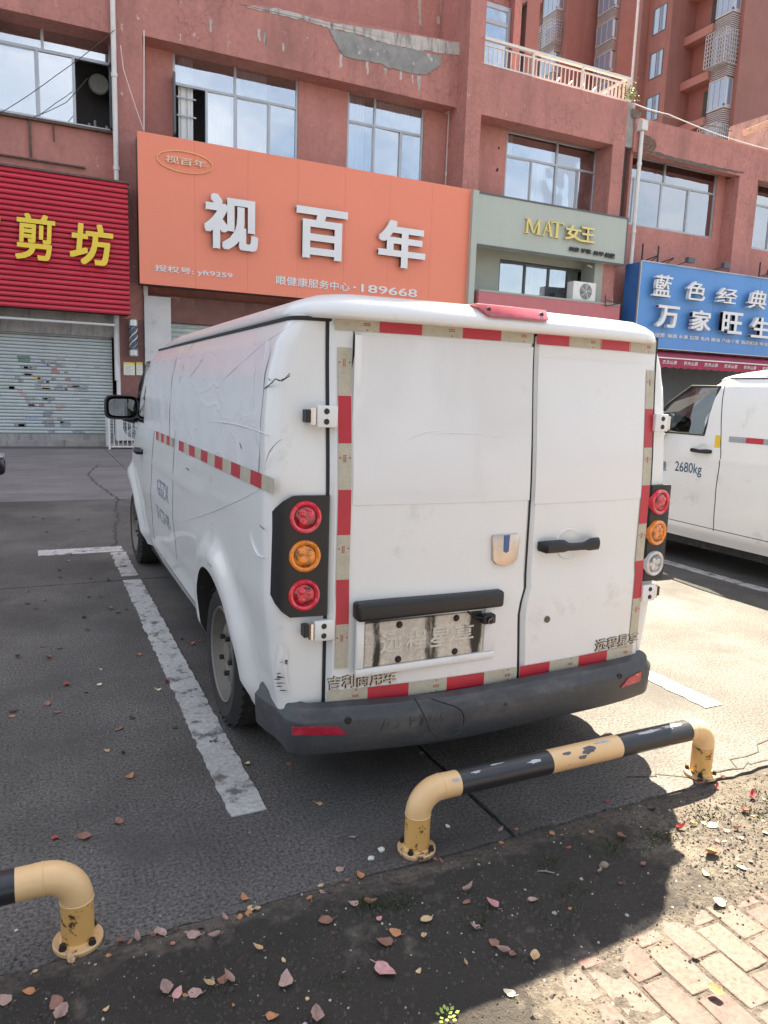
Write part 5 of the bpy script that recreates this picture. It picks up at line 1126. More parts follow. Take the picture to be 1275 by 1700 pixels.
def RD(x, z, off=0.): return RS(x, z, dz(z)+off)
def rd(px, py): return rear(px, py, DOOR)
# vinyl film on the left door, its upper left corner standing off
f0, f1 = rd(586, 556), rd(884, 830)
fb = MB()
def filmf(u, v):
    x = f0.x+(seamx(1.2)-.012-f0.x)*u; z = f1.z+(f0.z-f1.z)*v
    o = .0016+.016*math.exp(-((u)**2)/.0009)*ss(.45, 1, v)+.0005*math.sin(x*60+z*20); return RD(x, z, o)
fb.grid(filmf, 0, 0, [0, .01, .02, .03, .045, .07, .12, .2, .3, .4, .5, .6, .7, .8, .9, 1], [k/16 for k in range(17)]); fb.build('vinyl_film', M_filmr, dl, smooth=50, local=True)
b = MB(); e = [rd(587, 545), rd(590, 560), rd(588, 590), rd(584, 612), rd(585, 585), rd(586, 560)]; b.add([RD(p.x, p.z, .0012) for p in e], [tuple(range(6))]); b.build('painted_film_shade', M_vdark, dl, local=True)  # dark sliver paints the shade behind the lifted film corner
fb = MB(); f2 = rd(1075, 826)
fb.grid(lambda u, v: RD(seamx(1.2)+.012+(rd(1070, 700).x-seamx(1.2)-.012)*u, f2.z+(rd(1000, 600).z-f2.z)*v, .0016+.0004*math.sin(u*20+v*9)), 12, 12); fb.build('vinyl_film', M_filmr, dr, smooth=50, local=True)
# folds of the film
def fold(p0, p1, p2, r, par, fn):
    a, c, d = fn(*p0), fn(*p1), fn(*p2); n = 14; P = []
    for k in range(n+1):
        t = k/n; q = a*(1-t)**2+c*2*t*(1-t)+d*t*t; P.append(RD(q.x, q.z, .001))
    b = MB(); b.tube(P, [r*(.15+.85*math.sin(math.pi*k/n)) for k in range(n+1)], 6); return b.build('film_fold', M_film, par, smooth=80, local=True)
for q in (((672, 735), (700, 712), (745, 716)), ((690, 722), (760, 714), (850, 728))): fold(*q, .0022, dl, rd)
# reflective tape: alternating red and pale pieces, each a part
def tape(name, m, x0, x1, z0, z1, par, off=.0035, marks=None):
    b = MB(); nu, nv = max(1, int(abs(x1-x0)/.05)), max(1, int(abs(z1-z0)/.05))
    b.grid(lambda u, v: RD(x0+(x1-x0)*u, z0+(z1-z0)*v, off), nu, nv)
    o = b.build(name, m, par, local=True)
    if marks:
        q = MB(); vert = abs(z1-z0) > abs(x1-x0); mx, mz = (x0+x1)/2, (z0+z1)/2
        if vert: mz = z1-.045 if z1 > z0 else z0-.045
        else: mx = x1-.04
        for k in range(4):
            for j in range(2):
                if vert: xx, zz2 = mx-.004+.0055*j, mz-.011+.006*k
                else: xx, zz2 = mx-.011+.006*k, mz-.004+.0055*j
                w_, h_ = .0019, .0022; q.add([RD(xx+dx*w_, zz2+dz_*h_, off+.0006) for dx, dz_ in ((-1, -1), (1, -1), (1, 1), (-.2, 1), (-1, .1))], [(0, 1, 2, 3, 4)])
        for sgn in (-1, 1):
            c0_ = (mx, mz+sgn*.019) if not vert else (mx+sgn*.016, mz); q.add([RD(c0_[0]+.003*math.cos(a), c0_[1]+.003*math.sin(a), off+.0006) for a in [k*1.047 for k in range(6)]], [tuple(range(6))])
        q.build('print_mark', M_tm, o, local=True)
    return o
def row(cuts, ty, by, cols, par, marks=True):
    """horizontal run: cut pixels along x; ty/by give top and bottom pixel as function of px"""
    for k in range(len(cuts)-1):
        a, c = cuts[k], cuts[k+1]; p, q = rd(a, ty(a)), rd(c, by(c)); z1 = rd((a+c)/2, ty((a+c)/2)).z; z0 = rd((a+c)/2, by((a+c)/2)).z
        tape('reflective_tape', [M_ct, M_rt][cols[k]], p.x, q.x, ZT0 if ZT0 else z0, ZT1 if ZT1 else z1, par, marks=(cols[k] == 0))
ZT0, ZT1 = rd(700, 557).z, rd(700, 532).z
row([555, 629, 700, 767, 831, 884], lambda x: 530+.08*(x-555), lambda x: 553+.08*(x-555), [0, 1, 0, 1, 0], dl)
ZT0, ZT1 = rd(950, 576).z, rd(950, 553).z
row([891, 945, 997, 1046, 1088], lambda x: 552, lambda x: 575, [1, 0, 1, 0], dr)
ZT0, ZT1 = rd(700, 1150).z-.0, rd(700, 1126).z
row([541, 608, 676, 739, 801, 855], lambda x: 0, lambda x: 0, [0, 1, 0, 1, 0], dl) if False else None
def row2(cuts, cols, par, za, zb4):
    for k in range(len(cuts)-1):
        x0_, x1_ = cuts[k], cuts[k+1]; tape('reflective_tape', [M_ct, M_rt][cols[k]], x0_, x1_, za, zb4, par, marks=(cols[k] == 0))
zt0 = zdb+.008; zt1 = zt0+.047
row2([rd(541, 1150).x, rd(608, 1145).x, rd(676, 1140).x, rd(739, 1133).x, rd(801, 1124).x, rd(855, 1118).x], [0, 1, 0, 1, 0], dl, zt0, zt1)
row2([rd(860, 1115).x, rd(909, 1108).x, rd(957, 1100).x, rd(1004, 1093).x, rd(1046, 1085).x], [1, 0, 1, 0], dr, zt0, zt1)
xl0, xl1 = rd(561, 800).x, rd(583, 800).x
zc = [rd(570, y).z for y in (577, 657, 736, 813, 888, 962, 1035, 1107)]
for k in range(7): tape('reflective_tape', [M_ct, M_rt][k % 2], xl0, xl1, zc[k+1], zc[k], dl, marks=(k % 2 == 0))
xr0_, xr1_ = rd(1066, 850).x, rd(1080, 850).x-.004
xr0_, xr1_ = xdr-.062, xdr-.014
zc = [rd(1078, y).z for y in (615, 679, 743, 805, 868, 928, 988, 1047)]
for k in range(7): tape('reflective_tape', [M_ct, M_rt][k % 2], xr0_, xr1_, zc[k+1], zc[k], dr, marks=(k % 2 == 0))
# tail lamps
def lamp(s, px_list, mats):
    xo = s*.820; xi = (xdl-.006) if s < 0 else (xdr+.006); z0_, z1_ = rear(506, 1022).z, rear(506, 822).z
    b = MB(); w = Wz(.88); prof = []
    xc = w-RR; yc = YREAR(xc, .88)+RR
    xf = .772 if s < 0 else .826; y0_ = YREAR(.74, .88)-.014
    out = [(abs(xi)+(xf-abs(xi))*k/4, YREAR(min(.74, abs(xi)+(xf-abs(xi))*k/4), .88)-.014) for k in range(5)]
    out += [(.798, y0_+.008), (.816, y0_+.022), (.826, y0_+.045)] if s < 0 else [(.838, y0_+.006), (.846, y0_+.03), (.848, y0_+.08)]
    nseg = len(out)
    def zr(i):
        t = max(0, (i-3.9)/(nseg-4.9)); q = 1 if s < 0 else .25; return z0_+.075*q*t**1.2, z1_-.06*q*t**1.2
    ringp = []; 
    for i, (x, y) in enumerate(out):
        za_, zb5 = zr(i); ringp.append([Vector((s*x, y, za_+(zb5-za_)*j/6)) for j in range(7)])
    vs = [v for c in ringp for v in c]; fs = [(i*7+j, i*7+j+1, (i+1)*7+j+1, (i+1)*7+j) for i in range(nseg-1) for j in range(6)]
    base = len(vs); rim = [i*7 for i in range(nseg)]+[(nseg-1)*7+j for j in range(1, 7)]+[i*7+6 for i in range(nseg-2, -1, -1)]+[j for j in range(5, 0, -1)]
    back = [vs[i]+Vector((-s*.02, .03, 0)) for i in rim]; n = len(rim); vs += back
    fs += [(rim[k], rim[(k+1) % n], base+(k+1) % n, base+k) for k in range(n)]
    b.add(vs, fs); h = b.build('tail_light', M_blkp, v1, smooth=35, local=True)
    for (px, py), (mr_, md_) in zip(px_list, mats):
        p = rear(px, py, .03); xx = s*.744+(.018 if s < 0 else .030); c = Vector((xx, YREAR(.74, p.z)-.013, p.z)); ax = Vector((s*.10, -1, 0)).normalized()
        b = MB(); b.lathe(c, ax, [(.052, -.03), (.052, .006), (.050, .011), (.044, .013), (.038, .010), (.036, .005)], 36); l = b.build('lens_ring', mr_, h, smooth=35, local=True)
        b = MB(); b.lathe(c, ax, [(.0362, .004), (.030, .010), (.018, .0125), (0, .014)], 36); b.build('lens', md_, l, smooth=60, local=True)
        b = MB()
        for a in (.5, 2.2, 4.1): u = Vector((math.cos(a)*.016, 0, math.sin(a)*.016)); b.lathe(c+u+ax*.0115, ax, [(0, .004), (.007, .003), (.012, 0)], 12)
        b.build('painted_glint', mr_, l, smooth=60, local=True)  # glints on the lens, put in as brighter coloured domes
zl_ = [(510, 860), (508, 925), (506, 990)]
lamp(-1, zl_, ((M_lr, M_lrd), (M_lo, M_lod), (M_lr, M_lrd)))
lamp(1, zl_, ((M_lr, M_lrd), (M_lo, M_lod), (M_lw, M_lwd)))
# hinges
def hinge(s, z):
    xe_ = xdl if s < 0 else xdr; b = MB()
    x0_, x1_ = sorted((xe_+s*.052, xe_-s*.016)); yb = YREAR(xe_, z)
    b.box(x0_, x1_, yb-.036, yb-.019, z-.034, z+.034); b.box(min(xe_, xe_+s*.02), max(xe_, xe_+s*.02), yb-.02, yb+.01, z-.03, z+.03); h = b.build('hinge', M_van, v1, bevel=.004, seg=2, local=True, smooth=40)
    b = MB(); b.cyl((xe_+s*.061, yb-.022, z-.026), (xe_+s*.061, yb-.022, z+.026), .011, 12); b.build('knuckle', M_chr, h, smooth=40, local=True)
    b = MB(); b.box(*sorted((xe_+s*.064, xe_+s*.086)), yb-.026, yb+.01, z-.020, z+.020); b.build('hinge_arm', M_blkp, h, bevel=.003, local=True)
    b = MB()
    for dz_ in (-.016, .016): b.lathe((xe_+s*.022, yb-.036, z+dz_), (0, -1, 0), [(0, .003), (.008, .003), (.0095, 0)], 12)
    b.build('bolt', M_blkp, h, smooth=40, local=True)
for s, (px, py) in ((-1, (525, 691)), (-1, (515, 1048))): z_ = rear(px, py, .03).z; hinge(-1, z_); hinge(1, z_)
# high brake light in the roof edge
p, q = rear(797, 497, .06), rear(919, 526, .06)
b = MB(); zc_ = 1.672
xa, xb = rear(797, 505, .07).x, rear(919, 515, .07).x
zc_ += .030; xa += .006; b.prism([(xa, .004, zc_+.022), (xb, .004, zc_+.022), (xb-.01, -.030, zc_-.016), (xb-.03, -.033, zc_-.022), (xa+.04, -.033, zc_-.022), (xa+.025, -.030, zc_-.016)], (0, .05, 0)); hb = b.build('high_brake_light', lens('brake_ring_lens', (.42, .045, .055)), v1, bevel=.005, smooth=40, local=True)
b = MB()
for f in (.14, .88): b.cyl((xa+(xb-xa)*f, -.0175, zc_+.002), (xa+(xb-xa)*f, .0, zc_+.002), .007, 10)
b.build('screw_hole', M_black, hb, local=True)
# trim bar, plate recess, camera
pa, pb = rd(583, 1009), rd(829, 992); zc_ = (pa.z+pb.z)/2
b = MB(); b.box(pa.x, pb.x, -.050, .01, zc_-.030, zc_+.030)
tb = b.build('handle_trim_bar', M_blkp, dl, bevel=.012, seg=3, smooth=40, local=True)
M_plate = mat('grimy_plate_recess', (.60, .53, .44), .6, var=.1, vs=8, dirt=(.03, .024, .018), dscale=2.6, dlo=.66, dhi=.78, stretch=(4.0, 1, 1.1), var2=(60, .2))
pa, pb = rd(597, 1098), rd(801, 1020); zb6, zt6 = rd(700, 1090).z-.004, rd(700, 1022).z
b = MB(); b.box(pa.x, pb.x, -.0255, -.010, zb6, zt6); pr_ = b.build('plate_recess', M_plate, dl, bevel=.003, local=True)
# three soot runs down the recess
_nt = M_plate.node_tree; _co = [n for n in _nt.nodes if n.type == 'NEW_GEOMETRY'][0].outputs['Position']; _sx = N(_nt, 'ShaderNodeSeparateXYZ'); _nt.links.new(_co, _sx.inputs[0])
_mrs = [n for n in _nt.nodes if n.type == 'MAP_RANGE' and abs(n.inputs[1].default_value-.66) < 1e-4]; _src = _mrs[0].inputs[0].links[0].from_socket
for fx, wd in ((.09, .022), (.53, .040), (.93, .026)):
    s_ = N(_nt, 'ShaderNodeMath', operation='SUBTRACT'); _nt.links.new(_sx.outputs[0], s_.inputs[0]); s_.inputs[1].default_value = OX+pa.x+(pb.x-pa.x)*fx
    ab = N(_nt, 'ShaderNodeMath', operation='ABSOLUTE'); _nt.links.new(s_.outputs[0], ab.inputs[0]); mr_ = N(_nt, 'ShaderNodeMapRange'); mr_.inputs[1].default_value = wd*1.5; mr_.inputs[2].default_value = wd*.3; mr_.inputs[4].default_value = .30; _nt.links.new(ab.outputs[0], mr_.inputs[0])
    ad_ = N(_nt, 'ShaderNodeMath', operation='ADD'); _nt.links.new(_src, ad_.inputs[0]); _nt.links.new(mr_.outputs[0], ad_.inputs[1]); _src = ad_.outputs[0]
_nt.links.new(_src, _mrs[0].inputs[0])
b = MB(); fr = .03
for X0, X1, Z0, Z1 in ((pa.x-fr, pb.x+fr+.02, zb6-fr, zb6-.002), (pa.x-fr, pa.x-.002, zb6-.002, zc_-.03), (pb.x+.002, pb.x+fr+.02, zb6-.002, zc_-.03)): b.box(X0, X1, -.029, -.012, Z0, Z1)
b.build('plate_frame', M_van, dl, bevel=.005, seg=2, smooth=40, local=True)
for fx in (.27, .75):
    for fz in (.10, .90):
        b = MB(); c = (pa.x+(pb.x-pa.x)*fx, -.0255, zb6+(zt6-zb6)*fz); b.lathe(c, (0, -1, 0), [(.012, 0), (.012, .002), (.007, .003), (.007, .008), (0, .008)], 12); b.build('plate_bolt', M_bolt, pr_, smooth=35, local=True)
M_emb = mat('plate_raised_letter', (.66, .60, .51), .55, var=.15, vs=30, dirt=(.10, .085, .07), dscale=2.6, dlo=.56, dhi=.66, stretch=(4., 1, 1.))
def vtext(name, s, m, par, x0_, x1_, z0_, z1_, ext, off, **kw):
    z = (z0_+z1_)/2; yb = YREAR((x0_+x1_)/2, z)-dz(z)-off; 
    o = text(name, s, m, None, (OX+x0_, OY+yb, z0_), XD, ZD, x1_-x0_, z1_-z0_, ext, **kw)
    for v in o.data.vertices: v.co -= Vector((OX, OY, 0)); dx = v.co.x-(x0_+x1_)/2; v.co.y += YREAR(v.co.x, z)-YREAR((x0_+x1_)/2, z)
    o.parent = par; ORG[o.name] = ORG[v1.name]; return o
for k, ch in enumerate('远程星享'): 
    wch = (pb.x-pa.x)*.82/4; x_ = pa.x+(pb.x-pa.x)*.12+wch*k; o = vtext('embossed_letter', ch, M_emb, pr_, x_, x_+wch*.84, zb6+.042, zt6-.04, .0035, -.0, bold=.01); 
    for v in o.data.vertices: v.co.y = -.0285 if v.co.y < YREAR(v.co.x, .6)-dz(.6)-.001 else -.025
pc = rd(801, 1020); b = MB(); b.box(pc.x-.024, pc.x+.026, -.062, -.030, pc.z-.022, pc.z+.012); cmr = b.build('rear_camera', M_blkp, dl, bevel=.005, local=True)
b = MB(); b.lathe((pc.x, -.062, pc.z-.006), (0, -1, -.15), [(.013, 0), (.013, .008), (.009, .008), (.008, .005), (0, .007)], 16); b.build('camera_lens', M_vglass, cmr, smooth=40, local=True)
b = MB(); b.tube([RD(rd(772, 1013).x, rd(772, 1013).z, .012), RD(rd(784, 1020).x, rd(784, 1022).z, .016), RD(pc.x-.02, pc.z, .03)], .004, 6); b.build('camera_cable', M_blkp, dl, smooth=60, local=True)
# raised brand lettering
for par, s, a, c in ((dl, '吉利商用车', (541, 1146), (657, 1118)), (dr, '远程星享', (985, 1083), (1056, 1063))):
    p, q = rd(*a), rd(*c); n_ = len(s); wch = (q.x-p.x)/n_
    z0_ = zt1+.006; hgt = .044
    if s[0] == '远': p = rd(985, 1075); q = rd(1055, 1075); wch = (q.x-p.x)/n_; z0_ = zt1+.006; hgt = .044
    for k, ch in enumerate(s): lo_ = vtext('raised_letter', ch, M_bronze, par, p.x+wch*k+.003, p.x+wch*(k+1)-.003, z0_, z0_+hgt, .005, .0026); vtext('painted_letter_shade', ch, M_blkp, lo_, p.x+wch*k+.0008, p.x+wch*(k+1)-.0025, z0_-.0022, z0_+hgt+.001, .0016, .0005, fat=.022)  # black copy behind each letter paints its dark sides and outline shade
# badge, handle, lock
p, q = rd(816, 888), rd(857, 937); xm_ = (p.x+q.x)/2; zm_ = (p.z+q.z)/2; w2, h2 = (q.x-p.x)/2, (p.z-q.z)/2
b = MB(); b.prism([Vector((xm_+x*w2, -.026, zm_+z*h2)) for x, z in ((-.95, 1), (.95, 1), (1, .8), (.92, -.6), (.6, -.88), (0, -1), (-.6, -.88), (-.92, -.6), (-1, .8))], (0, .014, 0)); bd = b.build('badge', mat('brushed_badge', (.62, .54, .48), .3, metal=.9, var=.12, vs=20), dl, bevel=.003, seg=2, smooth=40, local=True)
b = MB(); b.prism([Vector((xm_+x*w2, -.0285, zm_+z*h2)) for x, z in ((-.2, .98), (.2, .98), (.18, -.05), (0, -.15), (-.18, -.05))], (0, .004, 0)); b.build('blue_stripe', mat('blue_enamel', (.03, .09, .28), .3, coat=.5), bd, local=True)
b = MB(); pts = []
ph = rd(892, 908); pk = rd(986, 905); L2 = pk.x-ph.x; xc_ = (ph.x+pk.x)/2; zc_ = ph.z+.004; yb = YREAR(xc_, zc_)-DOOR
b.lathe((xc_+.006, yb-.0012, zc_), (0, -1, 0), [(0, .0005), (.040, .0005), (.050, .003), (.056, .0045), (.060, 0)], 32); b.build('handle_dish', M_van, dr, smooth=60, local=True)
b = MB(); rings = []
for k in range(15):
    u = k/14; x = ph.x+L2*u; hgt = .024 if u < .34 else (.024-.009*ss(.34, .45, u)+.009*ss(.68, .8, u)); zo = -.006*ss(.3, .5, u)*ss(.85, .65, u); e = min(1, .72+min(u, 1-u)/.05); o_ = .010+.022*min(1, min(u, 1-u)/.06)
    rings.append([Vector((x, yb-o_+.012*math.cos(a)*e-.002, zc_+zo+hgt*math.sin(a)*e)) for a in [2*math.pi*j/12 for j in range(12)]])
b.add([v for r_ in rings for v in r_], [(i*12+j, i*12+(j+1) % 12, (i+1)*12+(j+1) % 12, (i+1)*12+j) for i in range(14) for j in range(12)]+[tuple(range(12)), tuple(14*12+j for j in range(12))]); b.build('door_handle', M_blkp, dr, smooth=45, local=True)
p = rd(906, 1027); b = MB(); b.lathe((p.x, YREAR(p.x, p.z)-dz(p.z), p.z), (0, -1, 0), [(.013, 0), (.013, .003), (.010, .004), (.009, .002), (.0055, .002), (.005, .005), (0, .005)], 20); b.build('lock_cylinder', mat('dull_lock', (.16, .15, .13), .4, metal=.7), dr, smooth=40, local=True)
M_refl = lens('reflector_ring', (.40, .015, .04))
# bumper details
def BU(px, py, off=.10):
    y = OY-.07
    p = PX(px, py, Y=y); return p-Vector((OX, OY, 0))
def bump_y(x): return YREAR(x, .4)-.022-.018*(1-min(1, abs(x/.70))**3)-.0635
b = MB(); pl_ = [(492, 1229), (492, 1216), (562, 1210), (579, 1221), (545, 1225)]
b.prism([Vector((BU(*p).x, bump_y(BU(*p).x)-.002, BU(*p).z)) for p in pl_], (0, .006, 0)); b.build('reflector', M_refl, bum1, local=True)
b = MB(); pl_ = [(1031, 1142), (1045, 1127), (1071, 1118), (1069, 1134)]
b.prism([Vector((BU(*p).x, bump_y(BU(*p).x)-.004, BU(*p).z)) for p in pl_], (0, .008, 0)); b.build('reflector', M_refl, bum1, local=True)
for px, py in ((580, 1198), (1029, 1123)):
    p = BU(px, py); b = MB(); b.lathe((p.x, bump_y(p.x)+.001, p.z), (0, -1, 0), [(.012, 0), (.012, .003), (.009, .0035), (.0085, .001), (.006, .001), (.005, .003), (0, .003)], 18); b.build('parking_sensor', M_blkp, bum1, smooth=40, local=True)
p = BU(830, 1163); b = MB(); b.lathe((p.x, bump_y(p.x)-.0005, p.z), (0, -1, 0), [(0, .001), (.007, .001)], 12); b.build('screw_hole', M_black, bum1, local=True)
P = [BU(*q) for q in ((682, 1153), (690, 1168), (699, 1188), (706, 1206), (722, 1212), (741, 1209), (754, 1197), (757, 1178), (748, 1166), (728, 1160), (705, 1153))]
b = MB(); P = [Vector((q.x, bump_y(q.x)-.006-.02*math.sin(math.pi*k/10), q.z)) for k, q in enumerate(P)]; Q = []
for k in range(len(P)-1):
    for j in range(4):
        t = j/4; p0, p1, p2, p3 = P[max(k-1, 0)], P[k], P[k+1], P[min(k+2, len(P)-1)]; Q.append(.5*((2*p1)+(p2-p0)*t+(2*p0-5*p1+4*p2-p3)*t*t+(3*p1-p0-3*p2+p3)*t**3))
b.tube(Q, .0028, 6); b.build('dangling_cable', M_blkp, bum1, smooth=60, local=True)
M_scr = mat('bumper_scratch', (.025, .025, .026), .8); M_scl = mat('pale_scratch', (.25, .25, .25), .8)
rg = random.Random(9); b = MB()
for k in range(34):
    x = BU(rg.uniform(630, 740), 1185).x; z = rg.uniform(.318, .372); dz2 = rg.uniform(.008, .028); dx = rg.uniform(.002, .008); y = bump_y(x)-.0008
    if z+dz2 > .362: continue
    b.add([(x, y, z), (x+.0022, y, z), (x+dx+.0016, y, z+dz2), (x+dx, y, z+dz2)], [(0, 1, 2, 3)])
b.build('scratch', M_scr, bum1, local=True)
# --- left side of van one
def sd(px, py):
    x = OX-.82
    for _ in range(10):
        p = PX(px, py, X=x); x = OX-XSIDE(p.y-OY, max(.25, min(1.6, p.z)))
    return (p.y-OY, p.z)
side_seam(v1, *sd(316, 563), *sd(294, 928), wd=.007)
side_seam(v1, *sd(258, 700), *sd(258, 905), wd=.008)
a = sd(258, 905); side_seam(v1, a[0], .36, 1.35, .335, wd=.005)
# wrinkled film over the side panels
fy0, fy1 = .19, 2.75
def filmside(u, v):
    y = fy0+(fy1-fy0)*u; zz = 1.02+.56*v; return (y, zz)
def fpatch(name, y0, y1, z0, z1, off=.0016, nu=40, nv=16, sk=0.):
    b = MB(); b.grid(lambda u, v: (lambda y, z: Vector((-(XSIDE(y, z)+off+.0012*math.sin(y*23+z*11)*math.sin(z*31)), y, z)))(y0+(y1-y0)*u+sk*v, z0+(z1-z0)*v), nu, nv); return b.build(name, M_film, v1, smooth=60, local=True)
fpatch('vinyl_film', .17, 1.86, 1.155, 1.575); fpatch('vinyl_film', 1.90, 2.78, 1.155, 1.575)
def sfold(pts, r, n=16, m=None):
    q = [Vector((*sd(*p), 0)) for p in pts]; P = []
    for k in range(n+1):
        t = k/n
        if len(q) == 3: w_ = q[0]*(1-t)**2+q[1]*2*t*(1-t)+q[2]*t*t
        else: w_ = q[0].lerp(q[1], t)
        P.append(Vector((-(XSIDE(w_.x, w_.y)+.0018), w_.x, w_.y)))
    b = MB(); b.tube(P, [r*(.2+.8*math.sin(math.pi*k/n)) for k in range(n+1)], 5); b.build('film_fold', m or M_film, v1, smooth=80, local=True)
for pts in (((345, 700), (400, 700), (450, 725)), ((440, 780), (445, 740), (472, 728)), ((415, 880), (425, 930), (440, 925))): sfold(pts, .003)
M_hair = mat('grey_film_edge', (.55, .56, .58), .6)
for pts in (((488, 532), (400, 600), (352, 655)), ((430, 805), (300, 872), (200, 950)) if False else ((438, 808), (380, 845), (296, 868)), ((428, 590), (425, 640), (420, 685)), ((410, 620), (409, 650), (408, 690))): sfold(pts, .0011, m=M_hair)
# black scrape near the rear corner, and small ones
def scrape(pts, wd, m=M_vdark):
    q = [sd(*p) for p in pts]; b = MB()
    for (a, c) in zip(q[:-1], q[1:]):
        d = Vector((c[0]-a[0], c[1]-a[1])); nn = Vector((-d.y, d.x)).normalized()*wd; x_ = lambda y, z: -(XSIDE(y, z)+.003)
        b.add([(x_(y, z), y, z) for y, z in ((a[0]-nn.x*.6, a[1]-nn.y*.6), (c[0]-nn.x, c[1]-nn.y), (c[0]+nn.x, c[1]+nn.y), (a[0]+nn.x*.6, a[1]+nn.y*.6))], [(0, 1, 2, 3)])
    b.build('scrape', m, v1, local=True)
scrape([(440, 645), (450, 638), (459, 629), (466, 632), (474, 629), (483, 620)], .0026); scrape([(443, 643), (455, 634)], .0025); scrape([(468, 634), (483, 624)], .002); scrape([(447, 628), (450, 632)], .002)
scrape([(399, 735), (402, 745)], .003); scrape([(317, 625), (330, 608), (338, 595)], .0015); scrape([(310, 777), (314, 780)], .003)
scrape([(326, 928), (334, 930)], .0015); scrape([(346, 934), (352, 941)], .0015); scrape([(432, 872), (440, 879)], .0015)
# tape strip along the side
ya, yb2 = sd(457, 806)[0], sd(298, 741)[0]; zs_ = [sd(px, py)[1] for px, py in ((457, 806), (298, 740), (262, 724))]; zc_ = sum(zs_)/3
nsg = 12
def side_tape(y0, y1, m, h=.024):
    o = side_patch(v1, 'reflective_tape', m, lambda u, v: (y0+(y1-y0)*u, zc_-h+2*h*v), max(2, int(abs(y1-y0)/.06)), 2, .0038); return o
for k in range(nsg):
    side_tape(ya+(yb2-ya)*k/nsg, ya+(yb2-ya)*(k+1)/nsg, [M_ct, M_rt][k % 2])
yA, yB_ = sd(288, 736)[0], sd(260, 723)[0]
for k in range(6): side_tape(yA+(yB_-yA)*k/6, yA+(yB_-yA)*(k+1)/6, [M_ct, M_rt][k % 2])
# front side window and its black pillar, door handle
b = MB(); 
for s in (-1, 1):
    b = MB(); b.add([(s*(XSIDE(y, z)+.003), y, z) for y, z in ((2.93, 1.17), (2.88, 1.38), (2.86, 1.575), (3.10, 1.575), (3.32, 1.42), (3.56, 1.17), (3.2, 1.17))], [tuple(range(7))]); b.build('side_window', M_vglass, v1, local=True)
    b = MB(); y, z = 3.05, .98; x = s*XSIDE(y, z); b.tube([(x, y-.09, z), (x+s*.03, y-.07, z), (x+s*.034, y, z), (x+s*.03, y+.07, z), (x, y+.09, z)], [.016, .02, .02, .02, .016], 10); b.build('door_handle', M_blkp, v1, smooth=50, local=True)
# ghost lettering left on the front door after stickers were peeled off
M_ghost = mat('peeled_letter_ghost', (.30, .33, .42), .7, var=.25, vs=60, dirt=(.74, .74, .75), dscale=90, dlo=.48, dhi=.55)
def side_text(s, px0, px1, h, m, par, org, sgn=-1):
    (y0, z0), (y1, z1) = sd(*px0), sd(*px1); 
    o = text('ghost_lettering', s, m, None, (0, 0, 0), (0, -1, 0), ZD, abs(y1-y0), h, .0012, bold=.01)
    ymax = max(y0, y1); zb7 = (z0+z1)/2
    for v in o.data.vertices: y, z = ymax+v.co.y, zb7+v.co.z; v.co = Vector((-(XSIDE(y, z)+.002-.0), y, z))
    o.parent = par; ORG[o.name] = ORG[par.name]
side_text('GSZX', (262, 828), (280, 828), .10, M_ghost, v1, None)
side_text('TCHI', (263, 868), (281, 868), .08, M_ghost, v1, None)
# crushed corner above the bumper
b = MB(); xc = -Wz(.5)
def CS(a, z, off):                                  # rear left corner surface, a = 0 rear .. 1 side
    w = Wz(z); xq = w-RR; yc = YREAR(xq, z)+RR; t = math.pi/2*a; return Vector((-(xq+(RR+off)*math.sin(t)), yc-(RR+off)*math.cos(t), z))
b.grid(lambda u, v: CS(.20+.62*u+.05*math.sin(v*5), .445+.16*v, .002+.006*math.sin(u*14+v*3)*math.sin(math.pi*u)*math.sin(math.pi*v)), 24, 20); b.build('crushed_corner', mat('scraped_corner', (.77, .765, .75), .34, coat=.5, var=.03, vs=6, dirt=(.03, .025, .02), dscale=3.0, dlo=.585, dhi=.64, stretch=(3.5, 3.5, 13)), v1, smooth=30, local=True)
b = MB()
for k in range(6):
    z = .45+.012*k+rg.uniform(0, .006); a0 = rg.uniform(.3, .45); a1 = a0+rg.uniform(.15, .4); n = 8
    for j in range(n):
        u0, u1 = a0+(a1-a0)*j/n, a0+(a1-a0)*(j+1)/n; hh_ = .003*math.sin(math.pi*(j+.5)/n)+.0006; b.quad(CS(u0, z-.02*(u0-a0), .011), CS(u1, z-.02*(u1-a0), .011), CS(u1, z-.02*(u1-a0)+hh_, .011), CS(u0, z-.02*(u0-a0)+hh_, .011))
b.build('corner_scrapes', M_vdark, v1, local=True)

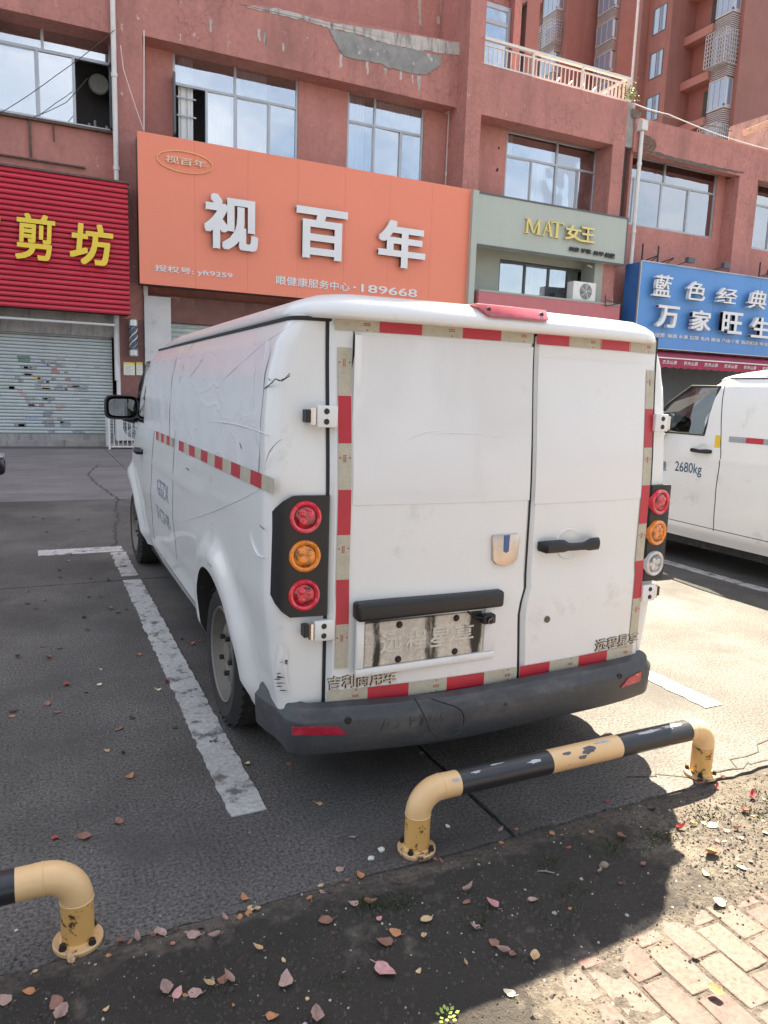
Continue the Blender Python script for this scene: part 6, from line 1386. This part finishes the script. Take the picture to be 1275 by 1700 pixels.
# ---------------------------------------------------------------- van two
v2 = thing('delivery_van', 'second white panel van at the right edge with steering wheel seen through its window', 'van', (5.98, 1.50, 0), 'white panel vans')
OX2, OY2 = 5.98, 1.50
van_common(v2, True); mirror(v2, -1); mirror(v2, 1)
for s in (-1, 1):
    b = MB(); b.add([(s*(XSIDE(y, z)-.012), y, z) for y, z in WINPOLY], [tuple(range(len(WINPOLY)))]); b.build('side_window', M_carglass, v2, local=True)
    P = [Vector((s*(XSIDE(y, z)+.001), y, z)) for y, z in WINPOLY]; b = MB(); b.tube(P+[P[0], P[1]], .012, 6); b.build('window_seal', M_vdark, v2, local=True)
    # rear side glass-like panel outline, seams, tape
    for q in ((2.86, 1.60, 2.78, 1.0), (2.78, 1.0, 2.82, .36), (1.88, 1.60, 1.88, .36)): side_seam(v2, *q, wd=.008, s=s)
    side_seam(v2, 3.5, .38, 1.3, .36, wd=.006, s=s)
    o = None
    for k in range(9):
        y1_ = 2.72-.16*k; side_patch(v2, 'reflective_tape', [M_alu, M_rt][k % 2], lambda u, v, y1_=y1_: (y1_-.16*u, 1.125+.045*v), 3, 2, .003, s)
    b = MB(); y, z = 2.98, 1.03; x = s*XSIDE(y, z); b.tube([(x, y-.10, z), (x+s*.03, y-.08, z), (x+s*.034, y, z-.004), (x+s*.03, y+.08, z), (x, y+.10, z)], [.014, .02, .016, .018, .014], 10); b.build('door_handle', M_blkp, v2, smooth=50, local=True)
    b = MB(); b.lathe((x+s*.002, y, z+.01), (s, 0, 0), [(0, -.004), (.05, -.002), (.06, .0015), (.062, 0)], 24); b.build('handle_dish', M_van, v2, smooth=60, local=True)
    side_patch(v2, 'yellow_sticker', mat('yellow_sticker', (.75, .48, .04), .5) if 'yellow_sticker' not in bpy.data.materials else bpy.data.materials['yellow_sticker'], lambda u, v: (2.80+.055*u, 1.07+.10*v), 2, 2, .003, s)
M_ink = mat('blue_ink', (.06, .16, .28), .6)
def van2_text(s, y0, w_, z0, h):
    o = text('door_lettering', s, M_ink, None, (0, 0, 0), (0, -1, 0), ZD, w_, h, .0012, bold=.004)
    for v in o.data.vertices: y, z = y0+v.co.y, z0+v.co.z; v.co = Vector((-(XSIDE(y, z)+.0025), y, z))
    o.parent = v2; ORG[o.name] = ORG[v2.name]
van2_text('2680kg', 3.26, .30, .80, .115); van2_text('总质量', 3.66, .30, .815, .085)
# cabin: seats, dashboard, steering wheel
b = MB(); b.box(-.70, .70, 3.22, 3.54, .90, 1.10); b.box(-.70, .70, 3.30, 3.54, .57, .899); b.build('dashboard', M_cabin, v2, bevel=.02, local=True)
for x in (-.38, .38):
    b = MB(); b.box(x-.24, x+.24, 2.35, 2.85, .57, .82); st_ = b.build('seat', M_cabin, v2, bevel=.04, seg=3, local=True, smooth=45)
    b = MB(); b.box(x-.23, x+.23, 2.2, 2.34, .8, 1.30); b.box(x-.13, x+.13, 2.21, 2.30, 1.31, 1.46); b.build('backrest', M_cabin, st_, bevel=.03, seg=3, local=True, smooth=45)
c = Vector((-.42, 3.14, 1.19)); ax = Vector((0, -1, .55)).normalized(); u = Vector((1, 0, 0)); w_ = ax.cross(u); b = MB()
b.tube([c+(u*math.cos(a)+w_*math.sin(a))*.185 for a in [2*math.pi*k/36 for k in range(37)]], .016, 8, caps=False); sw = b.build('steering_wheel', mat('grey_wheel_rim', (.40, .40, .41), .4), v2, smooth=60, local=True)
b = MB(); b.lathe(c-ax*.03, ax, [(.0, .03), (.05, .03), (.065, .01), (.05, -.03)], 20)
for a in (0, math.pi, -math.pi/2): b.bar(c-ax*.01, c+(u*math.cos(a)+w_*math.sin(a))*.18, .03, .012)
b.bar(c, c-ax*.25, .05); b.build('hub', M_cabin, sw, smooth=50, local=True)
b = MB(); b.box(-.20, .08, 3.14, 3.16, 1.11, 1.24); b.build('paper_card', M_pap, v2, local=True)
# ================================================================== SMALL THINGS ON THE GROUND
def leaf_mesh(seed, L0, W0, curl, m, tw=0.):
    rg = random.Random(seed); b = MB(); n = 7; vs = []
    for k in range(n+1):
        t = k/n; w = 1.2*W0*math.sin(math.pi*min(1, t**.85))**.62*(1-.25*t) if 0 < k < n else .0008
        y = (t-.5)*L0; z = .002+curl*(t-.4)**2*L0*1.6; bend = .04*L0*math.sin(t*3)
        for s in (-1, 0, 1): vs.append((bend+s*w*rg.uniform(.8, 1.1), y, max(.0005, z+abs(s)*curl*w*1.1*(1 if seed % 2 else .3)+s*w*tw*(t-.3))))
    fs = [(k*3+j, k*3+j+1, (k+1)*3+j+1, (k+1)*3+j) for k in range(n) for j in range(2)]
    b.add(vs, fs); b.tube([(0, -L0*.5, .003), (.006, -L0*.72, .006)], .0009, 4); return b.mesh('fallen_leaf', [m], smooth=60)
LC = {'pink': (.38, .25, .215), 'rose': (.52, .27, .26), 'brown': (.25, .125, .085), 'rust': (.42, .19, .085), 'tan': (.56, .39, .22), 'cream': (.68, .58, .42), 'red': (.36, .06, .06), 'dark': (.075, .05, .042)}
LM = {}
for i, (k, c) in enumerate(LC.items()):
    ml = mat('leaf_'+k, c, .65, var=.25, vs=70, bump=.3, bs=160, bumpd=.003)
    LM[k] = [leaf_mesh(i*17+j, .036+.004*(j % 4), .0115+.0022*(j % 3), (.1, .35, .7, 1.1, .2, .9)[j], ml, (0, .5, -.6, 0, 1., -.3)[j]) for j in range(6)]
rg = random.Random(21)
def leaf(px, py, col, size=1., ang=None, label=None, at=None):
    p = Vector(at) if at else PX(px, py, Z=0); z = max(0., dirt_z(p.x, p.y)) if p.y < 1.85 else 0.
    o = obj('fallen_leaf', rg.choice(LM[col])); sc_ = .70*size*rg.uniform(.9, 1.15); o.location = (p.x, p.y, z+.0015); o.scale = (sc_, sc_, sc_)
    o.rotation_euler = (rg.uniform(-.15, .15), rg.uniform(-.2, .2), R(ang) if ang is not None else rg.uniform(0, 6.28))
    word = {'pink': 'dusty pink', 'rose': 'rose pink', 'brown': 'dull brown', 'rust': 'rust orange', 'tan': 'tan', 'cream': 'pale cream', 'red': 'dark red', 'dark': 'withered dark'}[col]
    near = min(LMK, key=lambda q: (q[0]-p.x)**2+(q[1]-p.y)**2)[2]
    sz = 'large ' if sc_ > .95 else ('small ' if sc_ < .66 else '')
    tag(o, label or f'{sz}{word} fallen leaf {near}', 'leaf', None if label else f'{sz}{word} leaves {near}')
LMK = [(1.04, 1.72, 'on the dirt in front of the middle barrier post'), (.05, 1.70, 'on the dirt in front of the lower left barrier'), (2.29, 1.70, 'on the sunlit dirt by the right barrier post'), (1.34, 1.62, 'on the dirt by the end of the slab joint'), (.73, 1.42, 'around the largest bright pink leaf'), (.30, 1.45, 'in the bottom left corner'), (.45, 1.72, 'along the concrete edge between the two barriers'), (1.53, 1.54, 'near the smooth brown stone'), (1.10, 1.35, 'in the dark dirt left of the bricks'), (1.55, 1.2, 'on the brick pavement'), (2.1, 1.45, 'on the sand at the right above the bricks'), (1.75, 1.72, 'on the dirt under the barrier rail'),
       (.3, 2.2, 'on the concrete behind the lower left barrier'), (.55, 2.4, 'near the end of the long white bay line'), (.05, 2.9, 'on the left concrete a little way up'), (.35, 3.4, 'left of the white bay line beside the rear wheel'), (-.1, 4.2, 'at the left edge of the concrete'), (.4, 4.6, 'left of the middle of the white bay line'), (.2, 5.7, 'on the concrete by the slab joint at the left'), (.3, 6.6, 'along the white cross line'), (.3, 8.2, 'on the far concrete at the left'), (1.1, 2.3, 'on the concrete under the van tail')]
for a in [(640, 1618, 'rose', 2.3, 200, 'largest bright pink leaf, lying alone at the bottom middle'), (708, 1533, 'tan', 1.2, 100, 'tan folded leaf with raised edge on the middle of the dirt'), (1008, 1332, 'red', .7), (322, 1558, 'pink', 1.5, 60), (268, 1552, 'pink', 1.1, 20), (357, 1562, 'pink', 1.0, 100), (226, 1562, 'pink', .9), (405, 1495, 'rust', .95, 10), (428, 1582, 'tan', .9), (276, 1648, 'pink', 1.4, 10), (294, 1654, 'rose', 1.2, -40), (324, 1655, 'pink', 1.2, 60), (368, 1632, 'brown', 1.1), (380, 1634, 'pink', 1.1, 30), (475, 1638, 'pink', 1.3, -30), (470, 1598, 'tan', .7), (48, 1651, 'rust', 1.1, 70), (92, 1670, 'brown', 1.6, 15), (100, 1690, 'pink', 1.4, -40), (5, 1666, 'pink', 1.2), (452, 1694, 'rust', 1.), (523, 1697, 'pink', 1.2), (564, 1445, 'pink', 1.2, 95), (598, 1456, 'rust', 1., 30), (534, 1482, 'pink', .8), (587, 1505, 'pink', 1.1, 60), (615, 1504, 'brown', 1.2), (540, 1534, 'brown', 1.3, 90), (631, 1531, 'rose', .8), (656, 1553, 'rust', 1.1, 40), (638, 1571, 'brown', 1.4, 70), (776, 1483, 'pink', 1.1), (774, 1502, 'brown', 1.), (816, 1508, 'rose', 1.2, 30), (788, 1545, 'pink', .9), (820, 1572, 'brown', 1.2, 20), (836, 1588, 'pink', 1., 60), (851, 1590, 'brown', .8), (884, 1500, 'pink', 1.), (886, 1597, 'tan', 1.1), (845, 1652, 'cream', 1.2, 20), (585, 1391, 'pink', 1., 80), (743, 1373, 'cream', .7), (830, 1381, 'pink', .8), (916, 1385, 'rust', .8, 10), (944, 1411, 'red', .9), (1030, 1397, 'brown', 1.2, 100), (1085, 1395, 'brown', .9), (995, 1453, 'pink', .7), (1130, 1378, 'red', 1.0), (1150, 1372, 'tan', .9), (1182, 1374, 'cream', 1.5, 80), (1205, 1383, 'brown', 1.), (1222, 1380, 'brown', .8), (1190, 1400, 'red', .9), (1247, 1328, 'red', 1.1), (1236, 1351, 'brown', 1.), (1181, 1424, 'rust', 1.5, 80), (1230, 1445, 'cream', 1.3, 20), (1192, 1502, 'cream', 1.5, 70, 'pale curled leaf casting a shadow at the edge of the bricks'), (1170, 1455, 'tan', .9), (1155, 1590, 'dark', .8), (1188, 1652, 'tan', 1.4, 30, 'curled tan leaf standing up on the bricks at the lower right'), (1110, 1385, 'tan', .8)]: leaf(*a)
for a in [(196, 1366, 'brown', 1.3, 20), (139, 1392, 'brown', 1.4, 80), (92, 1392, 'red', 1.), (198, 1211, 'brown', 1.6), (278, 1134, 'red', 1.1), (262, 1147, 'cream', .9, 80), (177, 1247, 'tan', 1.1), (20, 1190, 'rust', 1.2), (22, 1181, 'dark', 1.4), (78, 1170, 'brown', 1.4), (96, 1183, 'brown', 1.3), (220, 1193, 'dark', 1.), (290, 1209, 'dark', .9), (215, 1290, 'rust', 1.4), (143, 1150, 'dark', .8), (110, 1138, 'red', 1.3), (145, 1047, 'dark', 1.), (165, 1139, 'cream', .8), (167, 1112, 'cream', .7), (80, 1094, 'brown', 1.2), (30, 1092, 'brown', 1.3), (100, 1077, 'dark', 1.), (72, 1074, 'brown', 1.2), (229, 1089, 'rust', 1.), (74, 997, 'rose', 1.), (45, 1003, 'dark', 1.2), (60, 1011, 'dark', 1.), (140, 1027, 'dark', 1.), (184, 1012, 'brown', 1.2), (197, 1018, 'brown', 1.), (210, 1012, 'dark', 1.), (148, 992, 'dark', 1.2), (167, 992, 'dark', 1.), (180, 965, 'dark', 1.1), (150, 962, 'brown', .9), (100, 960, 'rose', 1.1), (112, 932, 'cream', 1.1), (118, 921, 'tan', .9), (98, 948, 'dark', 1.), (45, 983, 'brown', 1.), (130, 864, 'dark', 1.2), (55, 859, 'dark', 1.1), (72, 862, 'dark', 1.), (78, 884, 'dark', 1.), (137, 883, 'dark', 1.), (5, 878, 'cream', 1.), (86, 908, 'dark', 1.), (205, 1252, 'dark', .9), (302, 1062, 'dark', .9), (330, 1065, 'brown', 1.3), (318, 1070, 'red', 1.2), (318, 1158, 'dark', .8), (355, 1233, 'dark', 1.), (410, 1270, 'tan', .9), (527, 1337, 'tan', 1.1), (690, 1228, 'tan', .7), (480, 1270, 'brown', .9), (700, 1255, 'brown', .8)]: leaf(*a)
for k in range(34):
    x_ = rg.choice((1.04, .06, 2.28, 1.34, .5, .25, .75))+rg.gauss(0, .07); leaf(0, 0, rg.choice(('dark', 'brown', 'brown', 'rust', 'tan', 'pink')), rg.uniform(.35, 1.), at=(x_, 1.765+rg.gauss(0, .022), 0))
for k in range(40): leaf(0, 0, rg.choice(('dark', 'dark', 'brown', 'tan', 'rust')), rg.uniform(.35, .8), at=(rg.uniform(-.2, 3.0), rg.uniform(1.3, 1.78), 0))
for k in range(30): leaf(0, 0, rg.choice(('red', 'brown', 'tan', 'cream', 'dark')), rg.uniform(.4, 1.), at=(rg.uniform(1.9, 3.1), rg.uniform(1.4, 1.76), 0))
# white pebbles and a brown stone
def stone(name, label, p, r, m, seed, cat='stone'):
    bm = bmesh.new(); bmesh.ops.create_icosphere(bm, subdivisions=2, radius=1); rg2 = random.Random(seed)
    for v in bm.verts: n_ = 1+.35*MN.noise(v.co*1.6+Vector((seed, 0, 0))); v.co = Vector((v.co.x*r*1.25*n_, v.co.y*r*n_, v.co.z*r*.7*n_+r*.45))
    me = bpy.data.meshes.new(name); bm.to_mesh(me); bm.free(); me.materials.append(m); me.polygons.foreach_set('use_smooth', [True]*len(me.polygons)); o = obj(name, me, None, p); tag(o, label, cat); return o
M_lime = mat('white_lime', (.62, .62, .56), .9, var=.15, vs=60, bump=.5, bs=200, bumpd=.004)
p = PX(633, 1413, Z=0); stone('pebble', 'larger white crumbly pebble on the concrete edge left of the middle barrier post', (p.x, p.y, .001), .010, M_lime, 3)
p = PX(616, 1427, Z=0); stone('pebble', 'smaller white crumbly pebble beside the larger one left of the middle barrier post', (p.x, p.y, .001), .009, M_lime, 5)
p = PX(1002, 1442, Z=0); stone('pebble', 'smooth brown stone on the shaded dirt right of the middle', (p.x, p.y, dirt_z(p.x, p.y)), .013, mat('brown_stone', (.22, .17, .13), .6, var=.1), 8)
p = PX(424, 1507, Z=0); stone('pebble', 'dark grey stone at the concrete edge near the lower left barrier', (p.x, p.y, .0), .009, mat('grey_stone', (.10, .10, .095), .8, var=.2), 9)
p = PX(27, 1546, Z=0); stone('pebble', 'tiny white pebble on the concrete left of the lower left barrier post', (p.x, p.y, .001), .004, M_lime, 12)
# weeds
M_wg = mat('grass_blade', (.055, .075, .03), .7, var=.4, vs=30)
gb_ = MB(); rg = random.Random(31)
for (cx_, cy2, n, s_) in [(1.62, 1.60, 90, .07), (1.80, 1.585, 90, .06), (1.38, 1.62, 50, .06), (.80, 1.66, 80, .05), (.88, 1.63, 60, .05), (1.36, 1.50, 40, .05), (2.06, 1.62, 60, .08), (2.25, 1.55, 40, .06), (.62, 1.45, 20, .05), (1.27, 1.42, 30, .08), (.35, 1.55, 30, .1), (1.05, 1.48, 30, .05), (2.4, 1.62, 50, .12), (2.7, 1.5, 50, .15)]:
    for k in range(n):
        x, y = cx_+rg.gauss(0, s_*.6), cy2+rg.gauss(0, s_*.35); z = dirt_z(x, y); a = rg.uniform(0, 6.28); h = rg.uniform(.004, .022); w_ = rg.uniform(.0008, .002); dx, dy = math.cos(a)*h*.8, math.sin(a)*h*.8
        gb_.add([(x-w_*math.sin(a), y+w_*math.cos(a), z), (x+w_*math.sin(a), y-w_*math.cos(a), z), (x+dx*.6, y+dy*.6, z+h*.8), (x+dx, y+dy, z+h*.7)], [(0, 1, 2), (0, 2, 3)])
gb_.build('weeds', M_wg); tag(bpy.data.objects['weeds'], 'sparse dark green weeds and moss in the dirt strip', kind='stuff')
p = PX(741, 1692, Z=0); sp = thing('seedling', 'small bright green seedling at the bottom edge where the shadow ends', 'plant', (p.x, p.y, 0)); b = MB()
for k in range(14):
    a = k*2.4; r_ = .004+.0012*k; q = Vector((p.x+r_*math.cos(a), p.y+r_*math.sin(a), .012+.003*math.sin(k))); d = Vector((math.cos(a), math.sin(a), .3)); e_ = Vector((-math.sin(a), math.cos(a), 0)); s_ = .012
    b.add([q, q+d*s_*.5+e_*s_*.4, q+d*s_, q+d*s_*.5-e_*s_*.4], [(0, 1, 2, 3)])
b.build('leaves', mat('bright_leaf', (.28, .38, .07), .5, var=.25, vs=80), sp)
b = MB(); b.cyl((p.x, p.y, -.004), (p.x, p.y, .014), .0015, 5); b.build('stem', M_wg, sp)
b = MB(); p = PX(905, 1452, Z=0); z = dirt_z(p.x, p.y)+.004; b.tube([(p.x-.02, p.y+.012, z), (p.x, p.y, z+.002), (p.x+.022, p.y-.016, z)], .0018, 5); b.tube([(p.x, p.y, z+.002), (p.x+.012, p.y+.008, z+.003)], .0012, 4); t = b.build('twig', mat('grey_twig', (.30, .27, .24), .9, var=.2)); tag(t, 'pale forked twig on the shaded dirt right of the middle', 'twig')

# street trees behind the camera; they show in the wing mirror
M_bark = mat('bark', (.09, .07, .055), .95, var=.3, vs=6, bump=.6, bs=30); M_fol = mat('tree_leaf', (.045, .075, .028), .6, var=.5, vs=1.2)
rg = random.Random(77); tb_ = MB(); tb_.tube([(0, 0, -.02), (.05, 0, 1.2), (0, .08, 2.4), (.1, .05, 3.6), (.05, .1, 5.0)], [.16, .13, .11, .08, .03], 9)
for k in range(9):
    a_ = k*2.4; z0_ = 1.9+.3*k; tb_.tube([(.04, .05, z0_), (.7*math.cos(a_), .7*math.sin(a_), z0_+.6), (1.4*math.cos(a_), 1.4*math.sin(a_), z0_+.9)], [.06, .04, .015], 6)
trunk_me = tb_.mesh('trunk', [M_bark], smooth=60); cb_ = MB(); cl_ = [(Vector((rg.uniform(-1.6, 1.6), rg.uniform(-1.6, 1.6), rg.uniform(2.3, 5.6))), rg.uniform(.4, .8)) for _ in range(26)]
for k in range(5200):
    q, r_ = rg.choice(cl_); p = q+Vector((rg.gauss(0, r_*.5), rg.gauss(0, r_*.5), rg.gauss(0, r_*.4))); u = Vector((rg.uniform(-1, 1), rg.uniform(-1, 1), rg.uniform(-.6, .6))).normalized(); w_ = u.cross(Vector((rg.uniform(-1, 1), rg.uniform(-1, 1), 1))).normalized(); s_ = rg.uniform(.14, .27)
    cb_.add([p, p+u*s_*.5+w_*s_*.3, p+u*s_, p+u*s_*.5-w_*s_*.3], [(0, 1, 2, 3)])
crown_me = cb_.mesh('crown', [M_fol])
for k, (x, y, lab) in enumerate(((-4.6, -6.5, 'leafy street tree behind the camera, leftmost of its row'), (-.9, -7.9, 'leafy street tree behind the camera, second from the left'), (2.1, -7.0, 'leafy street tree behind the camera, third from the left'), (7.2, -7.8, 'leafy street tree behind the camera, rightmost of its row'))):
    t = thing('street_tree', lab, 'tree', (x, y, -.03), 'street trees behind the camera'); t.rotation_euler = (0, 0, k*1.3)
    obj('trunk', trunk_me, t); obj('crown', crown_me, t)
